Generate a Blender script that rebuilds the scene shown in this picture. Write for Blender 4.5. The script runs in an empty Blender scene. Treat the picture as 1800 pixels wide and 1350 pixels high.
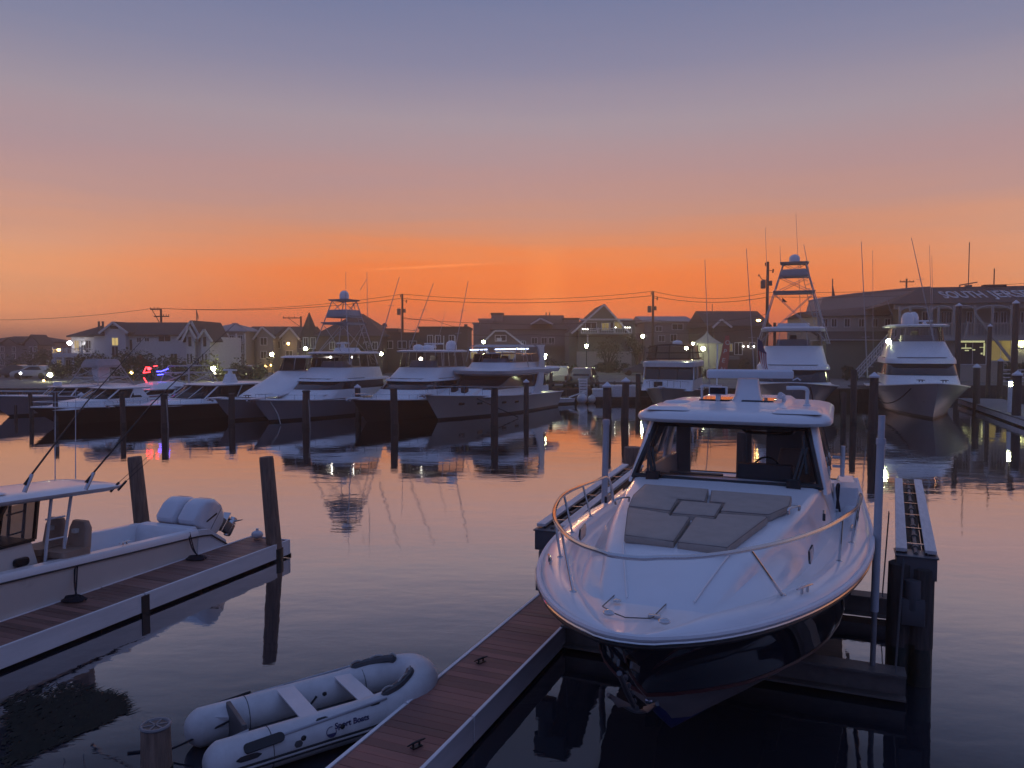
import bpy, math, random
from mathutils import Vector, Matrix
random.seed(7)
scn = bpy.context.scene
COL = scn.collection
PI = math.pi
R_ = math.radians
# ------------------------------------------------------------------ camera
F_PX, CAM_H = 1352.0, 4.5
PITCH = math.atan(65 / F_PX)
cam_d = bpy.data.cameras.new("camera")
cam = bpy.data.objects.new("camera", cam_d)
COL.objects.link(cam)
cam.location = (0, 0, CAM_H)
cam.rotation_euler = (PI / 2 - PITCH, 0, 0)
cam_d.sensor_width = 36
cam_d.lens = F_PX / 1800 * 36
cam_d.clip_end = 3000
cam_d.clip_start = 0.05
scn.camera = cam
_F = Vector((0, math.cos(PITCH), -math.sin(PITCH)))
_U = Vector((0, math.sin(PITCH), math.cos(PITCH)))
_C = Vector((0, 0, CAM_H))
def ray(px, py): return Vector((1, 0, 0)) * ((px - 900) / F_PX) + _U * ((675 - py) / F_PX) + _F
def G(px, py, z):
    d = ray(px, py); return _C + d * ((z - CAM_H) / d.z)
def P(px, py, Y):
    d = ray(px, py); return _C + d * (Y / d.y)

# ------------------------------------------------------------------ materials
MATS = {}
def mat(name, col, rough=0.5, metal=0.0, var=0.12, scale=3.0, bump=0.0, bscale=20.0, emit=None, estr=0.0, coat=0.0, ior=1.5, stretch=(1, 1, 1), coord='Object', rvar=0.0):
    m = bpy.data.materials.new(name); m.use_nodes = True
    nt = m.node_tree; b = nt.nodes['Principled BSDF']
    b.inputs['Roughness'].default_value = rough
    b.inputs['Metallic'].default_value = metal
    b.inputs['IOR'].default_value = ior
    b.inputs['Coat Weight'].default_value = coat
    b.inputs['Base Color'].default_value = (*col, 1)
    tc = nt.nodes.new('ShaderNodeTexCoord'); mp = nt.nodes.new('ShaderNodeMapping')
    mp.inputs['Scale'].default_value = stretch
    nt.links.new(tc.outputs[coord], mp.inputs[0])
    if var > 0:
        n = nt.nodes.new('ShaderNodeTexNoise'); n.inputs['Scale'].default_value = scale; n.inputs['Detail'].default_value = 6
        n.inputs['Roughness'].default_value = 0.65
        nt.links.new(mp.outputs[0], n.inputs['Vector'])
        r = nt.nodes.new('ShaderNodeValToRGB')
        r.color_ramp.elements[0].position = 0.3; r.color_ramp.elements[1].position = 0.7
        r.color_ramp.elements[0].color = (*[c * (1 - var) for c in col], 1)
        r.color_ramp.elements[1].color = (*[min(1, c * (1 + var)) for c in col], 1)
        nt.links.new(n.outputs['Fac'], r.inputs[0]); nt.links.new(r.outputs[0], b.inputs['Base Color'])
        if rvar > 0:
            mr = nt.nodes.new('ShaderNodeMapRange'); mr.inputs[3].default_value = max(0.02, rough - rvar); mr.inputs[4].default_value = rough + rvar
            mr.inputs[1].default_value = 0.35; mr.inputs[2].default_value = 0.65
            nt.links.new(n.outputs['Fac'], mr.inputs[0]); nt.links.new(mr.outputs[0], b.inputs['Roughness'])
    if bump > 0:
        n2 = nt.nodes.new('ShaderNodeTexNoise'); n2.inputs['Scale'].default_value = bscale; n2.inputs['Detail'].default_value = 5
        bp = nt.nodes.new('ShaderNodeBump'); bp.inputs['Strength'].default_value = bump; bp.inputs['Distance'].default_value = 0.02
        nt.links.new(mp.outputs[0], n2.inputs['Vector']); nt.links.new(n2.outputs['Fac'], bp.inputs['Height']); nt.links.new(bp.outputs[0], b.inputs['Normal'])
    if emit:
        b.inputs['Emission Color'].default_value = (*emit, 1); b.inputs['Emission Strength'].default_value = estr
    MATS[name] = m
    return m
def glassy(name, tint, transp, rough=0.02):
    """thin tinted pane: part see-through, part glossy"""
    m = bpy.data.materials.new(name); m.use_nodes = True; nt = m.node_tree
    nt.nodes.remove(nt.nodes['Principled BSDF']); out = nt.nodes['Material Output']
    t = nt.nodes.new('ShaderNodeBsdfTransparent'); t.inputs[0].default_value = (*tint, 1)
    g = nt.nodes.new('ShaderNodeBsdfPrincipled'); g.inputs['Base Color'].default_value = (0.05, 0.05, 0.055, 1); g.inputs['Roughness'].default_value = rough
    fr = nt.nodes.new('ShaderNodeFresnel'); fr.inputs[0].default_value = 1.45
    ma = nt.nodes.new('ShaderNodeMath'); ma.operation = 'ADD'; ma.inputs[1].default_value = 1 - transp; ma.use_clamp = True
    nt.links.new(fr.outputs[0], ma.inputs[0])
    mx = nt.nodes.new('ShaderNodeMixShader'); nt.links.new(ma.outputs[0], mx.inputs[0]); nt.links.new(t.outputs[0], mx.inputs[1]); nt.links.new(g.outputs[0], mx.inputs[2])
    nt.links.new(mx.outputs[0], out.inputs[0]); MATS[name] = m
    return m
def emis(name, col, s):
    m = bpy.data.materials.new(name); m.use_nodes = True; nt = m.node_tree
    b = nt.nodes['Principled BSDF']; b.inputs['Base Color'].default_value = (*[c * .5 for c in col], 1)
    b.inputs['Emission Color'].default_value = (*col, 1); b.inputs['Emission Strength'].default_value = s
    MATS[name] = m; return m

GEL = mat('white gelcoat', (0.82, 0.82, 0.83), 0.28, var=0.04, scale=1.5, coat=0.25)
GELM = mat('matt white gelcoat', (0.76, 0.76, 0.78), 0.38, var=0.05, scale=4, bump=0.05, bscale=160)
FARW = mat('boat white paint', (0.84, 0.83, 0.83), 0.3, var=0.06, scale=0.8)
CREAM = mat('cream hull paint', (0.52, 0.49, 0.45), 0.3, var=0.07, scale=.8)
GREYH = mat('pale grey hull paint', (0.40, 0.40, 0.44), 0.22, var=0.08, scale=.6)
TANH = mat('sand hull paint', (0.72, 0.66, 0.60), 0.35, var=0.06, scale=1.2, rvar=0.1)
NAVY = mat('navy hull gloss', (0.006, 0.007, 0.022), 0.06, var=0.1, coat=1.0)
BLACKH = mat('black hull paint', (0.020, 0.019, 0.024), 0.35, var=0.1)
REDS = mat('red stripe', (0.07, 0.010, 0.012), 0.3)
BLUEB = mat('blue bottom paint', (0.012, 0.03, 0.15), 0.6, var=0.25, scale=5)
BOOT = mat('grey white boot band', (0.42, 0.38, 0.37), 0.35, var=0.1)
STEEL = mat('polished steel', (0.62, 0.60, 0.60), 0.12, 1.0, var=0.05)
TOWW = mat('backlit toned tower platform', (0.40, 0.37, 0.37), 0.4, var=.08)  # stands in for boat white: backlit shade put into the colour
ALU = mat('backlit toned tower tube', (0.46, 0.44, 0.44), 0.3, 0.3, var=0.05)  # tubes toned down, the towers' backlit silhouette is in the colour
RUB = mat('black rubber', (0.015, 0.015, 0.017), 0.5, var=0.2)
BLK = mat('black plastic', (0.012, 0.012, 0.014), 0.3, var=0.2)
CUSH = mat('taupe cushion vinyl', (0.40, 0.325, 0.27), 0.6, var=0.10, scale=6, bump=0.25, bscale=60)
PIPING = mat('cushion piping', (0.17, 0.145, 0.135), 0.7)
SEATV = mat('helm seat vinyl', (0.40, 0.27, 0.20), 0.55, var=0.1)
INT = mat('dark interior trim', (0.035, 0.035, 0.042), 0.5, var=0.2)
INTL = mat('interior liner', (0.36, 0.35, 0.36), 0.5, var=0.08)
DGLASS = mat('dark tinted glass', (0.012, 0.012, 0.016), 0.04, var=0.0, coat=0.5)
MASK = mat('dark wrap windshield', (0.018, 0.018, 0.026), 0.10, var=0.15, scale=1)
WSG = glassy('windshield glass', (0.84, 0.85, 0.87), 0.97)
SIDEG = glassy('side window glass', (0.25, 0.26, 0.28), 0.75)
VINYL = glassy('clear vinyl curtain', (0.90, 0.88, 0.90), 0.92, 0.15)
CANVAS = mat('brown canvas trim', (0.05, 0.03, 0.028), 0.8)
PILE = mat('treated piling wood', (0.22, 0.15, 0.115), 0.85, var=0.45, scale=5, bump=0.9, bscale=14, stretch=(4, 4, 0.4))
PILED = mat('weathered dark piling', (0.075, 0.062, 0.058), 0.9, var=0.45, scale=4, bump=0.9, bscale=12, stretch=(4, 4, 0.4))
PILEW = mat('wet algae piling', (0.02, 0.022, 0.018), 0.45, var=0.4, scale=8, bump=0.5)
CAPW = mat('white pile cap plastic', (0.72, 0.72, 0.76), 0.4, var=0.06)
DECKB = mat('red brown composite plank', (0.27, 0.105, 0.08), 0.55, var=0.22, scale=3, bump=0.25, bscale=40, stretch=(.35, 3.5, 1), rvar=0.1)
DECKL = mat('worn brown composite plank', (0.23, 0.115, 0.09), 0.5, var=0.25, scale=2, bump=0.25, bscale=40, stretch=(.35, 3.5, 1), rvar=0.25)
FASC = mat('grey white dock fascia', (0.82, 0.79, 0.79), 0.45, var=0.12, scale=2, stretch=(1, .3, 2), coord='Object')
FLOAT = mat('black dock float', (0.015, 0.015, 0.016), 0.6, var=0.3)
GALV = mat('galvanised beam', (0.15, 0.13, 0.12), 0.55, 0.2, var=0.3, scale=3, bump=0.2)
LIFTW = mat('pale lift plank', (0.72, 0.67, 0.65), 0.55, var=0.14, scale=5, stretch=(3, .5, 1))
PVC = mat('white pvc pipe', (0.50, 0.50, 0.54), 0.35, var=0.12, scale=2)
PVCD = mat('weathered pipe', (0.22, 0.21, 0.22), 0.5, var=0.2, scale=4)
HYP = mat('grey inflatable fabric', (0.60, 0.58, 0.58), 0.45, var=0.14, scale=3, bump=0.08, bscale=12)
HYPD = mat('dark grey dinghy floor', (0.07, 0.07, 0.075), 0.5, var=0.2)
BENCH = mat('aluminium bench', (0.66, 0.63, 0.64), 0.4, 0.1, var=0.06)
OARM = mat('oar shaft', (0.40, 0.40, 0.43), 0.35, 0.4)
ROPE = mat('dark mooring rope', (0.02, 0.02, 0.03), 0.9, var=0.2, bump=.4, bscale=80)
ROPEL = mat('pale rope', (0.38, 0.36, 0.34), 0.9, var=0.2)
INKB = mat('dark blue ink', (0.02, 0.022, 0.10), 0.5)
ENGW = mat('white engine cowling', (0.70, 0.70, 0.74), 0.2, var=0.05, coat=0.4)
ENGG = mat('grey engine lower unit', (0.09, 0.09, 0.10), 0.35, var=0.1)
WOODP = mat('utility pole wood', (0.05, 0.04, 0.035), 0.9, var=0.3, scale=4)
WIRE = mat('wire black', (0.02, 0.018, 0.018), 0.7)
ROOFD = mat('dark shingle roof', (0.06, 0.05, 0.05), 0.9, var=0.3, scale=6, bump=0.6, bscale=10)
ROOFB = mat('brown shingle roof', (0.085, 0.06, 0.052), 0.9, var=0.3, scale=6, bump=.6, bscale=10)
ROOFG = mat('pale grey roof', (0.30, 0.29, 0.30), 0.7, var=0.15)
SIDW = mat('white lap siding', (0.62, 0.60, 0.62), 0.6, var=0.08, scale=8, stretch=(.2, .2, 6))
SIDG = mat('grey green siding', (0.20, 0.21, 0.16), 0.7, var=0.12, scale=8, stretch=(.2, .2, 6))
SIDT = mat('tan siding', (0.32, 0.28, 0.25), 0.7, var=0.12, scale=8, stretch=(.2, .2, 6))
SIDB = mat('brown shingle siding', (0.10, 0.075, 0.07), 0.8, var=0.25, scale=8, stretch=(.3, .3, 4))
SIDM = mat('mauve grey siding', (0.24, 0.20, 0.20), 0.7, var=0.12, scale=8, stretch=(.2, .2, 6))
SIDC = mat('cream siding', (0.46, 0.41, 0.36), 0.7, var=0.10, scale=8, stretch=(.2, .2, 6))
TRIMW = mat('white trim paint', (0.66, 0.64, 0.64), 0.5, var=0.06)
GLASSB = mat('building window glass', (0.03, 0.028, 0.03), 0.06, var=0.2, scale=.4)
LITY = emis('lit yellow window', (1.0, 0.72, 0.25), 0.55)
LITD = emis('dim lit window', (0.75, 0.55, 0.18), 0.18)
LITG = emis('lit green white garage', (0.85, 0.85, 0.42), 0.5)
LITB = emis('blue white neon tube', (0.55, 0.65, 1.0), 5)
LAMP = emis('street lamp globe glow', (0.92, 1.0, 0.55), 80)
LAMPW = emis('white lamp glow', (0.95, 0.95, 1.0), 25)
LAMPA = emis('amber lamp glow', (1.0, 0.62, 0.18), 18)
LAMPS = emis('small white bulb', (1.0, 0.95, 0.8), 14)
REDL = emis('red led glow', (1.0, 0.03, 0.04), 9)
BLUEL = emis('blue led glow', (0.06, 0.06, 1.0), 9)
HEADL = emis('headlight glow', (1.0, 0.95, 0.7), 8)
TAILL = emis('tail light glow', (1.0, 0.08, 0.03), 3)
CONC = mat('concrete slab', (0.24, 0.23, 0.22), 0.85, var=0.2, scale=1.5, bump=0.3)
LEAF = mat('dark hedge leaf', (0.045, 0.06, 0.025), 0.7, var=0.5, scale=4)
LEAF2 = mat('brown green leaf', (0.07, 0.07, 0.03), 0.7, var=0.5, scale=4)
BARK = mat('bark', (0.06, 0.045, 0.035), 0.9, var=0.3)
WEED = mat('dark seaweed', (0.008, 0.010, 0.005), 0.85, var=0.5, scale=9)
TENT = mat('white tent fabric', (0.36, 0.33, 0.30), 0.7, var=0.06)
FLAGR = mat('flag red', (0.38, 0.03, 0.05), 0.7)
FLAGW = mat('flag white', (0.62, 0.58, 0.58), 0.7)
FLAGB = mat('flag blue', (0.03, 0.035, 0.12), 0.7)
BANR = mat('red banner cloth', (0.42, 0.08, 0.09), 0.7, var=.1)
CARS = mat('silver car paint', (0.46, 0.44, 0.43), 0.22, 0.2, var=0.04, coat=.5)
CARB = mat('black car paint', (0.02, 0.018, 0.02), 0.15, var=0.04, coat=.8)
CARG = mat('grey car paint', (0.16, 0.15, 0.15), 0.2, 0.2, var=0.04, coat=.8)
TYRE = mat('tyre rubber', (0.015, 0.015, 0.015), 0.8)
PINK = mat('maroon cabin stripe', (0.20, 0.05, 0.07), 0.4)
TEAL = mat('dark blue cabin stripe', (0.03, 0.04, 0.14), 0.4)

for m_ in (DECKB, DECKL):
    nt_ = m_.node_tree; b_ = nt_.nodes['Principled BSDF']; src = b_.inputs['Base Color'].links[0].from_socket
    ge = nt_.nodes.new('ShaderNodeNewGeometry'); mr_ = nt_.nodes.new('ShaderNodeMapRange'); mr_.inputs[3].default_value = .62; mr_.inputs[4].default_value = 1.25
    nt_.links.new(ge.outputs['Random Per Island'], mr_.inputs[0]); hs = nt_.nodes.new('ShaderNodeHueSaturation')
    nt_.links.new(mr_.outputs[0], hs.inputs['Value']); nt_.links.new(src, hs.inputs['Color']); nt_.links.new(hs.outputs[0], b_.inputs['Base Color'])
# ------------------------------------------------------------------ mesh builder
class MB:
    def __init__(s): s.v = []; s.f = []
    def add(s, vs, fs):
        o = len(s.v); s.v += [tuple(v) for v in vs]; s.f += [tuple(i + o for i in f) for f in fs]; return s
    def box(s, x0, x1, y0, y1, z0, z1):
        return s.add([(x0, y0, z0), (x1, y0, z0), (x1, y1, z0), (x0, y1, z0), (x0, y0, z1), (x1, y0, z1), (x1, y1, z1), (x0, y1, z1)],
                     [(0, 3, 2, 1), (4, 5, 6, 7), (0, 1, 5, 4), (1, 2, 6, 5), (2, 3, 7, 6), (3, 0, 4, 7)])
    def bar(s, a, b, w, h=None, up=(0, 0, 1)):
        h = h or w; a = Vector(a); b = Vector(b); d = (b - a).normalized(); up = Vector(up)
        if abs(d.dot(up)) > .99: up = Vector((1, 0, 0))
        x = d.cross(up).normalized() * (w / 2); y = x.cross(d).normalized() * (h / 2)
        vs = [a - x - y, a + x - y, a + x + y, a - x + y, b - x - y, b + x - y, b + x + y, b - x + y]
        return s.add(vs, [(3, 2, 1, 0), (4, 5, 6, 7), (0, 1, 5, 4), (1, 2, 6, 5), (2, 3, 7, 6), (3, 0, 4, 7)])
    def tube(s, pts, r, n=8, caps=True):
        pts = [Vector(p) for p in pts]; k = len(pts); rs = r if isinstance(r, (list, tuple)) else [r] * k
        t0 = (pts[1] - pts[0]).normalized(); up = Vector((0, 0, 1)) if abs(t0.z) < .9 else Vector((1, 0, 0))
        x = t0.cross(up).normalized(); vs = []; fs = []
        for i, p in enumerate(pts):
            t = (pts[min(i + 1, k - 1)] - pts[max(i - 1, 0)])
            t = t.normalized() if t.length > 1e-9 else t0
            x = (x - t * x.dot(t)).normalized(); y = t.cross(x)
            for j in range(n):
                a = 2 * PI * j / n; vs.append(p + (x * math.cos(a) + y * math.sin(a)) * rs[i])
        for i in range(k - 1):
            for j in range(n):
                fs.append((i * n + j, i * n + (j + 1) % n, (i + 1) * n + (j + 1) % n, (i + 1) * n + j))
        if caps: fs += [tuple(range(n - 1, -1, -1)), tuple(range((k - 1) * n, k * n))]
        return s.add(vs, fs)
    def loft(s, secs, closed=True, caps=True):
        n = len(secs[0]); vs = [p for q in secs for p in q]; fs = []
        m = n if closed else n - 1
        for i in range(len(secs) - 1):
            for j in range(m):
                fs.append((i * n + j, i * n + (j + 1) % n, (i + 1) * n + (j + 1) % n, (i + 1) * n + j))
        if caps and closed: fs += [tuple(range(n - 1, -1, -1)), tuple(range((len(secs) - 1) * n, len(secs) * n))]
        return s.add(vs, fs)
    def stack(s, levels, k=5):
        """levels: (z, y_front, y_back, half_width, front_r, back_r) rounded rectangles lofted upward"""
        secs = []
        for lv in levels:
            z, yf, yb, w = lv[:4]; rf = lv[4] if len(lv) > 4 else .05; rb = lv[5] if len(lv) > 5 else .05
            rf = min(rf, w * .98, (yb - yf) * .6); rb = min(rb, w * .98, (yb - yf) * .38); q = []
            for cx, cy, r, a0 in ((w - rb, yb - rb, rb, 0), (-w + rb, yb - rb, rb, 90), (-w + rf, yf + rf, rf, 180), (w - rf, yf + rf, rf, 270)):
                for i in range(k + 1):
                    a = R_(a0 + 90 * i / k); q.append((cx + r * math.cos(a), cy + r * math.sin(a), z))
            secs.append(q)
        return s.loft(secs)
    def prism(s, poly, vec):
        n = len(poly); vec = Vector(vec); a = [Vector(p) for p in poly]
        return s.add(a + [p + vec for p in a], [tuple(range(n - 1, -1, -1)), tuple(range(n, 2 * n))] + [(i, (i + 1) % n, n + (i + 1) % n, n + i) for i in range(n)])
    def lathe(s, prof, c=(0, 0, 0), n=16):
        vs = []; fs = []; k = len(prof)
        for r, z in prof:
            for j in range(n):
                a = 2 * PI * j / n; vs.append((c[0] + r * math.cos(a), c[1] + r * math.sin(a), c[2] + z))
        for i in range(k - 1):
            for j in range(n): fs.append((i * n + j, i * n + (j + 1) % n, (i + 1) * n + (j + 1) % n, (i + 1) * n + j))
        fs += [tuple(range(n - 1, -1, -1)), tuple(range((k - 1) * n, k * n))]
        return s.add(vs, fs)
    def ball(s, c, r, n=12, m=8, sc=(1, 1, 1)):
        vs = []; fs = []
        for i in range(m + 1):
            ph = PI * i / m
            for j in range(n):
                a = 2 * PI * j / n; rr = max(math.sin(ph), .01)
                vs.append((c[0] + r * sc[0] * rr * math.cos(a), c[1] + r * sc[1] * rr * math.sin(a), c[2] - r * sc[2] * math.cos(ph)))
        for i in range(m):
            for j in range(n): fs.append((i * n + j, i * n + (j + 1) % n, (i + 1) * n + (j + 1) % n, (i + 1) * n + j))
        return s.add(vs, fs)
    def poly(s, pts): return s.add(pts, [tuple(range(len(pts)))])
    def build(s, name, m, parent=None, smooth=True, bevel=0.0, ang=35, label=None, loc=None):
        me = bpy.data.meshes.new(name); me.from_pydata(s.v, [], s.f); me.validate()
        import bmesh
        bm = bmesh.new(); bm.from_mesh(me); bmesh.ops.recalc_face_normals(bm, faces=bm.faces)
        if bevel > 0:
            ed = [e for e in bm.edges if len(e.link_faces) == 2 and e.calc_face_angle(0) > R_(40)]
            bmesh.ops.bevel(bm, geom=ed, offset=bevel, segments=2, affect='EDGES', profile=.6, clamp_overlap=True)
        bm.to_mesh(me); bm.free()
        me.materials.append(m)
        if smooth:
            for p in me.polygons: p.use_smooth = True
            me.set_sharp_from_angle(angle=R_(ang))
        o = bpy.data.objects.new(name, me); COL.objects.link(o)
        if parent is not None: o.parent = parent
        if label: o['label'] = label
        if loc is not None: o.location = loc
        return o
def tag(o, label, cat, group=None):
    o['label'] = label; o['category'] = cat
    if group: o['group'] = group
    return o
def thing(name, label, cat, loc=(0, 0, 0), rz=0, group=None):
    o = bpy.data.objects.new(name, None); COL.objects.link(o); o.empty_display_size = .2
    o.location = loc; o.rotation_euler = (0, 0, rz); return tag(o, label, cat, group)
def struct(o): o['kind'] = 'structure'; return o
def text_mesh(name, txt, m, parent, size, mw, depth=0.004, shear=0.0, bold=0.0):
    cu = bpy.data.curves.new(name, 'FONT'); cu.body = txt; cu.size = size; cu.extrude = depth; cu.shear = shear; cu.offset = bold
    t = bpy.data.objects.new(name + '_tmp', cu)
    me = bpy.data.meshes.new_from_object(t); me.name = name
    bpy.data.objects.remove(t); bpy.data.curves.remove(cu)
    me.materials.append(m); o = bpy.data.objects.new(name, me); COL.objects.link(o); o.parent = parent; o.matrix_local = mw; return o
def interp(x, pts):
    if x <= pts[0][0]: return pts[0][1]
    for (a, b), (c, d) in zip(pts, pts[1:]):
        if x <= c: return b + (d - b) * (x - a) / (c - a)
    return pts[-1][1]
def smooth_path(pts, n=6):
    """Catmull-Rom through points"""
    p = [Vector(q) for q in pts]; p = [p[0] * 2 - p[1]] + p + [p[-1] * 2 - p[-2]]; out = []
    for i in range(1, len(p) - 2):
        for k in range(n):
            t = k / n; a, b, c, d = p[i - 1:i + 3]
            out.append(.5 * ((2 * b) + (c - a) * t + (2 * a - 5 * b + 4 * c - d) * t * t + (3 * b - a - 3 * c + d) * t ** 3))
    out.append(p[-2]); return out
# ------------------------------------------------------------------ sky, sun, air
SUN_AZ, SUN_EL = R_(2.5), R_(1.5)
def srgb(r, g, b):
    f = lambda c: ((c / 255 + .055) / 1.055) ** 2.4 if c > 10 else c / 255 / 12.92
    return (f(r), f(g), f(b), 1)
world = bpy.data.worlds.new("World"); scn.world = world; world.use_nodes = True
nt = world.node_tree; L = nt.links
bg = nt.nodes['Background']
def N(t, **kw):
    n = nt.nodes.new(t)
    for k, v in kw.items(): setattr(n, k, v)
    return n
def M_(op, a, b=None, clamp=False):
    n = N('ShaderNodeMath', operation=op, use_clamp=clamp)
    for i, q in enumerate((a, b)):
        if q is None: continue
        if isinstance(q, (int, float)): n.inputs[i].default_value = q
        else: L.new(q, n.inputs[i])
    return n.outputs[0]
def mrange(v, a, b):
    n = N('ShaderNodeMapRange', interpolation_type='SMOOTHSTEP'); n.inputs[1].default_value = a; n.inputs[2].default_value = b
    L.new(v, n.inputs[0]); return n.outputs[0]
tc = N('ShaderNodeTexCoord'); sep = N('ShaderNodeSeparateXYZ'); L.new(tc.outputs['Generated'], sep.inputs[0])
x, y, z = sep.outputs
mpn = N('ShaderNodeMapping'); mpn.inputs['Scale'].default_value = (1.6, 1.6, 22); mpn.inputs['Rotation'].default_value = (0, R_(-1.2), 0)
L.new(tc.outputs['Generated'], mpn.inputs[0])
nz = N('ShaderNodeTexNoise'); nz.inputs['Scale'].default_value = 1.6; nz.inputs['Detail'].default_value = 5; nz.inputs['Roughness'].default_value = .55
L.new(mpn.outputs[0], nz.inputs['Vector'])
wob = M_('MULTIPLY', M_('SUBTRACT', nz.outputs['Fac'], .5), .075)
zz = M_('ADD', z, M_('MULTIPLY', wob, M_('SUBTRACT', 1.0, M_('MULTIPLY', mrange(z, .12, .28), .7))))
fac = M_('DIVIDE', M_('ADD', zz, .1), 1.1, True)
def ramp(stops):
    r = N('ShaderNodeValToRGB'); cr = r.color_ramp; cr.interpolation = 'EASE' if False else 'LINEAR'
    while len(cr.elements) < len(stops): cr.elements.new(.5)
    for e, (el, c) in zip(cr.elements, stops):
        e.position = (math.sin(R_(el)) + .1) / 1.1; e.color = srgb(*c)
    L.new(fac, r.inputs[0]); return r.outputs[0]
SKY_C = [(-5, (60, 45, 50)), (0, (240, 96, 34)), (2.0, (242, 104, 36)), (3.4, (240, 116, 36)), (5.2, (238, 122, 54)), (6.2, (230, 130, 72)), (7.6, (208, 136, 100)), (9.6, (188, 139, 122)), (12.4, (170, 138, 138)), (16, (154, 141, 151)), (20, (126, 126, 151)), (24, (106, 115, 148)), (33, (98, 110, 150)), (50, (92, 110, 157)), (90, (85, 105, 155))]
SKY_S = [(-5, (60, 45, 50)), (0, (255, 168, 116)), (2.0, (255, 164, 108)), (3.4, (242, 160, 108)), (5.2, (228, 158, 114)), (6.6, (216, 156, 124)), (8.2, (204, 150, 126)), (10.3, (182, 144, 138)), (12.6, (168, 140, 144)), (16, (152, 140, 151)), (20, (122, 125, 151)), (24, (104, 114, 148)), (33, (98, 110, 150)), (50, (92, 110, 157)), (90, (85, 105, 155))]
SKY_B = [(-5, (34, 36, 50)), (0, (56, 62, 96)), (2.0, (62, 68, 106)), (5.2, (70, 76, 118)), (8.2, (74, 82, 126)), (12.6, (76, 86, 134)), (16, (99, 109, 156)), (24, (97, 109, 158)), (33, (93, 110, 158)), (50, (89, 108, 157)), (90, (85, 105, 155))]
rc, rs_, rb = ramp(SKY_C), ramp(SKY_S), ramp(SKY_B)
hl = M_('MAXIMUM', M_('SQRT', M_('ADD', M_('MULTIPLY', x, x), M_('MULTIPLY', y, y))), .001)
ca = M_('DIVIDE', M_('ADD', M_('MULTIPLY', x, math.sin(SUN_AZ)), M_('MULTIPLY', y, math.cos(SUN_AZ))), hl)
def mix(f, a, b):
    n = N('ShaderNodeMix', data_type='RGBA'); L.new(f, n.inputs[0]); L.new(a, n.inputs[6]); L.new(b, n.inputs[7]); return n.outputs[2]
c1 = mix(mrange(ca, .80, .995), rs_, rc)
c2 = mix(mrange(ca, -.35, .72), rb, c1)
# faint pillar of light over the sun that has just set
pil = M_('MULTIPLY', mrange(ca, .9994, 1.0002), M_('SUBTRACT', 1.0, mrange(z, .03, .17)))
c3n = N('ShaderNodeMix', data_type='RGBA', blend_type='ADD'); L.new(M_('MULTIPLY', pil, .10), c3n.inputs[0]); L.new(c2, c3n.inputs[6]); c3n.inputs[7].default_value = srgb(255, 190, 90)
st = M_('SUBTRACT', 1.0, M_('DIVIDE', M_('ABSOLUTE', M_('SUBTRACT', M_('ADD', z, M_('MULTIPLY', wob, .12)), M_('ADD', .1075, M_('MULTIPLY', x, .059)))), .0022), True)
st = M_('MULTIPLY', M_('MULTIPLY', st, mrange(x, -.24, -.10)), M_('SUBTRACT', 1.0, mrange(x, -.09, .02)))
c4n = N('ShaderNodeMix', data_type='RGBA', blend_type='ADD'); L.new(M_('MULTIPLY', st, .16), c4n.inputs[0]); L.new(c3n.outputs[2], c4n.inputs[6]); c4n.inputs[7].default_value = srgb(255, 190, 120)
L.new(c4n.outputs[2], bg.inputs[0]); bg.inputs[1].default_value = 1.0
world.cycles.sampling_method = 'MANUAL'; world.cycles.sample_map_resolution = 512
sl = bpy.data.lights.new("sun", 'SUN'); sl.energy = 0.35; sl.angle = R_(8); sl.color = (1, .45, .2)
so = bpy.data.objects.new("sun", sl); COL.objects.link(so)
so.rotation_euler = Vector((-math.sin(SUN_AZ) * math.cos(SUN_EL), -math.cos(SUN_AZ) * math.cos(SUN_EL), -math.sin(SUN_EL))).to_track_quat('-Z', 'Y').to_euler()

# water
wm = bpy.data.materials.new("harbour water"); wm.use_nodes = True; wn = wm.node_tree; wb = wn.nodes['Principled BSDF']
wb.inputs['Base Color'].default_value = (0.016, 0.020, 0.030, 1); wb.inputs['Roughness'].default_value = 0.02; wb.inputs['IOR'].default_value = 2.7
tcw = wn.nodes.new('ShaderNodeTexCoord')
def wnoise(sc, stretch, det, rotz=0):
    mp = wn.nodes.new('ShaderNodeMapping'); mp.inputs['Scale'].default_value = stretch; mp.inputs['Rotation'].default_value = (0, 0, R_(rotz))
    n = wn.nodes.new('ShaderNodeTexNoise'); n.inputs['Scale'].default_value = sc; n.inputs['Detail'].default_value = det; n.inputs['Roughness'].default_value = .5
    wn.links.new(tcw.outputs['Object'], mp.inputs[0]); wn.links.new(mp.outputs[0], n.inputs['Vector']); return n.outputs['Fac']
def wmath(op, a, b):
    n = wn.nodes.new('ShaderNodeMath'); n.operation = op
    for i, q in enumerate((a, b)):
        if isinstance(q, (int, float)): n.inputs[i].default_value = q
        else: wn.links.new(q, n.inputs[i])
    return n.outputs[0]
patch = wnoise(.09, (1, 1.6, 1), 3)
h = wmath('ADD', wmath('MULTIPLY', wnoise(.8, (.7, 1.3, 1), 2, 12), .020), wmath('MULTIPLY', wnoise(3.6, (.8, 1.4, 1), 3, -8), .0042))
h = wmath('ADD', h, wmath('MULTIPLY', wmath('MULTIPLY', wnoise(9, (.8, 1.5, 1), 2, 5), .0016), patch))
bw = wn.nodes.new('ShaderNodeBump'); bw.inputs['Strength'].default_value = .34; bw.inputs['Distance'].default_value = 1.0
wn.links.new(h, bw.inputs['Height']); wn.links.new(bw.outputs[0], wb.inputs['Normal'])
wb.inputs['Roughness'].default_value = .5; wb.inputs['Specular IOR Level'].default_value = 0.0
lw = wn.nodes.new('ShaderNodeLayerWeight'); wn.links.new(bw.outputs[0], lw.inputs['Normal'])
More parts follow.
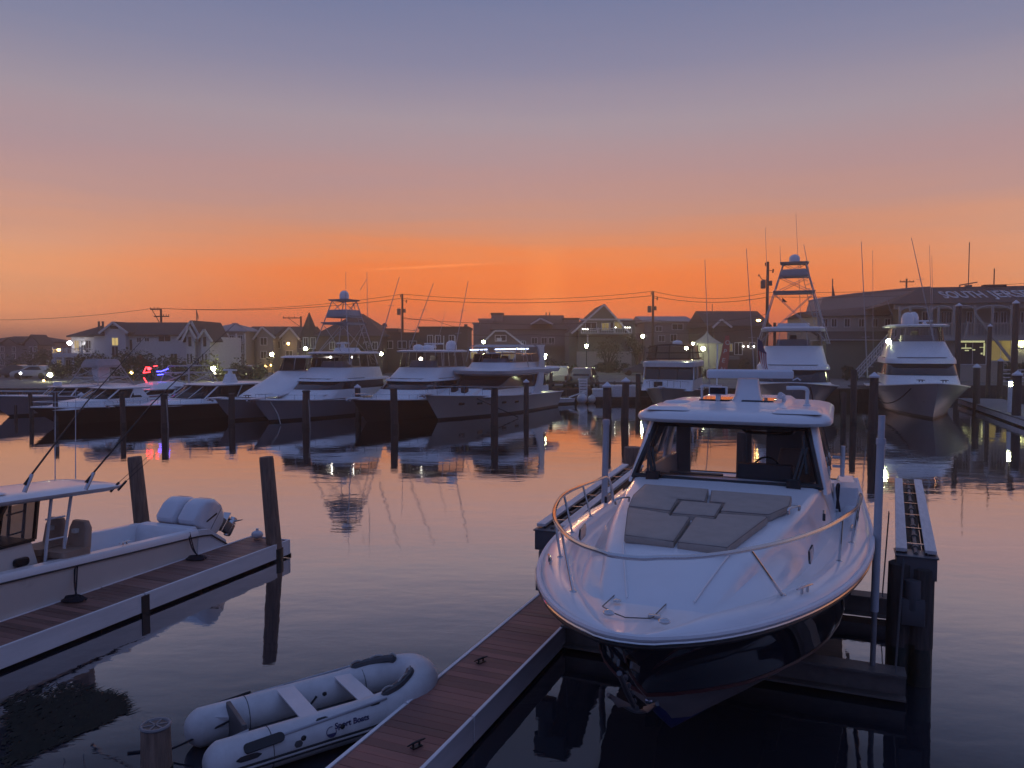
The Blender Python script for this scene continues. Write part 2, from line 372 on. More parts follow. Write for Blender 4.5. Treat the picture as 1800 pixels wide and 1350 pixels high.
wr = wn.nodes.new('ShaderNodeValToRGB'); wn.links.new(lw.outputs['Facing'], wr.inputs[0])
for _ in range(3): wr.color_ramp.elements.new(.5)
for e_, (p_, c_) in zip(wr.color_ramp.elements, ((0, .04), (.56, .13), (.64, .44), (.72, .80), (.79, 1.0))): e_.position = p_; e_.color = (c_, c_, c_, 1)
gl = wn.nodes.new('ShaderNodeBsdfGlossy'); gl.inputs['Roughness'].default_value = .02; wn.links.new(bw.outputs[0], gl.inputs['Normal'])
wx = wn.nodes.new('ShaderNodeMixShader'); wn.links.new(wr.outputs[0], wx.inputs[0]); wn.links.new(wb.outputs[0], wx.inputs[1]); wn.links.new(gl.outputs[0], wx.inputs[2])
wn.links.new(wx.outputs[0], wn.nodes['Material Output'].inputs['Surface'])
struct(MB().poly([(-900, -60, 0), (900, -60, 0), (900, 900, 0), (-900, 900, 0)]).build('water', wm, None, False))
# land: street and lots on the far side, with a bulkhead in front
LZ = 0.9
asph = mat('street asphalt', (0.15, 0.13, 0.125), 0.85, var=0.3, scale=.5, bump=.3, bscale=8)
grav = mat('marina lot ground', (0.20, 0.175, 0.16), 0.9, var=0.25, scale=.6, bump=.3, bscale=6)
def land(name, pts, m, z0=-1.2, z1=LZ):
    return struct(MB().prism([(p[0], p[1], z0) for p in pts], (0, 0, z1 - z0)).build(name, m, None, False))
land('marina lot', [(-880, 63.5), (31, 63.5), (31, 70), (880, 70), (880, 890), (-880, 890)], grav)
struct(MB().box(-400, 400, 84, 101, LZ + .004, LZ + .008).build('street', asph, None, False))
struct(MB().box(-400, 400, 101, 103.5, LZ + .004, LZ + .13).build('pavement', CONC, None, False))
bwm = MB()
for i in range(120):
    xx = -150 + i * 1.5
    if xx < 30: bwm.box(xx, xx + 1.42, 63.2, 63.44, -1, LZ + .02)
bwm.box(-150, 31, 63.1, 63.5, LZ + .03, LZ + .2)
bk = bwm.build('bulkhead', PILED, None, False); tag(bk, 'long dark timber bulkhead wall holding the far street bank above the water', 'wall')
# thin evening air
hz = MB().box(-950, 950, -80, 950, -2.5, 19).build('haze', MATS['wire black'], None, False); hz['kind'] = 'stuff'
hm = bpy.data.materials.new('evening haze'); hm.use_nodes = True; hn = hm.node_tree
hn.nodes.remove(hn.nodes['Principled BSDF']); pv = hn.nodes.new('ShaderNodeVolumePrincipled')
pv.inputs['Color'].default_value = (1, .84, .72, 1); pv.inputs['Density'].default_value = 0.0022; pv.inputs['Anisotropy'].default_value = .7
hn.links.new(pv.outputs[0], hn.nodes['Material Output'].inputs['Volume']); hz.data.materials.clear(); hz.data.materials.append(hm)

# ------------------------------------------------------------------ foreground cruiser on the lift
TH = R_(23)
B0 = (0.839, 5.717)
def uvw(v, u, z, base=B0, th=TH):
    return Vector((base[0] + math.sin(th) * u + math.cos(th) * v, base[1] + math.cos(th) * u - math.sin(th) * v, z))
def to_local(p, base=B0, th=TH):
    dx, dy = p[0] - base[0], p[1] - base[1]
    return Vector((dx * math.cos(th) - dy * math.sin(th), dx * math.sin(th) + dy * math.cos(th), p[2]))
boat = thing('cabin_cruiser', 'large white hardtop cruiser with navy hull and taupe sun pad raised on the lift', 'boat', (B0[0], B0[1], 0), -TH)
BW, UL = 1.9, 10.2
def bh(u):
    t = min(u, 6) / 6
    b = BW * max(0, 1 - (1 - t) ** 2.4) ** .61
    return b * (1 - .05 * max(0, (u - 6) / 4.2))
def sh(u): return 2.3 - .3 * min(u / 6, 1) ** .8
KEEL = [(0, 2.18), (.2, 1.95), (.45, 1.75), (.81, 1.5), (1.3, 1.12), (1.9, .72), (2.4, .55), (4, .42), (10.3, .36)]
def kz(u): return interp(u, KEEL)
def chine(u):
    if u <= .81: return 0.0, kz(u)
    c = 1.62 * (1 - (1 - min((u - .81) / 5.6, 1)) ** 1.9) ** .78
    return c, interp(u, [(.81, 1.5), (2, 1.26), (4, 1.0), (6, .86), (10.3, .8)])
def lowl(u):
    c, cz = chine(u)
    z2 = interp(u, [(.81, 1.5), (1.7, .9), (3, .74), (5, .64), (10.3, .6)]); k = kz(u)
    if cz - k < .02: return 0.0, k
    f = min(max((z2 - k) / (cz - k), 0), .96); return c * f, k + (cz - k) * f
US = [0, .05, .12, .2, .32, .45, .6, .81, 1.0, 1.3, 1.6, 1.9, 2.4, 3, 3.6, 4.3, 5, 6, 7, 8, 9, UL]
def side_pts(u, s, kind):
    b, zs = bh(u), sh(u); c, cz = chine(u); lo, lz = lowl(u); q = []
    if kind == 'side':
        e = 1.75 - .95 * min(u / 6, 1)
        for i in range(9):
            t = i / 8; q.append((s * (c + (b - c) * t ** e), u, cz + .035 + (zs - cz - .035) * t))
    elif kind == 'red': q = [(s * c * 1.002, u, cz), (s * (c + .004), u, cz + .035)]
    elif kind == 'band':
        q = [(s * lo, u, lz), (s * (lo + c) / 2, u, (lz + cz) / 2 - .012), (s * max(c - .012, 0), u, cz - .004), (s * c, u, cz)]
    else: q = [(0, u, kz(u)), (s * lo / 2, u, (kz(u) + lz) / 2 - .008), (s * lo, u, lz)]
    return q
for nm, kind, m in (('hull', 'side', NAVY), ('waterline_stripe', 'red', REDS), ('boot_band', 'band', BOOT), ('hull_bottom', 'bottom', BLUEB)):
    w = MB()
    for s in (-1, 1): w.loft([side_pts(u, s, kind) for u in US], closed=False)
    if kind == 'side': w.poly([(x, UL, z) for x, _, z in side_pts(UL, -1, 'side')] + [(x, UL, z) for x, _, z in side_pts(UL, 1, 'side')][::-1])
    w.build(nm, m, boat, True, ang=50)
# deck with rounded toe rail
DS = [0, .03, .08, .15, .25, .4, .6, .85, 1.1, 1.5, 2, 2.6, 3.2, 4, 5, 6, 7, 8, 8.6]
def deck_prof(u):
    b = max(bh(u), .012); zs = sh(u); k = min(1, b / .8)
    off = [(0, 0.02), (.015, .055), (.06, .085), (.2, .10), (.27, .095), (.31, .05), (.345, .005), (.40, -.012)]
    half = [(b - o * k, zs + dz * k + (0.02 if o > .3 else 0) * (1 - k)) for o, dz in off]
    half.append((half[-1][0] * .5, half[-1][1] + .012)); half.append((0, half[-1][1] + .006))
    return [(x, u + .02, z) for x, z in half] + [(-x, u + .02, z) for x, z in half[::-1][1:]]
w = MB().loft([deck_prof(u) for u in DS], closed=False)
w.build('foredeck', GEL, boat, True, ang=60)
def outline(off, z0, u1=8.6, n=40):
    pts = []
    for i in range(n, -1, -1):
        u = u1 * (i / n) ** 1.7; pts.append((-(bh(u) + off), u - off * (1 if i < 3 else .3), sh(u) + z0))
    for i in range(1, n + 1):
        u = u1 * (i / n) ** 1.7; pts.append((bh(u) + off, u - off * (1 if i < 3 else .3), sh(u) + z0))
    return pts
MB().tube(outline(.012, .015, UL), .03, 8).build('rub_rail', GELM, boat)
MB().tube(outline(.03, -.018, UL), .013, 6).build('rub_rail_strip', STEEL, boat)
MB().tube(outline(.012, -.05, UL), .022, 6).build('rub_rail_base', RUB, boat)
# cockpit floor and inner sides aft
MB().box(-1.5, 1.5, 5.6, 10.1, 1.3, 1.36).build('cockpit_floor', GELM, boat, False)
w = MB()
for s in (-1, 1):
    w.loft([[(s * (bh(u) - .005), u, sh(u) + .02), (s * (bh(u) - .06), u, sh(u) + .07), (s * (bh(u) - .3), u, sh(u) + .07), (s * (bh(u) - .34), u, sh(u)), (s * (bh(u) - .36), u, 1.36)] for u in (8.6, 9, 9.5, UL)], closed=False)
w.box(-1.75, 1.75, 9.75, UL - .01, 1.3, 1.98)
w.build('cockpit_coaming', GEL, boat, True)
# trunk cabin with sloping front
TR = [(.85, .38, .5, -.10), (1.05, .46, .62, .01), (1.35, .56, .78, .10), (1.7, .64, .90, .19), (1.95, .70, .97, .255), (2.2, .77, 1.03, .29), (2.8, .90, 1.14, .36), (3.5, 1.02, 1.24, .43), (4.3, 1.14, 1.33, .50), (5.0, 1.22, 1.40, .56), (5.6, 1.28, 1.45, .60), (6.4, 1.30, 1.47, .62), (7.4, 1.30, 1.47, .62), (8.5, 1.27, 1.44, .60)]
def trunk_sec(u, wt, wb, dz):
    zb = sh(u) - .03; zt = sh(u) + dz; q = []
    r = max(.01, min(.14, dz * .5 + .01))
    half = [(wb, zb), (wb - (wb - wt) * .45, zb + (zt - zb) * .5), (wt + .03, zt - r), (wt + .012, zt - r * .45), (wt - .02, zt - r * .12), (wt - .08, zt), (wt * .5, zt + .02), (0, zt + .03)]
    return [(x, u, z) for x, z in half] + [(-x, u, z) for x, z in half[::-1][1:]]
w = MB().loft([trunk_sec(*t) for t in TR if t[0] <= 5.65], closed=False)
w.build('trunk_cabin', GEL, boat, True, ang=60)
w = MB()
for s in (-1, 1):
    w.loft([[(s * x, u, z) for x, z in ((wb, sh(u) - .03), (wb - (wb - wt) * .45, sh(u) + dz * .5), (wt + .03, sh(u) + dz - .12), (wt + .01, sh(u) + dz - .05), (wt - .03, sh(u) + dz), (wt - .10, sh(u) + dz), (wt - .12, 1.34))] for u, wt, wb, dz in TR if u >= 5.6], closed=False)
w.build('cabin_side', GEL, boat, True, ang=60)
# oval trunk port lights and front recess seams
def trunk_top(u): return sh(u) + interp(u, [(a[0], a[3]) for a in TR]) + .03
# deck details: anchor locker hatch seam, hinges, cleats, pop-up lights
seam = MB()
hz_ = lambda u: sh(u) + .022
def on_deck(px, py, z0=2.32):
    p = to_local(G(px, py, z0)); return p
HP = [(1088, 1024), (1059, 1056), (1076, 1068), (1099, 1078), (1143, 1079), (1149, 1075), (1177, 1041)]
hp_ = [on_deck(*q) for q in HP]
for q in hp_: q.z = hz_(q.y) + .004
seam.tube(hp_, .0055, 5)
seam.build('anchor_hatch_seam', GALV, boat)
hg = MB()
for p in [(hp_[6].x, hp_[6].y), (hp_[5].x, hp_[5].y + .03)]: hg = MB(); hg.box(p[0] - .05, p[0] + .05, p[1] - .022, p[1] + .022, hz_(p[1]) - .01, hz_(p[1]) + .012); hg.build('hatch_hinge', STEEL, boat, True, .004)
hg = MB(); hg.lathe([(.035, 0), (.035, .012), (.02, .018)], (on_deck(1085, 1045).x, on_deck(1085, 1045).y, hz_(.78) - .005), 12)
hg.build('hatch_latch', STEEL, boat)
for p in [(on_deck(1070, 1069, 2.38).x, on_deck(1070, 1069, 2.38).y), (on_deck(1168, 1084, 2.38).x, on_deck(1168, 1084, 2.38).y)]:
    MB().ball((p[0], p[1], sh(p[1]) + .075), .045, 10, 6, (1.1, .8, .55)).build('deck_light', STEEL, boat)
def cleat(parent, c, rz, sc=1.0, m=STEEL):
    k = MB(); d = Vector((math.cos(rz), math.sin(rz), 0)); c = Vector(c)
    k.tube([c - d * .13 * sc + Vector((0, 0, .055 * sc)), c - d * .05 * sc + Vector((0, 0, .06 * sc)), c + d * .05 * sc + Vector((0, 0, .06 * sc)), c + d * .13 * sc + Vector((0, 0, .055 * sc))], [.008 * sc, .014 * sc, .014 * sc, .008 * sc], 8)
    for e in (-.045, .045): k.tube([c + d * e * sc, c + d * e * sc + Vector((0, 0, .06 * sc))], .013 * sc, 8)
    return k.build('cleat', m, parent)
cleat(boat, (1.22, 1.72, sh(1.7) + .10), R_(62)); cleat(boat, (-1.22, 1.72, sh(1.7) + .10), R_(118)); cleat(boat, (1.66, 5.2, sh(5.2) + .09), R_(85))
# anchor and chain on the stem
an = MB()
an.bar((-.05, .06, 2.08), (-.05, .3, 1.95), .02, .05); an.bar((.05, .06, 2.08), (.05, .3, 1.95), .02, .05)
an.tube([(0, -.1, 2.07), (0, .12, 1.84), (0, .36, 1.62)], .022, 8)
an.tube(smooth_path([(-.2, .30, 1.70), (-.1, .42, 1.58), (0, .46, 1.53), (.1, .42, 1.58), (.2, .30, 1.70)]), .018, 8)
an.prism([(-.2, .30, 1.70), (-.05, .46, 1.56), (-.12, .32, 1.60)], (0, .01, .015)); an.prism([(.2, .30, 1.70), (.05, .46, 1.56), (.12, .32, 1.60)], (0, .01, .015))
an.build('anchor', ENGG, boat)
ch = MB()
for i in range(9): ch.ball((.012 * (-1) ** i, .05 + i * .045, 1.98 - i * .05), .02, 8, 5, (1, .7, 1.3))
ch.build('anchor_chain', ENGG, boat)
MB().tube([(-.03, .93, 1.43), (.03, .93, 1.43)], .04, 10).build('bow_eye', STEEL, boat)
# sun pads: outlines laid out on the sloping trunk top
def pad(pxs, lift=.075):
    pts = []
    for px, py in pxs:
        zg = 2.6
        for _ in range(12):
            p = to_local(G(px, py, zg)); zg = trunk_top(min(max(p.y, 1.95), 5.6)) + .02
        pts.append(Vector((p.x, p.y, zg - .02)))
    n = len(pts); c = sum(pts, Vector()) / n; secs = []
    for ins, dz in ((.0, -.01), (0.0, lift * .55), (.012, lift * .85), (.04, lift), (.16, lift * 1.1)):
        q = []
        for p in pts:
            d = (c - p); q.append(p + d.normalized() * ins + Vector((0, 0, dz)))
        secs.append(q)
    # subdivide straight edges for soft shading
    o = MB().loft(secs).build('sun_pad', CUSH, boat, True, .012, 50)
    ring = [p + (c - p).normalized() * .012 + Vector((0, 0, lift * .84)) for p in pts]; MB().tube(ring + ring[:1], .0045, 5, False).build('piping', PIPING, o)
    return o
pad([(1133, 857), (1246, 866), (1240, 888), (1192, 884), (1178, 905), (1104, 896), (1112, 876)])
pad([(1250, 868), (1392, 879), (1388, 896), (1352, 912), (1266, 905), (1273, 891), (1246, 888)])
pad([(1196, 887), (1270, 893), (1256, 915), (1180, 909)])
pad([(1103, 899), (1176, 909), (1178, 913), (1214, 916), (1184, 960), (1097, 948)])
pad([(1220, 916), (1258, 919), (1264, 909), (1350, 916), (1278, 971), (1190, 961)])
for p in ((-.95, 3.55), (1.02, 3.75)):
    k = MB(); zt = trunk_top(p[1]) + .05
    k.tube(smooth_path([(p[0] - .05, p[1] - .12, zt - .03), (p[0] - .05, p[1] - .10, zt + .03), (p[0] + .05, p[1] + .10, zt + .03), (p[0] + .05, p[1] + .12, zt - .03)]), .014, 8); k.build('grab_handle', STEEL, boat)
# port light on trunk side
for s in (1, -1):
    MB().prism([(s * 1.21, 2.72, 2.42), (s * 1.235, 2.98, 2.43), (s * 1.24, 3.02, 2.36), (s * 1.235, 2.98, 2.29), (s * 1.22, 2.76, 2.28), (s * 1.215, 2.70, 2.34)], (s * .02, 0, 0)).build('port_light', DGLASS, boat, False)
    MB().box(s * 1.335 - .015, s * 1.335 + .02, 4.15, 4.38, 2.44, 2.53).build('port_light', DGLASS, boat, False, .01)
mb_ = MB()
for a, b in (((.52, 2.12), (.34, 1.12)), ((-.56, 2.12), (-.24, 1.05))):
    mb_ = MB(); mb_.tube([(a[0] + (b[0] - a[0]) * f, a[1] + (b[1] - a[1]) * f, trunk_top(a[1] + (b[1] - a[1]) * f) - .004) for f in [i / 8 for i in range(9)]], .009, 6); mb_.build('moulded_edge', GEL, boat)
# bow rail
RZ = .60
rp = []
def rail_pt(s, u):
    return (s * (bh(u) - .13 + .05 * max(0, 1 - u)), u + .06, sh(u) + RZ - .04 * max(0, u - 3))
for u in (6.0, 5.9): rp.append((-(bh(u) - .16), u, sh(u) + (.1 if u == 6.0 else .3)))
for u in (5.7, 5, 4, 3, 2.2, 1.5, 1.0, .6, .32): rp.append(rail_pt(-1, u))
rp += [(-.24, .17, sh(0) + RZ), (-.1, .09, sh(0) + RZ), (.1, .09, sh(0) + RZ), (.24, .17, sh(0) + RZ)]
for u in (.32, .6, 1.0, 1.5, 2.2, 3, 4, 5, 5.7): rp.append(rail_pt(1, u))
for u in (5.9, 6.0): rp.append((bh(u) - .16, u, sh(u) + (.3 if u == 5.9 else .1)))
MB().tube(smooth_path(rp, 5), .021, 10).build('bow_rail', STEEL, boat)
for s in (-1, 1):
    for u, du in ((.75, .18) if s < 0 else (1.5, -.62), (2.0, -.3) if s < 0 else (3.2, -.28), (3.3, -.25) if s < 0 else (4.3, -.2), (4.5, -.2) if s < 0 else (5.2, -.1)):
        a = Vector(rail_pt(s, max(u + du, .15))); b = Vector((s * (bh(u) - .2), u + .05, sh(u) + .09))
        k = MB().tube([b, a], .014, 8); k.lathe([(.035, -.005), (.035, .008), (.015, .02)], b, 10); k.build('stanchion', STEEL, boat)
# windshield, pillars, side windows
bl, br = Vector((-1.27, 5.42, 2.60)), Vector((1.27, 5.42, 2.60)); tl, tr = Vector((-1.07, 6.05, 3.36)), Vector((1.07, 6.05, 3.36))
bc, tcn = Vector((0, 5.30, 2.61)), Vector((0, 5.93, 3.38))
def wsp(a, t): # bowed bottom/top
    lo = bl.lerp(br, a); lo.y -= .13 * (1 - (2 * a - 1) ** 2); hi = tl.lerp(tr, a); hi.y -= .12 * (1 - (2 * a - 1) ** 2)
    return lo.lerp(hi, t)
MB().loft([[wsp(i / 10, t) for i in range(11)] for t in (0.02, .98)], closed=False).build('windshield', WSG, boat, True)
fr = MB()
fr.tube([wsp(i / 10, .03) for i in range(11)], .045, 6); fr.tube([wsp(i / 10, .98) for i in range(11)], .04, 6)
fr.tube([wsp(0, 0), wsp(0, 1)], .045, 6); fr.tube([wsp(1, 0), wsp(1, 1)], .045, 6)
fr.build('windshield_frame', BLK, boat)
for s in (-1, 1):
    p = MB(); p2 = MB()
    p.prism([(s * 1.31, 5.42, 2.52), (s * 1.36, 5.62, 2.52), (s * 1.16, 6.24, 3.42), (s * 1.10, 6.06, 3.42)], (s * .05, .03, 0))
    p2.prism([(s * 1.33, 7.9, 2.55), (s * 1.33, 8.4, 2.55), (s * 1.16, 8.3, 3.42), (s * 1.16, 8.0, 3.42)], (s * .05, 0, 0))
    p.build('cabin_pillar', GEL, boat, True, .015); p2.build('cabin_pillar', GEL, boat, True, .015)
    MB().poly([(s * 1.385, 5.72, 2.66), (s * 1.385, 7.95, 2.68), (s * 1.225, 8.02, 3.36), (s * 1.215, 6.3, 3.36)]).build('side_window', SIDEG, boat, False)
    MB().bar((s * 1.37, 6.85, 2.65), (s * 1.21, 6.95, 3.38), .05, .03).build('window_divider', BLK, boat, False)
# roof
w = MB().stack([(3.36, 5.98, 9.1, 1.2, .3, .2), (3.385, 5.83, 9.25, 1.38, .42, .25), (3.43, 5.80, 9.28, 1.41, .45, .25), (3.48, 5.83, 9.26, 1.40, .45, .25), (3.53, 5.95, 9.18, 1.33, .42, .25), (3.565, 6.15, 9.05, 1.2, .4, .25), (3.58, 6.5, 8.9, 1.0, .4, .25)], 7)
roof = w.build('hardtop', GEL, boat, True, ang=60)
MB().stack([(3.57, 6.35, 9.0, .80, .1, .1), (3.64, 6.75, 8.95, .70, .1, .1)], 5).build('roof_ridge', GEL, roof, True)
for xx in (-.36, .30):
    MB().stack([(3.635, 6.95, 7.75, .25, .04, .04), (3.665, 6.98, 7.72, .235, .04, .04)], 3).build('roof_hatch', DGLASS, roof).location.x = xx
for s in (-1, 1):
    MB().stack([(3.55, 5.98, 7.0, .34, .1, .1), (3.595, 6.08, 6.95, .28, .1, .1)], 4).build('roof_panel', GEL, roof).location.x = s * .92
rd = MB().stack([(3.64, 7.02, 7.52, .24, .1, .1), (3.72, 7.08, 7.46, .20, .1, .1), (3.92, 7.12, 7.42, .17, .1, .1), (3.99, 7.12, 7.42, .16, .08, .08)], 4).build('radar_pedestal', GEL, boat)
rd.location.x = .13
k = MB(); k.stack([(0, -.07, .07, .66, .03, .03), (.03, -.085, .085, .67, .04, .04), (.11, -.08, .08, .67, .04, .04), (.14, -.05, .05, .64, .03, .03)], 4)
ra = k.build('radar_array', GELM, rd); ra.location = (0.02, 7.27, 4.0); ra.rotation_euler = (0, 0, R_(14))
sp = MB(); sp.box(-.14, .14, -.07, .07, 0, .13).box(-.04, .04, -.04, .04, -.12, 0)
s_ = sp.build('spotlight', GELM, boat, True, .02); s_.location = (-.30, 7.0, 3.74); MB().box(-.12, .12, -.085, -.071, .015, .115).build('spotlight_lens', DGLASS, s_, False)
k = MB(); k.lathe([(.06, 0), (.06, .03), (.03, .05), (.026, .2)], (1.02, 7.3, 3.56), 12); k.tube(smooth_path([(1.02, 7.3, 3.74), (1.02, 7.28, 3.82), (.96, 7.22, 3.86), (.72, 7.15, 3.86)]), .03, 8); k.build('horn', GELM, boat)
k = MB(); k.lathe([(.05, 0), (.05, .04), (.03, .05), (.03, .12)], (.68, 7.2, 3.58), 10); k.tube([(.68, 7.2, 3.72), (.62, 7.15, 3.74)], [.04, .06], 10); k.build('roof_camera', GELM, boat)
k = MB(); k.lathe([(.04, 0), (.04, .03), (.02, .05), (.02, .25), (.03, .26), (.03, .30)], (-.62, 7.4, 3.56), 10); k.bar((-.62, 7.4, 3.86), (-.3, 7.35, 3.86), .035); k.build('light_mast', GELM, boat)
k = MB(); k.lathe([(.24, 0), (.25, .03), (.2, .06), (.05, .075)], (-.95, 7.1, 3.56), 18); k.build('roof_antenna_disc', GELM, boat)
MB().tube([(-.55, 8.6, 3.62), (-.55, 8.6, 4.55)], .012, 6).build('whip_antenna', GELM, boat)
# interior seen through the windshield
MB().stack([(2.2, 5.52, 6.35, 1.24, .05, .05), (2.5, 5.5, 6.3, 1.24, .05, .05), (2.58, 5.55, 6.1, 1.2, .05, .05)], 3).build('dashboard', INT, boat)
MB().stack([(2.5, 6.05, 6.3, .42, .05, .05), (2.78, 6.12, 6.3, .38, .05, .05)], 3).build('helm_console', INT, boat).location.x = .5
k = MB(); k.tube([(.5 + .19 * math.cos(a), 6.42 + .05 * math.sin(a), 2.66 + .19 * math.sin(a)) for a in [2 * PI * i / 16 for i in range(17)]], .016, 6, False); k.bar((.32, 6.42, 2.66), (.68, 6.42, 2.66), .02); k.build('steering_wheel', BLK, boat)
for xx in (.82,):
    k = MB().stack([(1.95, 7.0, 7.5, .26, .08, .08), (2.12, 7.0, 7.55, .27, .08, .08)], 4)
    k.stack([(2.10, 7.42, 7.58, .26, .06, .06), (2.6, 7.46, 7.62, .25, .06, .06), (2.86, 7.5, 7.62, .20, .06, .06)], 4); k.box(xx * 0 - .12, .12, 7.2, 7.4, 1.34, 1.96)
    k.build('helm_seat', SEATV, boat).location.x = xx
k = MB().stack([(1.7, 7.3, 8.2, .45, .08, .08), (2.15, 7.3, 8.2, .46, .08, .08)], 4).stack([(2.1, 7.3, 7.48, .46, .06, .06), (2.4, 7.32, 7.46, .44, .06, .06)], 4)
k.build('companion_lounge', INTL, boat).location.x = -.7
k = MB()
k.box(.34, 1.18, 8.25, 8.32, 1.34, 3.37); k.box(-1.2, -.95, 8.25, 8.32, 1.34, 3.37); k.box(.02, .10, 8.25, 8.32, 1.34, 3.37)
k.build('aft_bulkhead', INTL, boat, False)
MB().box(-1.12, 1.12, 6.1, 9.0, 3.335, 3.358).build('headliner', INT, boat, False)
k = MB(); k.tube(smooth_path([(.1, 6.6, 3.33), (.14, 6.6, 3.24), (.25, 6.6, 3.2), (.75, 6.6, 3.2), (.86, 6.6, 3.24), (.92, 6.6, 3.33)]), .025, 8); k.build('overhead_grab_rail', BLK, boat)
MB().stack([(1.36, 9.0, 9.7, .8, .06, .06), (1.8, 9.0, 9.7, .8, .06, .06)], 4).build('transom_seat', SEATV, boat)
for xx in (-.42, .42):
    k = MB().stack([(.9, 10.25, 10.85, .24, .08, .15), (1.2, 10.2, 11.0, .30, .1, .15), (1.65, 10.2, 11.0, .29, .1, .15), (1.82, 10.35, 10.85, .22, .1, .1)], 5)
    e = k.build('outboard_engine', ENGW, boat); e.location.x = xx
    MB().box(-.09, .09, 10.45, 10.75, .1, 1.25).build('lower_unit', ENGG, e, True, .04)
# wipers
for a, b in (((-.98, 5.36, 2.62), (-1.10, 5.62, 3.02)), ((.92, 5.36, 2.62), (1.04, 5.78, 3.10))):
    k = MB(); k.bar(a, b, .04); a2 = Vector(a) + Vector((.05, 0, 0)); b2 = Vector(b) + Vector((.05, -.01, 0)); k.bar(a2, b2, .03); k.box(a[0] - .07, a[0] + .11, a[1] - .14, a[1] - .01, 2.56, 2.72)
    m_ = (Vector(b)); k.bar(m_ + Vector((-.02, .12, .18)), m_ + Vector((.05, -.27, -.33)), .03)
    k.build('wiper', BLK, boat, False)
# starboard side-deck fittings
k = MB(); k.stack([(2.0, 7.05, 7.7, .19, .05, .05), (2.36, 7.1, 7.66, .17, .05, .05)], 4); k.build('deck_box', GELM, boat).location.x = 1.60
for u, z in ((7.4, 2.62), (7.8, 2.42)):
    k = MB(); k.tube([(1.55, u, z), (1.55, u, z + .34)], .035, 10); k.tube([(1.4, u, z + .16), (1.55, u, z + .16)], .022, 8); k.build('rod_holder', GELM, boat)
ropk = MB()
ropk.tube(smooth_path([(1.52, 6.5, 2.1), (1.47, 6.6, 2.4), (1.5, 6.75, 2.45), (1.48, 6.7, 2.1)]), .018, 6); ropk.build('hanging_line', ROPE, boat)
# ------------------------------------------------------------------ boat lift
lift = thing('boat_lift', 'four post boat lift with pale top beams and steel cradle under the navy cruiser', 'boat lift', (B0[0], B0[1], 0), -TH)
def lift_pile(v, u, top, double, lean=.01):
    for k, dv in enumerate((-.13, .13) if double else (0,)):
        w = MB(); w.tube([(v + dv, u, -2), (v + dv * .98, u, .55)], .155, 14); w.build('pile', PILEW, lift)
        w = MB(); w.tube([(v + dv, u + .001, .5), (v + dv + lean, u, top - .04 * k), (v + dv + lean, u, top + .02 - .04 * k)], [.157, .15, .12], 14); w.build('pile', PILED, lift)
lift_pile(2.40, 5.85, 1.60, True); lift_pile(-2.05, 5.45, 1.62, True, -.30); lift_pile(2.86, 11.9, 1.6, False); lift_pile(-2.8, 11.6, 1.6, False)
def top_beam(v0, u0, v1, u1, z):
    a, b = Vector((v0, u0, z)), Vector((v1, u1, z)); d = (b - a).normalized(); n = Vector((d.y, -d.x, 0))
    w = MB()
    for s in (-1, 1): w.bar(a + n * .175 * s, b + n * .175 * s, .14, .05)
    w.build('top_beam', LIFTW, lift, False, .006)
    w = MB()
    for s in (-1, 1): w.bar(a + n * .12 * s - Vector((0, 0, .11)), b + n * .12 * s - Vector((0, 0, .11)), .03, .2)
    w.bar(a - Vector((0, 0, .16)), b - Vector((0, 0, .16)), .18, .02); w.build('beam_channel', FLOAT, lift, False)
    w = MB(); w.tube([a - Vector((0, 0, .04)), b - Vector((0, 0, .04))], .03, 8)
    for i in range(9):
        c = a.lerp(b, (i + .5) / 9); w.tube([c - Vector((0, 0, .04)) - d * .05, c - Vector((0, 0, .04)) + d * .05], .05, 8)
    w.build('drive_shaft', GALV, lift)
    w = MB()
    for i in range(6):
        c = a.lerp(b, (i + .4) / 6); w.bar(c - n * .22, c + n * .22, .035, .02)
    w.build('cross_bracket', STEEL, lift, False)
    w = MB(); c = a + d * .1; w.box(c.x - .24, c.x + .24, c.y - .2, c.y + .16, z - .36, z - .07); w.box(c.x - .26, c.x + .26, c.y - .22, c.y + .18, z - .07, z - .045)
    w.build('beam_saddle', ENGG, lift, True, .012)
    w = MB(); w.tube([c + Vector((-.05, -.22, -.75)), c + Vector((-.05, -.22, -.35))], .11, 12); w.box(c.x - .18, c.x + .10, c.y - .32, c.y - .12, z - .95, z - .6)
    w.build('lift_motor', ENGG, lift, True, .015)
top_beam(2.46, 5.85, 2.82, 12.0, 1.78); top_beam(-2.5, 5.3, -2.85, 11.7, 1.78)
for u in (5.15, 8.35):
    w = MB(); w.box(-2.25, 2.32, u - .16, u + .16, .36, .39); w.box(-2.25, 2.32, u - .16, u + .16, .06, .09); w.box(-2.25, 2.32, u - .02, u + .02, .09, .36)
    w.build('cradle_beam', GALV, lift, False)
    for s in (-1, 1):
        w = MB()
        for e in (-.07, .07): w.tube([(s * 2.2, u + e, .38), (s * 2.3, u + .5 + e, 1.7)], .007, 5)
        w.build('lift_cable', ENGG, lift)
w = MB()
for s in (-1, 1): w.bar((s * .75, 4.4, .52), (s * .75, 9.2, .50), .18, .14)
w.build('bunk_board', PILED, lift, False, .01)
def guide(name_lab, v, u, top, coll, lean):
    t = thing('guide_pole', name_lab, 'guide pole', uvw(v, u, 0), -TH, 'guide poles of the boat lift')
    l = Vector(lean)
    MB().tube([Vector((0, 0, -.3)), l * .55], .034, 12).build('lower_pipe', PVCD, t)
    MB().tube([l * .30, l * (coll / top)], .050, 14).build('sleeve', PVC, t)
    MB().tube([l * (coll / top - .01), l * (coll / top + .012)], .060, 14).build('collar', PVC, t)
    MB().tube([l * (coll / top), l], .042, 14).build('upper_pipe', PVC, t)
    return t
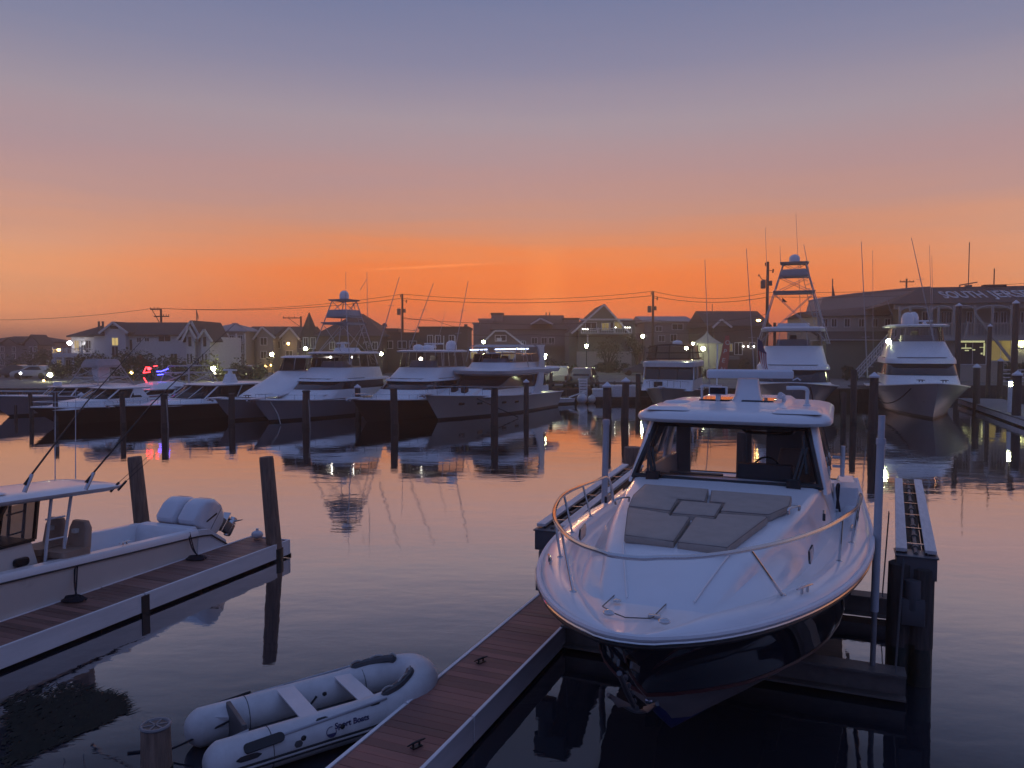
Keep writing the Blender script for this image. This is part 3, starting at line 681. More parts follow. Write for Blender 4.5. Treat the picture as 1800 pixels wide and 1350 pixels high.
guide('white plastic guide pole standing right of the navy cruiser', 1.93, 5.2, 3.62, 3.28, (.06, .18, 3.62))
guide('white plastic guide pole standing left of the cruiser windshield', -1.98, 6.2, 3.35, 3.3, (.05, .05, 3.35))

# ------------------------------------------------------------------ docks
def dock(name, label, v0, v1, u0, u1, base, th, z, m, joints):
    t = thing(name, label, 'dock', (base[0], base[1], 0), -th)
    w = MB(); u = u0
    while u < u1 - .1:
        e = min(u + .142, u1); w.box(v0 + .047, v1 - .047, u, e - .006, z - .03, z + random.uniform(-.002, .002)); u += .142
    w.build('plank_deck', m, t, False)
    for k in range(len(joints) - 1):
        a, b = joints[k], joints[k + 1]
        for s, vv in ((-1, v0), (1, v1)):
            MB().box(vv - .045 * (s > 0), vv + .045 * (s < 0), a + .012, b - .012, z - .30, z + .012).build('fascia', FASC, t, False, .008)
    MB().box(v0 + .002, v1 - .002, u1, u1 + .045, z - .30, z + .012).build('fascia', FASC, t, False, .008)
    w = MB(); L_ = u0 + .2
    while L_ < u1 - 1: w.box(v0 + .14, v1 - .14, L_, min(L_ + 2.2, u1 - .1), -.3, z - .05); L_ += 2.4
    w.build('float', FLOAT, t, False)
    return t
d1 = dock('finger_dock', 'narrow dock of red brown planks running between the dinghy and the navy cruiser', -3.12, -2.22, -3.5, 9.5, B0, TH, .35, DECKB, [-3.5, 2.0, 5.5, 9.5])
DL = (-4.790, 16.341); TL = R_(21)
d2 = dock('finger_dock', 'worn brown dock with pale fascia beside the white center console boat', -1.02, .0, -12, .0, DL, TL, .35, DECKL, [-12, -3.85, 0])
MB().box(-.03, .015, -3.93, -3.77, .0, .33).build('joint_plate', RUB, d2, False)
MB().box(-.95, -.02, .06, .10, -.2, .05).build('end_bumper', PILED, d2, False)
for (v, u) in ((-2.5, 1.2), (-2.8, 3.4)):
    p = uvw(v, u, .35); c = thing('dock_cleat', 'small dark cleat on the red brown planks ' + ('nearest the camera' if u < 2 else 'close to the cruiser bow'), 'cleat', p, -TH + 1.2, 'cleats on the red brown dock')
    cleat(c, (0, 0, 0), 0, .9, RUB); MB().box(-.06, .06, -.03, .03, 0, .012).build('cleat_base', RUB, c, False)

# ------------------------------------------------------------------ pilings
def piling(px, py, ytop, wpx, label, cap=None, lean=(0, 0), group=None, Y=None, m=PILED, z0=-1.5):
    p = G(px, py, 0) if Y is None else P(px, py, Y); p.z = 0
    zt = P(px, ytop, p.y).z
    r = wpx / F_PX * p.y / 2
    if cap == 'cone': zt -= r * 1.1
    t = thing('mooring_piling', label, 'piling', p, random.uniform(0, 6), group)
    lx, ly = lean; secs = [(z0, 1.06), (0, 1.05), (zt * .5, 1.0), (zt * .97, .95), (zt, .9)]
    w = MB(); w.tube([(lx * z / max(zt, .1), ly * z / max(zt, .1), z) for z, k in secs], [r * k for z, k in secs], 18); t.rotation_euler = (0, 0, 0)
    w.build('pole', m, t, ang=50)
    w = MB(); w.tube([(0, 0, z0), (0, 0, .22 + random.random() * .1)], r * 1.075, 18); w.build('waterline_growth', PILEW, t)
    if cap == 'cone':
        MB().lathe([(r * 1.22, -.02), (r * 1.25, .06), (r * .55, r * .8), (.02, r * 1.25)], (lx, ly, zt), 14).build('pile_cap', CAPW, t)
    elif cap == 'flat': MB().lathe([(r * 1.12, -.03), (r * 1.15, .02), (r * .9, .06)], (lx, ly, zt), 14).build('pile_cap', PILED, t)
    return t
piling(251, 935, 803, 25, 'bare brown piling behind the white outboard engines', m=PILE, lean=(-.16, 0))
piling(484, 984, 803, 26, 'bare brown piling at the end corner of the left dock', m=PILE, lean=(-.16, 0))
np_ = piling(276, 1385, 1275, 52, 'short thick brown piling beside the dinghy stern with crossed top', m=PILE)
rz_ = P(276, 1275, np_.location.y).z; r0 = 52 / F_PX * np_.location.y / 2 * .9
k = MB()
for a in (25, 85, 145):
    k.bar((r0 * math.cos(R_(a)), r0 * math.sin(R_(a)), rz_ + .005), (-r0 * math.cos(R_(a)), -r0 * math.sin(R_(a)), rz_ + .005), .014, .012)
k.tube([(r0 * 1.02 * math.cos(a), r0 * 1.02 * math.sin(a), rz_) for a in [2 * PI * i / 20 for i in range(21)]], .018, 6, False)
k.build('strap_top', PVCD, np_, False)
piling(1112, 870, 786, 33, 'brown piling behind the left edge of the cruiser windshield', m=PILE)
piling(1306, 905, 760, 26, 'dark piling seen through the middle of the cruiser windshield')
FP = [(1067, 752, 672, 15, 'cone', 'dark piling with white cone cap standing nearest to the left guide pole'),
 (1098, 742, 664, 13, 'cone', 'dark piling with white cone cap in front of the grey dock boxes'),
 (1122, 712, 657, 9, None, 'thin bare dark post behind the white dock boxes'),
 (869, 757, 683, 13, 'flat', 'dark piling in front of the cream motor yacht amidships'),
 (925, 738, 667, 9, 'cone', 'thin white capped piling near the cream motor yacht stern'),
 (694, 755, 684, 13, 'flat', 'dark piling against the black hull of the second sportfisher'),
 (538, 752, 688, 13, 'flat', 'dark piling with a hanging pale line against the grey sportfisher hull'),
 (630, 735, 676, 10, 'cone', 'white capped piling between the two towered sportfishers'),
 (407, 745, 693, 11, 'flat', 'dark piling at the bow of the boat with the slanted white cover'),
 (290, 752, 694, 12, 'flat', 'dark piling with a pale line in front of the white hardtop express boat'),
 (217, 750, 692, 9, 'flat', 'dark piling at the bow of the white hardtop express boat'),
 (187, 738, 695, 9, 'flat', 'dark piling in front of the maroon striped cabin boat'),
 (143, 738, 690, 10, 'cone', 'white topped dark piling right of the tower boat bow'),
 (99, 748, 691, 8, 'flat', 'thin dark piling beside the black bow at far left'),
 (56, 738, 692, 7, 'flat', 'thin dark piling in front of the leftmost boat'),
 (28, 737, 712, 5, None, 'low thin post at the far left edge of the water'),
 (1533, 770, 655, 15, 'cone', 'dark piling with white cone cap at the left bow of the rightmost sportfisher'),
 (1500, 742, 650, 11, None, 'bare dark piling between the two big sportfishers on the right'),
 (1482, 745, 690, 9, None, 'low dark piling behind the cruiser hardtop'),
 (1716, 722, 640, 11, 'cone', 'white capped piling touching the bow tip of the rightmost sportfisher'),
 (1786, 745, 652, 14, 'cone', 'thick white capped piling beside the dock bollard light'),
 (1757, 700, 630, 9, 'cone', 'white capped piling behind the right hand dock'),
 (1681, 703, 533, 9, 'cone', 'tall white capped piling in front of the restaurant veranda'),
 (1781, 700, 528, 10, 'cone', 'tallest white capped piling at the right edge of the photo'),
 (1736, 700, 570, 7, 'cone', 'mid height white capped piling in front of the lit garage'),
 (968, 707, 655, 6, None, 'thin dark post beside the white pickup truck')]
for px, py, yt, wd, cap, lab in FP:
    o = piling(px, py, yt, wd, lab, cap, group='pilings across the marina', lean=(random.uniform(-.06, .06), 0))
    if px in (538, 290):
        r = wd / F_PX * o.location.y / 2
        MB().tube(smooth_path([(r, -r, 1.6), (r * 1.3, -r * 1.2, .9), (r * 1.4, -r, .0)]), .03, 6).build('mooring_line', ROPEL, o)

# ------------------------------------------------------------------ inflatable dinghy
DA = R_(34.5)
din = thing('inflatable_dinghy', 'grey inflatable dinghy with two bench seats floating beside the red brown dock', 'dinghy', (-3.41, 8.05, 0), DA - PI / 2)
LEN, HW, RT = 2.86, .44, .215
def tubepath():
    pts = []
    for y in (0, .12, .3, .8, 1.3, 1.8): pts.append((-HW, y, .20 + .012 * y))
    pts += [(-HW * .97, 2.15, .25), (-HW * .78, 2.45, .30), (-HW * .42, 2.63, .345), (0, 2.69, .36)]
    return pts + [(-a, b, c) for a, b, c in pts[::-1][1:]]
tp = smooth_path(tubepath(), 5); n_ = len(tp)
rs = []
for i in range(n_):
    d = min(i, n_ - 1 - i); rs.append(RT * (.35 + .65 * min(1, (d / 6.0)) ** .6))
MB().tube(tp, rs, 20).build('buoyancy_tube', HYP, din, ang=60)
# rub strake: three lines around the outside
for k, (dz, m_) in enumerate(((-.015, RUB), (-.045, HYP), (-.07, RUB))):
    q = []
    for i in range(5, n_ - 5):
        t = (tp[min(i + 1, n_ - 1)] - tp[max(i - 1, 0)]); t.z = 0; t.normalize(); out = Vector((-t.y, t.x, 0))
        q.append(tp[i] + out * math.sqrt(max(rs[i] ** 2 - dz * dz, 0)) + Vector((0, 0, dz)))
    MB().tube(q, .013, 6).build('rub_strake', m_, din)
MB().prism([(-HW + .1, .45, .10), (HW - .1, .45, .10), (HW - .1, 2.2, .12), (.2, 2.5, .15), (-.2, 2.5, .15), (-HW + .1, 2.2, .12)], (0, 0, .03)).build('floor', HYPD, din, False)
MB().box(-HW + .1, HW - .1, .42, .47, .05, .47).build('transom', HYPD, din, False, .01)
for s in (-1, 1):
    MB().prism([(s * .36, .48, .40), (s * .36, .12, .34), (s * .2, .46, .30)], (0, 0, .03)).build('transom_brace', HYP, din, False)
for y in (.66, 2.08):
    for s in (-1, 1):
        c = Vector((s * HW * (1 if y < 2 else .97), y, .20 + .012 * y + (.01 if y > 2 else 0))); MB().tube([c + Vector((math.cos(a) * (RT + .002), 0, math.sin(a) * (RT + .002))) for a in [2 * PI * i / 24 for i in range(25)]], .0045, 5, False).build('glued_seam', HYPD, din)
for y0 in (1.02, 1.72):
    MB().box(-HW - .02, HW + .02, y0, y0 + .21, .405, .425).build('bench_seat', BENCH, din, False, .006)
    for s in (-1, 1): MB().box(s * (HW + .0) - .02, s * (HW + .0) + .02, y0 - .1, y0 + .33, .395, .405).build('seat_track', HYP, din, False)
def patch_on(s, y, dz, w, h, m_, name):
    """fabric patch wrapped on the tube's side: s side, y along, dz centre angle"""
    secs = []
    for i in range(7):
        yy = y - w / 2 + w * i / 6; q = []; e = h * math.sqrt(max(0.03, 1 - abs(2 * i / 6 - 1) ** 4))
        for j in range(5):
            a = dz + e * (j / 4 - .5); q.append((s * (HW + (RT + .006) * math.cos(a)), yy, .20 + .012 * yy + (RT + .006) * math.sin(a)))
        secs.append(q)
    return MB().loft(secs, closed=False).build(name, m_, din)
for s in (-1, 1):
    patch_on(s, .40, .30, .26, .26, RUB, 'patch')
    for y in (1.22, 1.85): patch_on(s, y, 1.05, .14, .22, RUB, 'oar_lock')
patch_on(-1, .2, .0, .2, .22, RUB, 'patch')
patch_on(1, .92, .22, .09, .32, HYPD, 'valve_patch')
for s in (-1, 1):
    k = MB(); yy = [1.98, 2.1, 2.25, 2.4, 2.5]
    q = smooth_path([(s * .46, 1.98, .44), (s * .42, 2.2, .475), (s * .30, 2.40, .515), (s * .2, 2.48, .53)], 5)
    k.tube(q, [.02] + [.055] * (len(q) - 2) + [.02], 8); k.build('bow_patch', HYPD, din)
    k = MB(); q2 = [p + Vector((0, 0, .05)) for p in q]; k.tube([p + Vector((0, 0, .018 * math.sin(i * 1.1))) for i, p in enumerate(q2)], .014, 6); k.build('grab_line', ROPEL, din)
    k = MB(); k.tube([(s * (HW + .14), .78, .37), (s * (HW + .10), 2.0, .43)], .017, 8); k.build('oar', OARM, din)
    k = MB(); k.stack([(-.008, 0, .42, .055, .04, .05), (.008, 0, .42, .055, .04, .05)], 4); b_ = k.build('oar_blade', RUB, din); b_.location = (s * (HW + .17), .36, .345); b_.rotation_euler = (R_(6), s * R_(35), s * R_(1.5))
MB().tube([(-HW + .2, 1.45, .30), (-HW + .21, 1.36, .22)], .015, 6).build('handle', RUB, din)
for y in (1.55, 2.1): MB().ball((-HW + .19, y, .29), .035, 8, 6, (.5, 1, 1)).build('valve', RUB, din)
for y in (.98, 1.42): MB().ball((HW + .20, y, .30), .03, 8, 6, (.6, 1, 1)).build('lifeline_knob', RUB, din)
import mathutils
def side_text(txt, y, ang_, size, m_, name):
    # local frame on the right-hand tube side: text x runs forward (+y), text up follows the tube
    nrm = Vector((math.cos(ang_), 0, math.sin(ang_))); xa = Vector((0, 1, 0)); up = nrm.cross(xa).normalized()
    o = Vector((HW + (RT + .004) * math.cos(ang_), y, .20 + .012 * y + (RT + .004) * math.sin(ang_)))
    mw = Matrix(((xa.x, up.x, nrm.x, o.x), (xa.y, up.y, nrm.y, o.y), (xa.z, up.z, nrm.z, o.z), (0, 0, 0, 1)))
    return text_mesh(name, txt, m_, din, size, mw, .002, .15, .002)
side_text('Sport Boats', 1.33, .38, .085, INKB, 'lettering')
pass
k = MB(); nrm = Vector((math.cos(.3), 0, math.sin(.3))); up = Vector((-math.sin(.3), 0, math.cos(.3))); o_ = Vector((HW, 1.29, .2155)) + nrm * (RT + .003)
k.tube([o_ + Vector((0, .055 * math.cos(a), 0)) + up * .055 * math.sin(a) for a in [R_(20 + 300 * i / 16) + .9 for i in range(17)]], .004, 5)
k.prism([o_ + Vector((0, .05 * math.cos(a), 0)) + up * .05 * math.sin(a) for a in [PI + .3 + (PI - .6) * i / 8 for i in range(9)]], nrm * .003)
k.build('round_emblem', INKB, din)
MB().tube(smooth_path([(-.2, .42, .3), (-.35, -.1, .1), (-.5, -.35, .012), (-.62, -.38, .012), (-.7, -.55, .012)]), .012, 6).build('stern_line', ROPE, din)

# ------------------------------------------------------------------ center console moored at the left dock
def cc_uv(v, u, z): return Vector((DL[0] + math.sin(TL) * u + math.cos(TL) * v, DL[1] + math.cos(TL) * u - math.sin(TL) * v, z))
CV, CU = -1.84, -1.35
cc = thing('center_console_boat', 'white center console fishing boat with hardtop and two outboard engines beside the left dock', 'boat', cc_uv(CV, CU, 0), -TL)
HB = .86
def cz_(y): return .80 + .055 * max(0, -y)
CY = [-9, -7, -5, -4, -3, -2, -1, -.35, 0]
def hbc(y): return HB - .02 * max(0, y + 2)
w = MB()
w.loft([[(-hbc(y), y, cz_(y)), (-hbc(y) * .99, y, cz_(y) - .1), (-hbc(y) * .92, y, .1), (-hbc(y) * .8, y, -.2), (hbc(y) * .8, y, -.2), (hbc(y) * .92, y, .1), (hbc(y) * .99, y, cz_(y) - .1), (hbc(y), y, cz_(y))] for y in CY], closed=False)
w.poly([(-.82, 0, .75), (-.75, 0, -.2), (.75, 0, -.2), (.82, 0, .75)])
w.build('hull', TANH, cc, True)
for s in (-1, 1):
    w = MB(); w.loft([[(s * (hbc(y) + .02), y, cz_(y) - .09), (s * (hbc(y) + .02), y, cz_(y) - .01), (s * (hbc(y) - .01), y, cz_(y) + .03), (s * (hbc(y) - .16), y, cz_(y) + .035), (s * (hbc(y) - .18), y, cz_(y) + .01), (s * (hbc(y) - .2), y, .32)] for y in CY[:-1] + [-.2]], closed=False)
    # stern quarter sloping down to the swim bracket
    w.prism([(s * .845, -.2, .83), (s * .84, .12, .78), (s * .80, .62, .44), (s * .79, .62, .12), (s * .80, -.2, .1)], (-s * .16, 0, 0))
    w.build('gunwale', GEL, cc, True, ang=50)
    MB().tube([(s * (hbc(y) + .018), y, cz_(y) - .10) for y in CY[:-1]] + [(s * .862, -.1, .70), (s * .852, .14, .66), (s * .815, .62, .36)], .016, 6).build('rub_rail', RUB, cc)
MB().box(-.7, .7, -9, -.1, .28, .33).build('cockpit_floor', GELM, cc, False)
w = MB(); w.stack([(.3, -.42, -.05, .68, .05, .05), (.78, -.36, -.02, .68, .05, .05), (.86, -.30, -.06, .66, .05, .05)], 4); w.build('transom_seat', GELM, cc)
w = MB(); w.box(-.62, .62, 0, .4, .3, .36); w.build('engine_bracket', GELM, cc, False, .02)
for xx in (-.42, .16):
    w = MB(); w.stack([(-.44, -.16, .22, .15, .06, .10), (-.3, -.25, .31, .21, .07, .11), (-.1, -.34, .37, .255, .08, .12), (.14, -.365, .36, .265, .08, .12), (.32, -.34, .24, .25, .08, .11), (.39, -.30, .10, .22, .07, .09), (.41, -.26, .04, .19, .06, .08)], 5)
    e = w.build('outboard_engine', ENGW, cc, ang=32); e.location = (xx + .22, .42, .95); e.rotation_euler = (R_(50), 0, 0)
    MB().bar((.264, .12, -.05), (.270, -.16, .11), .012, .03).build('engine_stripe', RUB, e, False)
    MB().stack([(-.115, -.325, .372, .256, .12, .15), (-.10, -.333, .375, .259, .12, .15)], 5).build('cowl_seam', ENGG, e)
    w = MB(); w.stack([(-.95, .02, .30, .05, .04, .04), (-.35, .0, .24, .08, .05, .05)], 3)
    w.build('lower_unit', ENGG, e, True)
    w = MB(); w.tube([(0, .0, -.86), (0, .42, -.86)], [.05, .07], 10)
    for a in (0, 120, 240):
        ca, sa = math.cos(R_(a)), math.sin(R_(a)); w.prism([(0, .30, -.86), (.16 * ca - .06 * sa, .34, -.86 + .16 * sa + .06 * ca), (.20 * ca + .06 * sa, .42, -.86 + .20 * sa - .06 * ca)], (0, .02, 0))
    w.prism([(-.07, -.02, -.62), (.07, -.02, -.62), (.09, .42, -.62), (-.09, .42, -.62)], (0, 0, .02)); w.build('propeller', STEEL, e, True)
# console, windscreen, seats
w = MB(); w.stack([(.3, -5.4, -3.25, .42, .15, .06), (.95, -5.1, -3.3, .42, .15, .06), (1.36, -4.6, -3.4, .40, .12, .06)], 5); w.build('console', TANH, cc)
cp = MB().stack([(-.02, 0, .26, .07, .06, .06), (.02, 0, .26, .07, .06, .06)], 5).build('console_port', DGLASS, cc)
cp.location = (.43, -3.75, 1.05); cp.rotation_euler = (0, PI / 2, 0)
MB().poly([(.42, -4.25, 1.36), (.42, -3.4, 1.36), (.40, -3.3, 1.98), (.40, -3.8, 1.98)]).build('side_windscreen', SIDEG, cc, False)
MB().poly([(-.4, -4.35, 1.36), (.41, -4.35, 1.36), (.39, -3.85, 2.0), (-.39, -3.85, 2.0)]).build('front_windscreen', SIDEG, cc, False)
w = MB()
for a, b in (((.42, -4.27, 1.36), (.40, -3.82, 2.0)), ((.42, -3.38, 1.36), (.40, -3.28, 2.0)), ((.42, -4.27, 1.36), (.42, -3.38, 1.36)), ((-.42, -3.38, 1.36), (-.40, -3.28, 2.0)), ((-.42, -4.27, 1.36), (-.40, -3.82, 2.0))): w.bar(a, b, .05)
w.build('windscreen_frame', BLK, cc, False)
for s in (-1, 1):
    w = MB()
    w.tube([(s * .46, -3.3, .33), (s * .46, -3.2, 1.2), (s * .48, -3.1, 2.0)], .026, 8); w.tube([(s * .52, -2.95, .33), (s * .50, -2.9, 1.2), (s * .54, -2.78, 1.99)], .026, 8)
    for zz in (.6, .95, 1.3, 1.65): w.tube([(s * .46, -3.2, zz), (s * .51, -2.88, zz)], .016, 6)
    w.build('top_support', GELM, cc)
for xx in (.16, .74):
    w = MB(); w.stack([(.33, -3.05, -2.6, .2, .05, .05), (.95, -3.05, -2.6, .22, .05, .05), (1.0, -3.15, -2.6, .25, .08, .08), (1.10, -3.15, -2.6, .25, .08, .08)], 4)
    o = w.build('helm_seat', SEATV, cc); o.location.x = xx - .2
    w = MB(); w.stack([(1.05, -2.74, -2.6, .24, .05, .05), (1.40, -2.68, -2.55, .22, .06, .06), (1.52, -2.66, -2.56, .16, .05, .05)], 4); o2 = w.build('seat_back', SEATV, o)
    MB().box(-.045, .045, -2.76, -2.535, 1.33, 1.40).build('backrest_slot', TANH, o2, False)
w = MB(); w.box(-.35, .3, -2.1, -1.6, .33, .62); w.build('cooler', GELM, cc, True, .03)
MB().ball((.28, -1.95, .75), .022, 8, 6).build('blue_light', BLUEL, cc)
w = MB().stack([(1.93, -8.5, -1.95, .62, .3, .25), (1.97, -8.6, -1.80, .74, .35, .3), (2.02, -8.6, -1.78, .76, .35, .3), (2.06, -8.5, -1.95, .66, .3, .3), (2.08, -8.3, -2.3, .45, .3, .25)], 6)
w.v = [(x, y, z + (-1.8 - y) * .05) for x, y, z in w.v]
ht = w.build('hardtop', GEL, cc, ang=60)
MB().stack([(2.2, -6.0, -3.8, .5, .2, .15), (2.25, -5.9, -4.0, .4, .2, .15)], 5).build('top_hatch', GELM, ht)
k = MB().stack([(0, -.3, .3, .07, .05, .05), (.07, -.32, .32, .08, .06, .06), (.12, -.3, .3, .06, .05, .05)], 4); o = k.build('radar_array', GELM, cc); o.location = (.15, -4.9, 2.6); o.rotation_euler = (0, 0, R_(-40))
MB().stack([(2.2, -5.1, -4.7, .18, .1, .1), (2.6, -5.0, -4.8, .12, .08, .08)], 4).build('radar_pedestal', GELM, cc).location.x = .15
k = MB(); k.tube([(0, -3.9, 2.14), (0, -3.9, 2.17)], .05, 8)
k.build('top_lamp', CANVAS, cc)
def to_cc(p):
    dx, dy = p[0] - cc.location.x, p[1] - cc.location.y
    return Vector((dx * math.cos(TL) - dy * math.sin(TL), dx * math.sin(TL) + dy * math.cos(TL), p[2]))
for (x0, y0), (x1, y1), (x2, y2), Y0, Y2 in (((150, 848), (266, 711), (413, 569), 12.6, 15.5), ((42, 852), (152, 707), (255, 592), 11.9, 14.2)):
    a, b, c = to_cc(P(x0, y0, Y0)), to_cc(P(x1, y1, Y0 + 1.0)), to_cc(P(x2, y2, Y2))
    k = MB(); k.tube([a, a.lerp(b, .5), b, b.lerp(c, .5), c], [.017, .015, .011, .007, .004], 8); o = k.build('outrigger_pole', BLK, cc)
    MB().tube([a - Vector((0, 0, .12)), a + (b - a) * .12], [.035, .03], 8).build('outrigger_base', STEEL, o)
for x0, y0, y1, Y0 in ((97, 845, 690, 12.4), (133, 842, 680, 12.6)):
    a, b = to_cc(P(x0, y0, Y0)), to_cc(P(x0, y1, Y0)); MB().tube([a, b], [.009, .004], 5).build('whip_antenna', GELM, cc)
for y in (-2.99, -3.15):
    k = MB(); k.tube([(.66, y + 1.05, 1.93), (.70, y + 1.2, 2.08)], .022, 8); k.tube([(.70, y + 1.2, 2.08), (.95, y + 1.7, 2.55)], [.006, .003], 5); k.build('fishing_rod', BLK, cc)
for y in (-4.6, -1.9): cleat(cc, (.75, y, cz_(y) + .04), PI / 2, .9)
# mooring lines to the left dock with coils
def coil(name, label, c, n=4, r=.13):
    k = MB(); pts = []
    for i in range(n * 14):
        a = 2 * PI * i / 14; rr = r * (1 - .12 * (i // 14) + .08 * math.sin(i * 1.7)); pts.append((rr * math.cos(a) * 1.4, rr * math.sin(a) * .8, .02 + .018 * (i // 14)))
    k.tube(pts, .017, 6)
    return k
def line_thing(label, top, base, n):
    c = coil('', '', base, n); tl_ = Vector(top) - Vector(base)
    c.tube(smooth_path([(0.05, 0, .06), (tl_.x * .45, tl_.y * .45, tl_.z * .38), tl_]), .014, 6)
    c.tube(smooth_path([(0.0, .04, .06), (tl_.x * .5 + .03, tl_.y * .5, tl_.z * .42), tl_ + Vector((.03, .02, 0))]), .012, 6)
    c.box(-.12, .12, -.03, .03, 0, .05)
    o = c.build('mooring_rope', ROPE, None); o.location = base; return tag(o, label, 'rope', 'mooring ropes on the left dock')
line_thing('black rope tied amidships from the center console and heaped on the brown dock', cc_uv(CV + .80, CU - 2.95, .95), cc_uv(-.78, -4.55, .36), 4)
line_thing('black rope running from the center console stern quarter to the dock cleat', cc_uv(CV + .80, CU - .45, .84), cc_uv(-.74, -1.9, .36), 3)
fb = MB(); fb.ball((0, 0, .09), .105, 12, 8, (1.25, .9, .85)); fb.tube([(0, 0, .15), (0, 0, .22)], .03, 8); o = fb.build('fender', CAPW, None); o.location = cc_uv(-.72, -.14, .36); tag(o, 'small white fender lying at the outer end of the left dock', 'fender')

# seaweed patch near the left bottom corner
wd = MB()
for i in range(2600):
    a = random.random(); px = 8 + 205 * a; top = 1225 - 25 * math.sin(a * 3) + 10 * random.random(); bot = 1350 - 95 * a
    py = top + (bot - top) * random.random() ** .8
    p = G(px + random.gauss(0, 5), py, 0.01); ang_ = random.gauss(1.1, .5); L_ = random.uniform(.06, .2); wdt = random.uniform(.008, .022)
    d = Vector((math.cos(ang_), math.sin(ang_), 0)); n = Vector((-d.y, d.x, 0)) * wdt; z1 = random.uniform(.0, .02)
    wd.add([p - n, p + n, p + d * L_ + Vector((0, 0, z1))], [(0, 1, 2)])
for px, py in ((0, 0),):
    pass
o = wd.build('seaweed', WEED, None, False); o['kind'] = 'stuff'
# ------------------------------------------------------------------ boats across the marina
class Boat:
    def __init__(s, name, label, px, py, th, rake, group='boats moored across the marina', Y=None):
        s.th = R_(th); wl = G(px, py, 0) if Y is None else P(px, py, Y)
        s.x = wl.x - math.sin(s.th) * rake; s.y = wl.y - math.cos(s.th) * rake; s.rake = rake
        s.t = thing(name, label, 'boat', (s.x, s.y, 0), -s.th, group)
    def loc(s, p):
        dx, dy = p[0] - s.x, p[1] - s.y
        return Vector((dx * math.cos(s.th) - dy * math.sin(s.th), dx * math.sin(s.th) + dy * math.cos(s.th), p[2]))
    def u_at(s, px):
        k = P(px, 610, 50).x / 50; return (k * s.y - s.x) / (math.sin(s.th) - k * math.cos(s.th))
    def Yu(s, v, u): return s.y + math.cos(s.th) * u - math.sin(s.th) * v
    def z(s, py, u, v=0): return P(900, py, s.Yu(v, u)).z
    def pole(s, a, b, Y, r0=.03, r1=.012, name='outrigger_pole', m=None):
        A, B = s.loc(P(a[0], a[1], Y)), s.loc(P(b[0], b[1], Y))
        k = MB(); k.tube([A, A.lerp(B, .5), B], [r0, (r0 + r1) / 2, r1], 6)
        if name == 'outrigger_pole':
            for f in (.3, .6): k.tube([A.lerp(B, f) - Vector((.25, 0, 0)), A.lerp(B, f) + Vector((.25, 0, .02))], .014, 4)
        return k.build(name, m or ALU, s.t)
    def hull(s, L, B, zb, zs, mside, mboot=None, flare=.8, mdeck=None):
        s.L, s.B, s.zb, s.zs = L, B, zb, zs; rk = s.rake
        T = [0, .01, .03, .06, .1, .16, .24, .34, .46, .6, .8, 1]
        W = [0, .12, .3, .55, .8, 1]
        def pt(t, w, sd):
            y0 = rk * (1 - w) ** 1.2; sz = zs + (zb - zs) * (1 - t) ** 1.9
            hb = B / 2 * (flare + (1 - flare) * w ** 1.6) * (1 - (1 - min(t / .62, 1)) ** 2) ** (.72 + .5 * (1 - w)) * (1 - .08 * max(0, t - .6) / .4)
            return (sd * hb, y0 + t * (L - y0), -.35 + (sz + .35) * w)
        s.pt = pt
        w = MB()
        for sd in (-1, 1): w.loft([[pt(t, q, sd) for q in W] for t in T], closed=False)
        w.poly([pt(1, q, -1) for q in W] + [pt(1, q, 1) for q in W[::-1]])
        w.build('hull', mside, s.t, ang=55)
        # boot top: slightly proud dark band at the waterline
        w = MB(); zt = .14
        for sd in (-1, 1):
            secs = []
            for t in T:
                q = []
                for zz in (-.1, .03, zt):
                    sz = zs + (zb - zs) * (1 - t) ** 1.9; p = pt(t, (zz + .35) / (sz + .35), sd); q.append((p[0] + sd * .012, p[1] - .012, p[2]))
                secs.append(q)
            w.loft(secs, closed=False)
        w.build('boot_stripe', mboot or BLACKH, s.t, ang=55)
        dk = MB().loft([[(f * pt(t, 1, 1)[0], pt(t, 1, 1)[1] + .01, pt(t, 1, 1)[2] - .02 + .06 * (1 - f * f) * min(1, pt(t, 1, 1)[0]))for f in (1, .9, .5, 0, -.5, -.9, -1)] for t in T], closed=False)
        dk.build('deck', mdeck or FARW, s.t, ang=55)
        MB().tube([pt(t, 1, -1) for t in T[::-1]] + [pt(t, 1, 1) for t in T[1:]], .045, 6).build('toe_rail', FARW, s.t)
        return s
    def rail(s, t1=.45, h=.5):
        T = [.0, .03, .08, .15, .25, .35, t1]; w = MB()
        for sd in (-1, 1):
            w.tube([(p[0] * .97, p[1] + .1, p[2] + h) for p in [s.pt(t, 1, sd) for t in T]], .016, 5)
            for t in T[1:]:
                p = s.pt(t, 1, sd); w.tube([(p[0] * .96, p[1] + .1, p[2]), (p[0] * .97, p[1] + .1, p[2] + h)], .013, 4)
        w.build('bow_rail', STEEL, s.t)
    def pulpit(s):
        zt = s.zb; w = MB(); w.prism([(-.22, -.45, zt + .03), (.22, -.45, zt + .03), (.3, .6, zt + .03), (-.3, .6, zt + .03)], (0, 0, .07)); w.build('bow_pulpit', FARW, s.t, True, .02)
        w = MB(); w.tube([(0, -.55, zt + .02), (0, -.2, zt - .1)], .05, 6); w.bar((-.2, -.42, zt - .05), (.2, -.42, zt - .05), .06); w.build('anchor', STEEL, s.t)
    def cab(s, name, m, lv, k=5, ang=45, par=None): return MB().stack(lv, k).build(name, m, par or s.t, True, ang=ang)
    def dome(s, x, y, z, r, h, par=None):
        return MB().lathe([(r * .8, 0), (r, h * .12), (r, h * .55), (r * .8, h * .82), (r * .4, h * .97), (.01, h)], (x, y, z), 14).build('radar_dome', FARW, par or s.t)
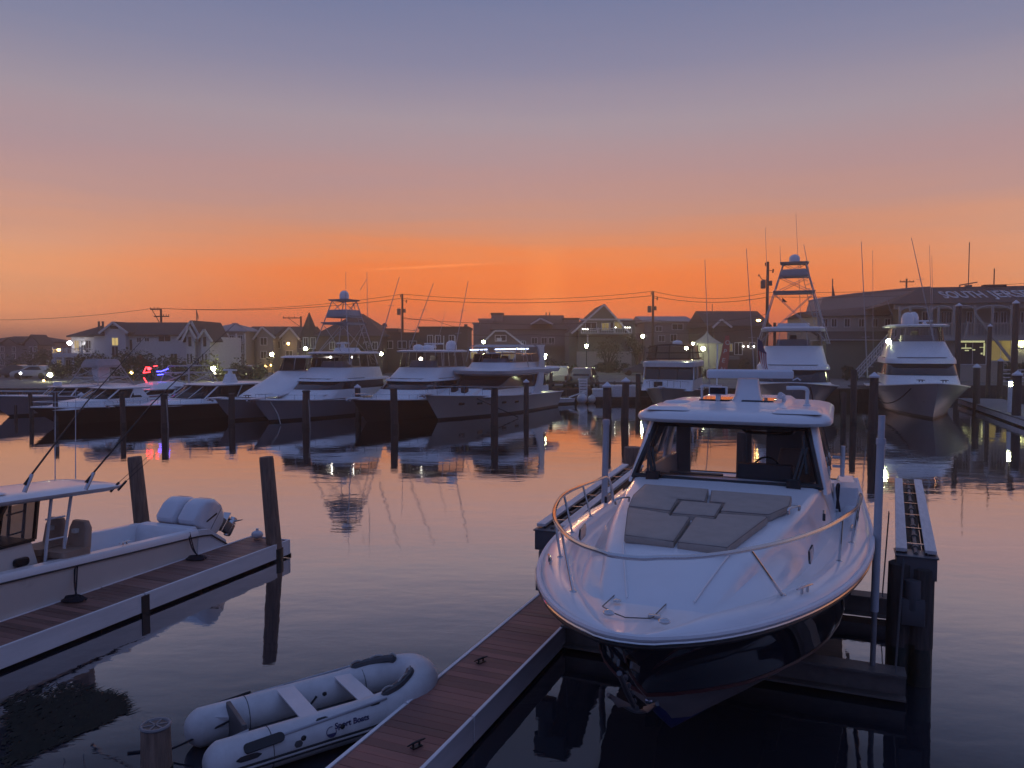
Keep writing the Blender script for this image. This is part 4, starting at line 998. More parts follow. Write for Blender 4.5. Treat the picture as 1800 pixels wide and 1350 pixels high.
    def openarray(s, x, y, z, w_=.6, par=None):
        k = MB(); k.stack([(z, y - .15, y + .15, .15, .05, .05), (z + .25, y - .1, y + .1, .1, .05, .05)], 3); k.box(x * 0 - w_, w_, y - .06, y + .06, z + .26, z + .36)
        o = k.build('radar_array', FARW, par or s.t, True, .01); o.location.x = x; return o
    def tower(s, yc, w0, l0, z0, w1, l1, z1, plats, top_z=None, dome=True, ycs=0.0):
        """four raked legs, braces, platforms [(z, kind)]"""
        def at(sx, sy, zz):
            f = (zz - z0) / (z1 - z0); return Vector((sx * (w0 + (w1 - w0) * f), yc + ycs * f + sy * (l0 + (l1 - l0) * f), zz))
        w = MB(); r = .035
        for sx in (-1, 1):
            for sy in (-1, 1): w.tube([at(sx, sy, z0), at(sx, sy, z1)], r, 7)
        zs_ = [z0] + sorted(p for p, _ in plats) + [z1]
        for a, b in zip(zs_, zs_[1:]):
            if b - a < .5: continue
            for sy in (-1, 1): w.tube([at(-1, sy, a), at(1, sy, b)], r * .65, 6); w.tube([at(1, sy, a), at(-1, sy, b)], r * .65, 6)
            for sx in (-1, 1): w.tube([at(sx, -1, a), at(sx, 1, b)], r * .65, 6)
        for zz in zs_[1:]:
            c = [at(-1, -1, zz), at(1, -1, zz), at(1, 1, zz), at(-1, 1, zz)]
            for i in range(4): w.tube([c[i], c[(i + 1) % 4]], r, 6)
        a0, a1 = at(.9, 1, z0), at(.9, 1, z1)
        n = int((z1 - z0) / .3)
        b0, b1 = a0 + Vector((-.35, .05, 0)), a1 + Vector((-.3, .05, 0)); w.tube([b0, b1], r * .7, 6)
        for i in range(n): w.tube([a0.lerp(a1, i / n), b0.lerp(b1, i / n)], r * .5, 5)
        tw = w.build('tuna_tower', ALU, s.t)
        for zz, kind in plats:
            c0, c1 = at(-1, -1, zz), at(1, 1, zz)
            if kind == 'buggy': MB().stack([(zz, c0.y - .1, c1.y + .1, abs(c1.x) * .9, .15, .15), (zz + .12, c0.y - .12, c1.y + .12, abs(c1.x) * .95, .15, .15), (zz + .5, c0.y + .02, c1.y, abs(c1.x) * .8, .2, .15)], 4).build('tower_station', TOWW, tw)
            elif kind == 'flat': MB().stack([(zz + .04, c0.y - .3, c1.y + .3, abs(c1.x) * 1.02, .2, .2), (zz + .12, c0.y - .35, c1.y + .35, abs(c1.x) * 1.06, .2, .2)], 4).build('tower_platform', TOWW, tw)
        if dome:
            MB().stack([(z1, at(0, -1, z1).y - .2, at(0, 1, z1).y + .2, abs(at(1, 0, z1).x) + .2, .2, .2), (z1 + .09, at(0, -1, z1).y - .25, at(0, 1, z1).y + .25, abs(at(1, 0, z1).x) + .25, .2, .2)], 4).build('tower_top', TOWW, tw)
            s.dome(0, at(0, 0, z1).y, z1 + .09, .28 * (w0 / 1.3) ** .5, .62, tw)
        return tw

def sportfish(b, uf, ub, w, zd, zw0, zw1, zbr, zfl, zen, ztop, rk1=.9, rk2=1.6, rk3=.35, wt=None, mw=None, flyw=.86, hood=.0, glassm=None):
    """deck house with wrap windshield, raked flybridge, clear curtain, hard top"""
    mw = mw or FARW
    b.cab('house_base', mw, [(zd, uf - .9, ub, w * 1.02, .7 * w, .1), (zw0, uf, ub, w, .75 * w, .1)])
    b.cab('windshield_band', glassm or MASK, [(zw0, uf - .01, ub - .4, w * 1.004, .75 * w, .1), (zw1, uf + rk1, ub - .4, w * .965, .7 * w, .1)])
    b.cab('house_roof', mw, [(zw1 - .01, uf + rk1 - .18, ub + .3, w * 1.0, .7 * w, .15), (zw1 + (zbr - zw1) * .5, uf + rk1 - .1, ub + .4, w * 1.0, .7 * w, .15), (zbr, uf + rk1 + .2, ub + .3, w * .96, .65 * w, .15)])
    MB().tube([(x, y, zbr - .02) for x, y, _ in [(-w * .97, ub * .6 + uf * .4, 0), (-w * .97, uf + rk1 + .7 * w, 0), (-w * .6, uf + rk1 + .2, 0), (0, uf + rk1 + .03, 0), (w * .6, uf + rk1 + .2, 0), (w * .97, uf + rk1 + .7 * w, 0), (w * .97, ub * .6 + uf * .4, 0)]], .025, 5).build('roof_stripe', BLACKH, b.t)
    fy = uf + rk1 + .25
    b.cab('flybridge', mw, [(zbr - .01, fy, ub - .3, w * .93, .6 * w, .15), (zfl, fy + rk2, ub - .5, w * flyw, .55 * w, .15)])
    b.cab('clear_curtain', VINYL, [(zfl, fy + rk2 + .02, ub - .6, w * (flyw - .02), .5 * w, .15), (zen, fy + rk2 + rk3, ub - .8, w * (flyw - .08), .4 * w, .15)])
    k = MB(); yy0, yy1 = fy + rk2 + .2, ub - .8
    for sx in (-1, 1):
        for f in (0.02, .33, .66, 1): k.tube([(sx * w * (flyw - .03), yy0 + .5 + (yy1 - yy0 - .5) * f, zfl), (sx * w * (flyw - .09), yy0 + .6 + (yy1 - yy0 - .7) * f, zen)], .028, 6)
        k.tube([(sx * w * .4, fy + rk2 + .05, zfl), (sx * w * .36, fy + rk2 + rk3 + .03, zen)], .022, 6)
    k.build('curtain_frame', ALU, b.t)
    k = MB(); k.stack([(zfl - .3, fy + rk2 + .5, fy + rk2 + 1.4, w * .5, .2, .1), (zfl + (zen - zfl) * .45, fy + rk2 + .8, fy + rk2 + 1.4, w * .46, .2, .1)], 4)
    for sx in (-.35, .35): k.stack([(zfl - .2, fy + rk2 + 2.0, fy + rk2 + 2.5, .3, .08, .08), (zfl + (zen - zfl) * .75, fy + rk2 + 2.3, fy + rk2 + 2.5, .26, .08, .08)], 4); 
    k.build('helm_pod', INTL, b.t)
    wt = wt or w * .84
    ht = b.cab('hardtop', mw, [(zen, fy + rk2 + rk3 - .15, ub - .4, wt, .4 * w, .25), (zen + (ztop - zen) * .6, fy + rk2 + rk3 - .25, ub - .35, wt * 1.02, .4 * w, .25), (ztop, fy + rk2 + rk3 + .1, ub - .6, wt * .9, .4 * w, .25)])
    return fy + rk2 + rk3
def express(b, uf, ub, w, zd, zg, ztop, rk=.8, mw=None, stripe=None):
    """low cabin with raked glass and a hard top on pillars"""
    mw = mw or FARW
    b.cab('trunk', mw, [(zd - .1, uf - 2.6, uf + .4, w * .75, .6 * w, .1), (zd + (zg - zd) * .7, uf - 1.6, uf + .4, w * .66, .55 * w, .1), (zg, uf - .3, uf + .4, w * .6, .4 * w, .1)])
    b.cab('cabin', mw, [(zd - .15, uf - .4, ub, w * .9, .5 * w, .1), (zg, uf, ub, w * .86, .5 * w, .1)])
    if stripe: b.cab('cabin_stripe', stripe, [(zd + (zg - zd) * .35, uf - .28, ub - .6, w * .895, .5 * w, .1), (zg - .06, uf - .02, ub - .6, w * .875, .5 * w, .1)])
    b.cab('windshield', SIDEG, [(zg, uf + .02, ub - .5, w * .85, .5 * w, .1), (ztop - .12, uf + rk, ub - .7, w * .74, .4 * w, .1)])
    for sx in (-1, 1):
        for f in (0, .45): k = MB(); k.bar((sx * w * .84, uf + .35 + f * (ub - uf), zg), (sx * w * .74, uf + rk + .25 + f * (ub - uf - rk), ztop - .1), .09, .05); k.build('pillar', mw, b.t, False)
        k = MB(); k.prism([(sx * w * .8, ub - 1.1, zg), (sx * w * .8, ub - .1, zg), (sx * w * .74, ub - .5, ztop - .1), (sx * w * .74, ub - 1.1, ztop - .1)], (sx * .06, 0, 0)); k.build('pillar', mw, b.t, False)
        k = MB(); k.bar((sx * w * .3, uf + .05, zg), (sx * w * .26, uf + rk, ztop - .1), .05); k.build('pillar', mw, b.t, False)
    k = MB()
    for sx in (-.4, .4): k.stack([(zd, uf + 2, uf + 2.5, .28, .08, .08), (zg + (ztop - zg) * .55, uf + 2.3, uf + 2.5, .25, .08, .08)], 3)
    k.build('helm_seat', INTL, b.t)
    return b.cab('hardtop', mw, [(ztop - .14, uf + rk - .2, ub + .2, w * .80, .4 * w, .3), (ztop - .06, uf + rk - .35, ub + .3, w * .84, .4 * w, .3), (ztop, uf + rk + .1, ub, w * .7, .4 * w, .3)])

# --- rightmost sportfisher
b = Boat('sportfishing_boat', 'rightmost big white sportfisher with dark windshield band and pale grey hull facing the camera', 1638, 736, 21, 2.1)
b.hull(17.5, 6.4, 2.3, 1.5, GREYH, flare=.6)
uc = 7.2
y0 = sportfish(b, 6.1, 13.5, 2.28, 1.9, b.z(660, 6.3), b.z(639, 7.0), b.z(628, 7.4), b.z(600, 9.2), b.z(575, 9.8), b.z(570, 9.8), rk2=1.9, wt=2.05, flyw=.80)
zt = b.z(571, 10); b.dome(-.55, 11.0, zt, .42, .95); b.dome(-.1, 11.6, zt, .36, 1.0); b.openarray(.6, 11.2, zt, .5)
for a, c in (((1525, 664), (1514, 425)), ((1642, 600), (1602, 418))): b.pole(a, c, 53, .05, .02)
for a, c in (((1535, 640), (1534, 440)), ((1638, 590), (1634, 432)), ((1640, 590), (1638, 450)), ((1569, 555), (1557, 522))): b.pole(a, c, 54, .022, .012, 'whip_antenna')
for t in (.06, .16):
    MB().ball((b.pt(t, .55, -1)[0], b.pt(t, .55, -1)[1], 1.1), .05, 8, 6).build('through_hull_fitting', STEEL, b.t)
b.rail(.1, .02); cleat(b.t, (.6, 1.8, 2.3), .5, 2.2, BLK); cleat(b.t, (-.7, 1.9, 2.3), 2.4, 2.2, BLK)
MB().tube(smooth_path([(-1.0, 1.6, 2.2), (-1.8, 3.2, 1.1), (-2.4, 5.5, .7), (-2.8, 8, 1.1)]), .04, 6).build('bow_line', ROPE, b.t)
MB().ball(b.loc(P(1562, 600, 56.5)), .17, 10, 8).build('bridge_lamp', LAMP, b.t)
# --- towered sportfisher, second from right
b = Boat('sportfishing_boat', 'big white sportfisher with tall tuna tower rising behind the cruiser hardtop', 1392, 733, 20, 2.1)
b.hull(17.5, 6.4, 2.3, 1.5, GREYH, flare=.6)
y0 = sportfish(b, 6.1, 13.5, 2.5, 1.9, b.z(672, 6.3), b.z(650, 7.0), b.z(641, 7.4), b.z(608, 9.2), b.z(582, 9.8), b.z(574, 9.8), rk2=1.9, wt=2.25, flyw=.82)
zt = b.z(575, 10.5); tz = [b.z(y, 11) for y in (513, 486, 463)]
b.tower(11.2, 2.5, 1.9, b.z(605, 11), .78, .7, tz[2], [(tz[0] - .1, 'flat'), (tz[1], 'buggy')], dome=True, ycs=.2)
k = MB(); k.box(-1.0, 1.0, 10.6, 11.8, b.z(484, 11), b.z(482, 11)); k.build('tower_shade', CANVAS, b.t, False)
b.cab('top_box', FARW, [(zt, 10.6, 12.2, 1.2, .2, .2), (zt + .3, 10.7, 12, 1.1, .2, .2)])
for a, c in (((1326, 660), (1312, 437)), ((1445, 600), (1413, 430))): b.pole(a, c, 56, .05, .02)
for a, c in (((1352, 560), (1345, 400)), ((1409, 590), (1399, 376)), ((1372, 462), (1371, 432))): b.pole(a, c, 58, .022, .012, 'whip_antenna')
MB().ball(b.loc(P(1438, 577, 57)), .09, 8, 6).build('side_light', REDL, b.t)
MB().prism([b.loc(P(1375, 523, 58)), b.loc(P(1375, 531, 58)), b.loc(P(1384, 531, 58))], (0, .02, 0)).build('pennant', CANVAS, b.t, False)
MB().tube([(0, 2.6, 2.35), (.3, 2.6, 2.5), (.5, 2.6, 2.35)], .05, 6).build('anchor_windlass', STEEL, b.t)
MB().tube(smooth_path([(1.0, 1.6, 2.2), (1.2, 1.4, 1.2), (1.0, 1.2, .4)]), .04, 6).build('bow_line', ROPE, b.t)
b.rail(.1, .02)
# flag on its own staff, beside the second sportfisher
fl = thing('flag', 'drooping striped red white and blue flag on a staff left of the towered sportfisher', 'flag', P(1330, 660, 52.5), 0)
MB().tube([(0, 0, -.6), (.02, 0, 2.6)], .025, 6).build('staff', ALU, fl)
def cloth(x0, x1, w0, z0, z1, m, nm):
    secs = []
    for i in range(9):
        f = i / 8; xx = w0 + .75 * f * f + .0; secs.append([(x0 * (1 - .2 * f) + xx * .95 + .02 * math.sin(f * 9), .05 * math.sin(f * 7 + x0 * 9), z0 + (z1 - z0) * f), (x1 * (1 - .2 * f) + xx * .95 + .02 * math.sin(f * 9), .05 * math.sin(f * 7 + x1 * 9), z0 + (z1 - z0) * f - .1)])
    MB().loft(secs, closed=False).build(nm, m, fl)
for i in range(7): cloth(.05 + i * .085, .05 + (i + 1) * .085 - .002, .0, 2.0 - .06 * i, -.15 - .05 * i, FLAGR if i % 2 == 0 else FLAGW, 'stripe')
MB().loft([[(.02, -.03, 2.5), (.30, -.05, 2.35)], [(.03, -.04, 2.1), (.45, -.06, 1.85)], [(.06, -.04, 1.7), (.62, -.06, 1.45)]], closed=False).build('canton', FLAGB, fl)
# --- small trawler with canopy
b = Boat('trawler', 'older white cabin boat with brown framed flybridge canopy behind the grey dock boxes', 1168, 716, 20, 1.6)
b.hull(11, 4.4, 1.55, 1.0, CREAM, flare=.75)
Yt = b.Yu(0, 3.5); zz = lambda py: b.z(py, 3.5)
b.cab('house_base', FARW, [(1.2, 2.2, 9.5, 1.95, .4, .1), (zz(667), 3.2, 9.5, 1.9, .3, .1)])
b.cab('front_window', DGLASS, [(zz(667), 3.19, 9.2, 1.91, .3, .1), (zz(645), 3.5, 9.2, 1.86, .25, .1)])
k = MB()
k2 = MB()
for x in (-.7, .7): k2.bar((x, 3.18, zz(667)), (x * .98, 3.49, zz(645)), .05)
k2.build('window_mullion', CANVAS, b.t, False)
for s in (-1, 1): k.bar((s * 1.9, 3.4, zz(667)), (s * 1.85, 3.7, zz(645)), .1); k.bar((s * 1.92, 5.5, zz(667)), (s * 1.87, 5.5, zz(645)), .1)
k.build('window_post', FARW, b.t, False)
b.cab('roof', FARW, [(zz(645), 3.2, 9.8, 2.0, .5, .2), (zz(637), 3.1, 9.9, 2.0, .5, .2), (zz(635), 3.4, 9.6, 1.9, .5, .2)])
MB().box(-.95, -.3, 2.45, 2.52, zz(690), zz(670)).build('foredeck_hatch', DGLASS, b.t, False)
k = MB(); za, zb_, zc = zz(633), zz(626), zz(607)
for zq, r in ((za + .1, .06), (zz(620), .05)):
    k.tube([(-1.9, 8.5, zq), (-1.9, 4.6, zq), (-1.5, 3.9, zq), (0, 3.7, zq), (1.5, 3.9, zq), (1.9, 4.6, zq), (1.9, 8.5, zq)], r, 6)
for x, y in ((-1.75, 4.3), (0, 3.7), (1.75, 4.3), (-1.9, 6.5), (1.9, 6.5)): k.tube([(x, y, za), (x * .93, y + .3, zc)], .05, 6)
k.tube(smooth_path([(-1.75, 4.3, zz(612)), (-1.2, 4.1, zc - .03), (0, 4.0, zc + .05), (1.2, 4.1, zc - .03), (1.75, 4.3, zz(612))]), .06, 6)
k.build('canopy_frame', CANVAS, b.t)
b.cab('canopy_curtain', VINYL, [(za, 3.75, 8.5, 1.85, .6, .2), (zc - .08, 4.1, 8.2, 1.65, .6, .2)])
b.cab('canopy_top', VINYL, [(zc - .06, 4.1, 8.3, 1.66, .6, .3), (zc + .05, 4.5, 8.0, 1.2, .5, .3)])
b.dome(.3, 6, zc + .05, .4, .35); b.rail(.35, .55)
b.pole((1248, 690), (1239, 457), b.Yu(1.9, 4), .045, .02); b.pulpit()
MB().ball((1.1, 5.2, zz(612)), .13, 10, 8).build('bridge_lamp', LAMP, b.t)
# --- cream motor yacht
b = Boat('motor_yacht', 'cream flybridge motor yacht with swooping radar arch and blue glow behind its bridge', 777, 738, 28, 1.7)
b.hull(15.2, 4.6, 1.62, 1.15, CREAM, flare=.78)
zq = lambda py, u: b.z(py, u)
b.cab('foredeck_trunk', FARW, [(1.35, 2.0, 5.5, 1.2, .9, .1), (zq(682, 5), 3.6, 5.5, 1.2, .9, .1)])
sportfish(b, 4.3, 13.0, 1.95, 1.3, zq(684, 5), zq(660, 6.5), zq(655, 7), zq(637, 8), zq(622, 8.5), zq(620, 8.5), rk1=1.9, rk2=1.0, rk3=.25, wt=.3, flyw=.9)
b.cab('flybridge_wing', FARW, [(zq(656, 8), 5.6, 14.6, 2.1, 1.2, .3), (zq(650, 8), 5.4, 14.9, 2.16, 1.2, .3), (zq(646, 8), 5.9, 14.3, 2.05, 1.2, .3)])
for s in (-1, 1):
    k = MB(); q = [(zq(690, 11), 10.0, 11.4), (zq(672, 11), 10.8, 11.8), (zq(650, 11), 11.2, 12.0), (zq(628, 11), 11.3, 12.0), (zq(610, 11), 10.9, 11.9), (zq(606, 11), 10.4, 12.1)]
    k.loft([[(s * 1.98, y0_, z_), (s * 2.10, y0_, z_), (s * 2.10, y1_, z_), (s * 1.98, y1_, z_)] for z_, y0_, y1_ in q]); k.build('radar_arch', FARW, b.t, ang=50)
b.cab('bimini', ALU, [(zq(610, 10), 8.2, 12.3, 1.9, .5, .3), (zq(606, 10), 8.5, 12.2, 1.8, .5, .3)])
k = MB()
for s in (-1, 1):
    k.tube(smooth_path([(s * 1.85, 7.6, zq(636, 8)), (s * 1.85, 8.1, zq(612, 8)), (s * 1.8, 8.6, zq(606, 9))]), .03, 6); k.tube([(s * 1.9, 9.8, zq(645, 10)), (s * 1.85, 9.4, zq(608, 10))], .03, 6)
k.build('bimini_frame', ALU, b.t)
for x in (-.75, .0):
    k = MB().stack([(zq(696, 3.5), 3.0, 3.5, .16, .1, .1), (zq(676, 3.5), 3.0, 3.5, .2, .12, .12)], 4); o = k.build('covered_bow_seat', BLK, b.t); o.location.x = x + .7
for t in (.14, .24, .40, .5, .58):
    p = b.pt(t, .72, 1); o = MB().box(-.22, .22, -.03, .03, -.07, .07).build('hull_port', DGLASS, b.t, False, .02); o.location = (p[0] + .01, p[1], p[2]); o.rotation_euler = (0, 0, math.atan2(b.pt(t + .02, .72, 1)[1] - p[1], b.pt(t + .02, .72, 1)[0] - p[0]))
b.rail(.6, .55); b.pulpit()
b.pole((798, 625), (823, 494), b.Yu(0, 7), .035, .015); b.pole((767, 612), (783, 545), b.Yu(0, 8), .02, .01, 'whip_antenna')
MB().tube([b.pt(.22, .9, 1), (3.6, 5.0, .05)], .03, 5).build('bow_line', ROPE, b.t)
# --- black hulled sportfisher
b = Boat('sportfishing_boat', 'black hulled white sportfisher with radar gear on its hardtop beside the cream motor yacht', 652, 741, 26, 1.7)
b.hull(13.5, 4.5, 1.45, 1.0, BLACKH, flare=.72); zq = lambda py, u: b.z(py, u)
sportfish(b, 4.4, 11.0, 1.95, 1.25, zq(684, 5), zq(669, 6), zq(664, 6.5), zq(645, 8), zq(619, 8.5), zq(615, 8.5), rk1=.8, rk2=1.1, rk3=.2, wt=1.75, flyw=.88)
zt = zq(616, 9); b.dome(-.8, 8.2, zt, .35, .42); b.dome(.1, 8.0, zt, .42, .38); b.dome(1.1, 9.4, zt, .38, .68); b.openarray(-.3, 9.4, zt + .15, .75)
for a, c in (((719, 615), (762, 498)), ((665, 612), (702, 487))): b.pole(a, c, b.Yu(0, 6), .035, .015)
b.pole((706, 612), (704, 545), b.Yu(0, 8), .018, .01, 'whip_antenna'); b.pulpit(); b.rail(.3, .3)
MB().ball((-.6, 8.2, zq(631, 8.3)), .12, 10, 8).build('bridge_lamp', LAMPS, b.t)
# --- grey hulled sportfisher with tower
b = Boat('sportfishing_boat', 'grey hulled sportfisher with slender white tuna tower on the left side of the marina', 484, 741, 26, 1.7)
b.hull(13.5, 4.4, 1.42, 1.0, GREYH, flare=.74); zq = lambda py, u: b.z(py, u)
sportfish(b, 4.2, 10.6, 1.95, 1.25, zq(684, 5), zq(669, 6), zq(664, 6.5), zq(645, 8), zq(622, 8.3), zq(618, 8.3), rk1=.8, rk2=1.0, rk3=.2, wt=1.75, flyw=.88)
zt = zq(619, 8.5); b.cab('top_box', FARW, [(zt, 7.9, 9.4, .8, .3, .3), (zt + .3, 8.0, 9.3, .6, .3, .3)]); b.openarray(0, 8.2, zt + .3, .5)
b.tower(8.2, 1.75, 1.5, zq(640, 8.2), .55, .6, zq(529, 8.2), [(zq(570, 8.2), 'flat'), (zq(558, 8.2), 'buggy')], ycs=.2)
for a, c in (((608, 560), (608, 478)), ((646, 556), (645, 478)), ((633, 510), (645, 490))): b.pole(a, c, b.Yu(0, 8), .02, .012, 'whip_antenna')
b.pulpit(); b.rail(.3, .3)
MB().tube(smooth_path([b.pt(.05, .95, 1), (1.2, .6, .6), (1.8, .2, .05)]), .03, 5).build('bow_line', ROPEL, b.t)
for x in (-.9, .9): MB().ball((x, 8.0, zq(628, 8)), .07, 8, 6).build('bridge_lamp', LAMPS, b.t)
# --- boat with slanted white cover
b = Boat('sportfishing_boat', 'grey hulled boat whose foredeck and bridge are wrapped in one slanted white cover', 418, 739, 26, 1.7)
b.hull(13, 4.3, 1.42, 1.0, GREYH, flare=.74); zq = lambda py, u: b.z(py, u)
b.cab('slanted_cover', FARW, [(zq(697, 3.2), 2.6, 10, 1.5, 1.1, .1), (zq(690, 4.4), 3.4, 10, 1.75, .9, .1), (zq(671, 6), 5.0, 10, 1.7, .8, .1), (zq(669, 6), 5.15, 10, 1.66, .8, .1), (zq(652, 7.2), 6.5, 10, 1.6, .7, .1)])
b.cab('clear_curtain', VINYL, [(zq(652, 7.4), 6.55, 9.9, 1.56, .7, .1), (zq(629, 7.6), 7.0, 9.6, 1.45, .6, .1)])
b.cab('bridge_top', FARW, [(zq(629, 7.6), 6.8, 9.9, 1.5, .5, .3), (zq(627, 7.6), 6.8, 9.9, 1.5, .5, .3), (zq(625, 7.6), 7.1, 9.7, 1.3, .5, .3)])
k = MB()
for x, y in ((-1.5, 7.2), (0, 6.7), (1.5, 7.2), (-1.5, 9.5), (1.5, 9.5)): k.tube([(x, y, zq(652, 7.5)), (x * .94, y + .2, zq(628, 7.6))], .03, 6)
k.build('curtain_frame', ALU, b.t); b.pulpit(); cleat(b.t, (.5, 2.0, 1.42), .3, 2, BLK)
MB().stack([(zq(690, 8), 9.6, 10.6, 1.72, .3, .1), (zq(675, 8), 10, 10.8, 1.7, .3, .1)], 3).build('brown_side_panel', CANVAS, b.t)
# --- white hardtop express, dark hull
b = Boat('express_boat', 'black hulled express boat with long white hardtop on thick pillars', 255, 742, 27, 2.0)
b.hull(13.0, 4.2, 1.12, .9, BLACKH, flare=.72); zq = lambda py, u: b.z(py, u)
express(b, 4.6, 10.4, 2.0, 1.02, zq(700, 5), zq(674, 6.5), rk=1.4)
b.rail(.35, .3); b.pulpit(); zt = zq(674, 7.5); k = MB(); k.stack([(zt, 8.2, 9.0, .4, .1, .1), (zt + .6, 8.4, 8.8, .3, .1, .1)], 3); k.build('top_mast', FARW, b.t); b.openarray(0, 8.6, zt + .55, .6)
MB().stack([(.1, .5, 9, 2.14, 1.2, .2), (.2, .5, 9, 2.14, 1.2, .2)], 4)
# --- boat with red and blue lit tower
b = Boat('express_boat', 'express boat under a small tower lit with red and blue lights', 232, 735, 27, 1.6, Y=50.5)
b.hull(10, 3.8, 1.2, .9, GREYH, flare=.75); zq = lambda py, u: b.z(py, u)
express(b, 3.6, 8.0, 1.8, 1.1, zq(697, 4), zq(676, 5), rk=.9)
tw = b.tower(6.2, 1.5, 1.3, zq(676, 5), 1.0, .9, zq(643, 6), [(zq(655, 6), 'open')], dome=False)
def led(pts, m, nm): MB().tube([b.loc(P(x, y, b.Yu(0, 5.6))) for x, y in pts], .03, 5).build(nm, m, b.t)
led([(252, 656), (257, 645), (266, 648)], REDL, 'red_light_strip'); led([(254, 655), (264, 654)], REDL, 'red_light_strip'); led([(270, 644), (276, 643)], REDL, 'red_light_strip'); led([(253, 664), (258, 672)], REDL, 'red_light_strip')
MB().ball(b.loc(P(262, 648, b.Yu(0, 5.4))), .12, 8, 6).build('red_light', REDL, b.t)
led([(275, 653), (283, 653), (296, 648)], BLUEL, 'blue_light_strip'); led([(277, 659), (287, 658)], BLUEL, 'blue_light_strip'); led([(284, 672), (290, 671)], BLUEL, 'blue_light_strip')
# --- maroon striped cabin boat
b = Boat('express_boat', 'pale grey cabin boat with maroon and blue stripes along its cabin', 178, 736, 27, 1.6, Y=49)
b.hull(10.5, 3.8, 1.3, .95, GREYH, flare=.8); zq = lambda py, u: b.z(py, u)
express(b, 3.0, 8.4, 1.85, 1.15, zq(694, 3.5), zq(682, 4.5), rk=.9, stripe=PINK)
b.cab('canvas_top', FARW, [(zq(682, 5), 4.2, 8, 1.4, .6, .3), (zq(676, 5), 4.8, 7.6, 1.1, .6, .4), (zq(672, 5), 5.5, 7, .7, .5, .4)])
# --- black bow boat
b = Boat('express_boat', 'low open boat with black hull and white foredeck behind two thin pilings', 122, 745, 27, 2.2)
b.hull(9.5, 3.6, 1.12, .85, BLACKH, flare=.7); zq = lambda py, u: b.z(py, u)
express(b, 3.4, 6.6, 1.6, 1.0, zq(700, 4), zq(680, 4.5), rk=1.0); b.rail(.4, .3)
# --- leftmost tower express
b = Boat('express_boat', 'leftmost white express fishing boat with hardtop and a white cone shaped tower seat', 30, 730, 27, 2.0, Y=50)
b.hull(12.5, 4.0, 1.45, 1.0, GREYH, flare=.78); zq = lambda py, u: b.z(py, u)
express(b, 4.2, 9.4, 1.9, 1.3, zq(697, 5), zq(677, 6), rk=.8); b.rail(.4, .3)
tw = b.tower(8.0, 1.6, 1.4, zq(677, 7), .65, .7, zq(632, 8), [(zq(663, 8), 'open'), (zq(645, 8), 'buggy')], dome=False)
MB().stack([(zq(670, 8), 7.6, 8.4, .28, .1, .1), (zq(650, 8), 7.4, 8.5, .32, .1, .1), (zq(643, 8), 7.5, 8.4, .3, .1, .1)], 4).build('tower_seat_cover', FARW, tw)
MB().stack([(zq(677, 6), 4.5, 5.0, .14, .06, .06), (zq(670, 6), 4.5, 5.0, .2, .1, .1)], 4).build('spotlight', FARW, b.t)
# small tender near the motor yacht stern and second tender by the dock boxes
b = Boat('tender', 'small white skiff tied between the motor yacht stern and the round buoys', 944, 711, 60, .5, Y=60)
b.hull(3.6, 1.5, .5, .4, FARW, flare=.85)
b.cab('center_seat', FARW, [(.35, 1.8, 2.4, .35, .1, .1), (.85, 1.8, 2.4, .32, .1, .1)])
MB().tube([(0.3, 3.3, .5), (.8, 4.6, .95)], .06, 6).build('boarding_plank', FARW, b.t)
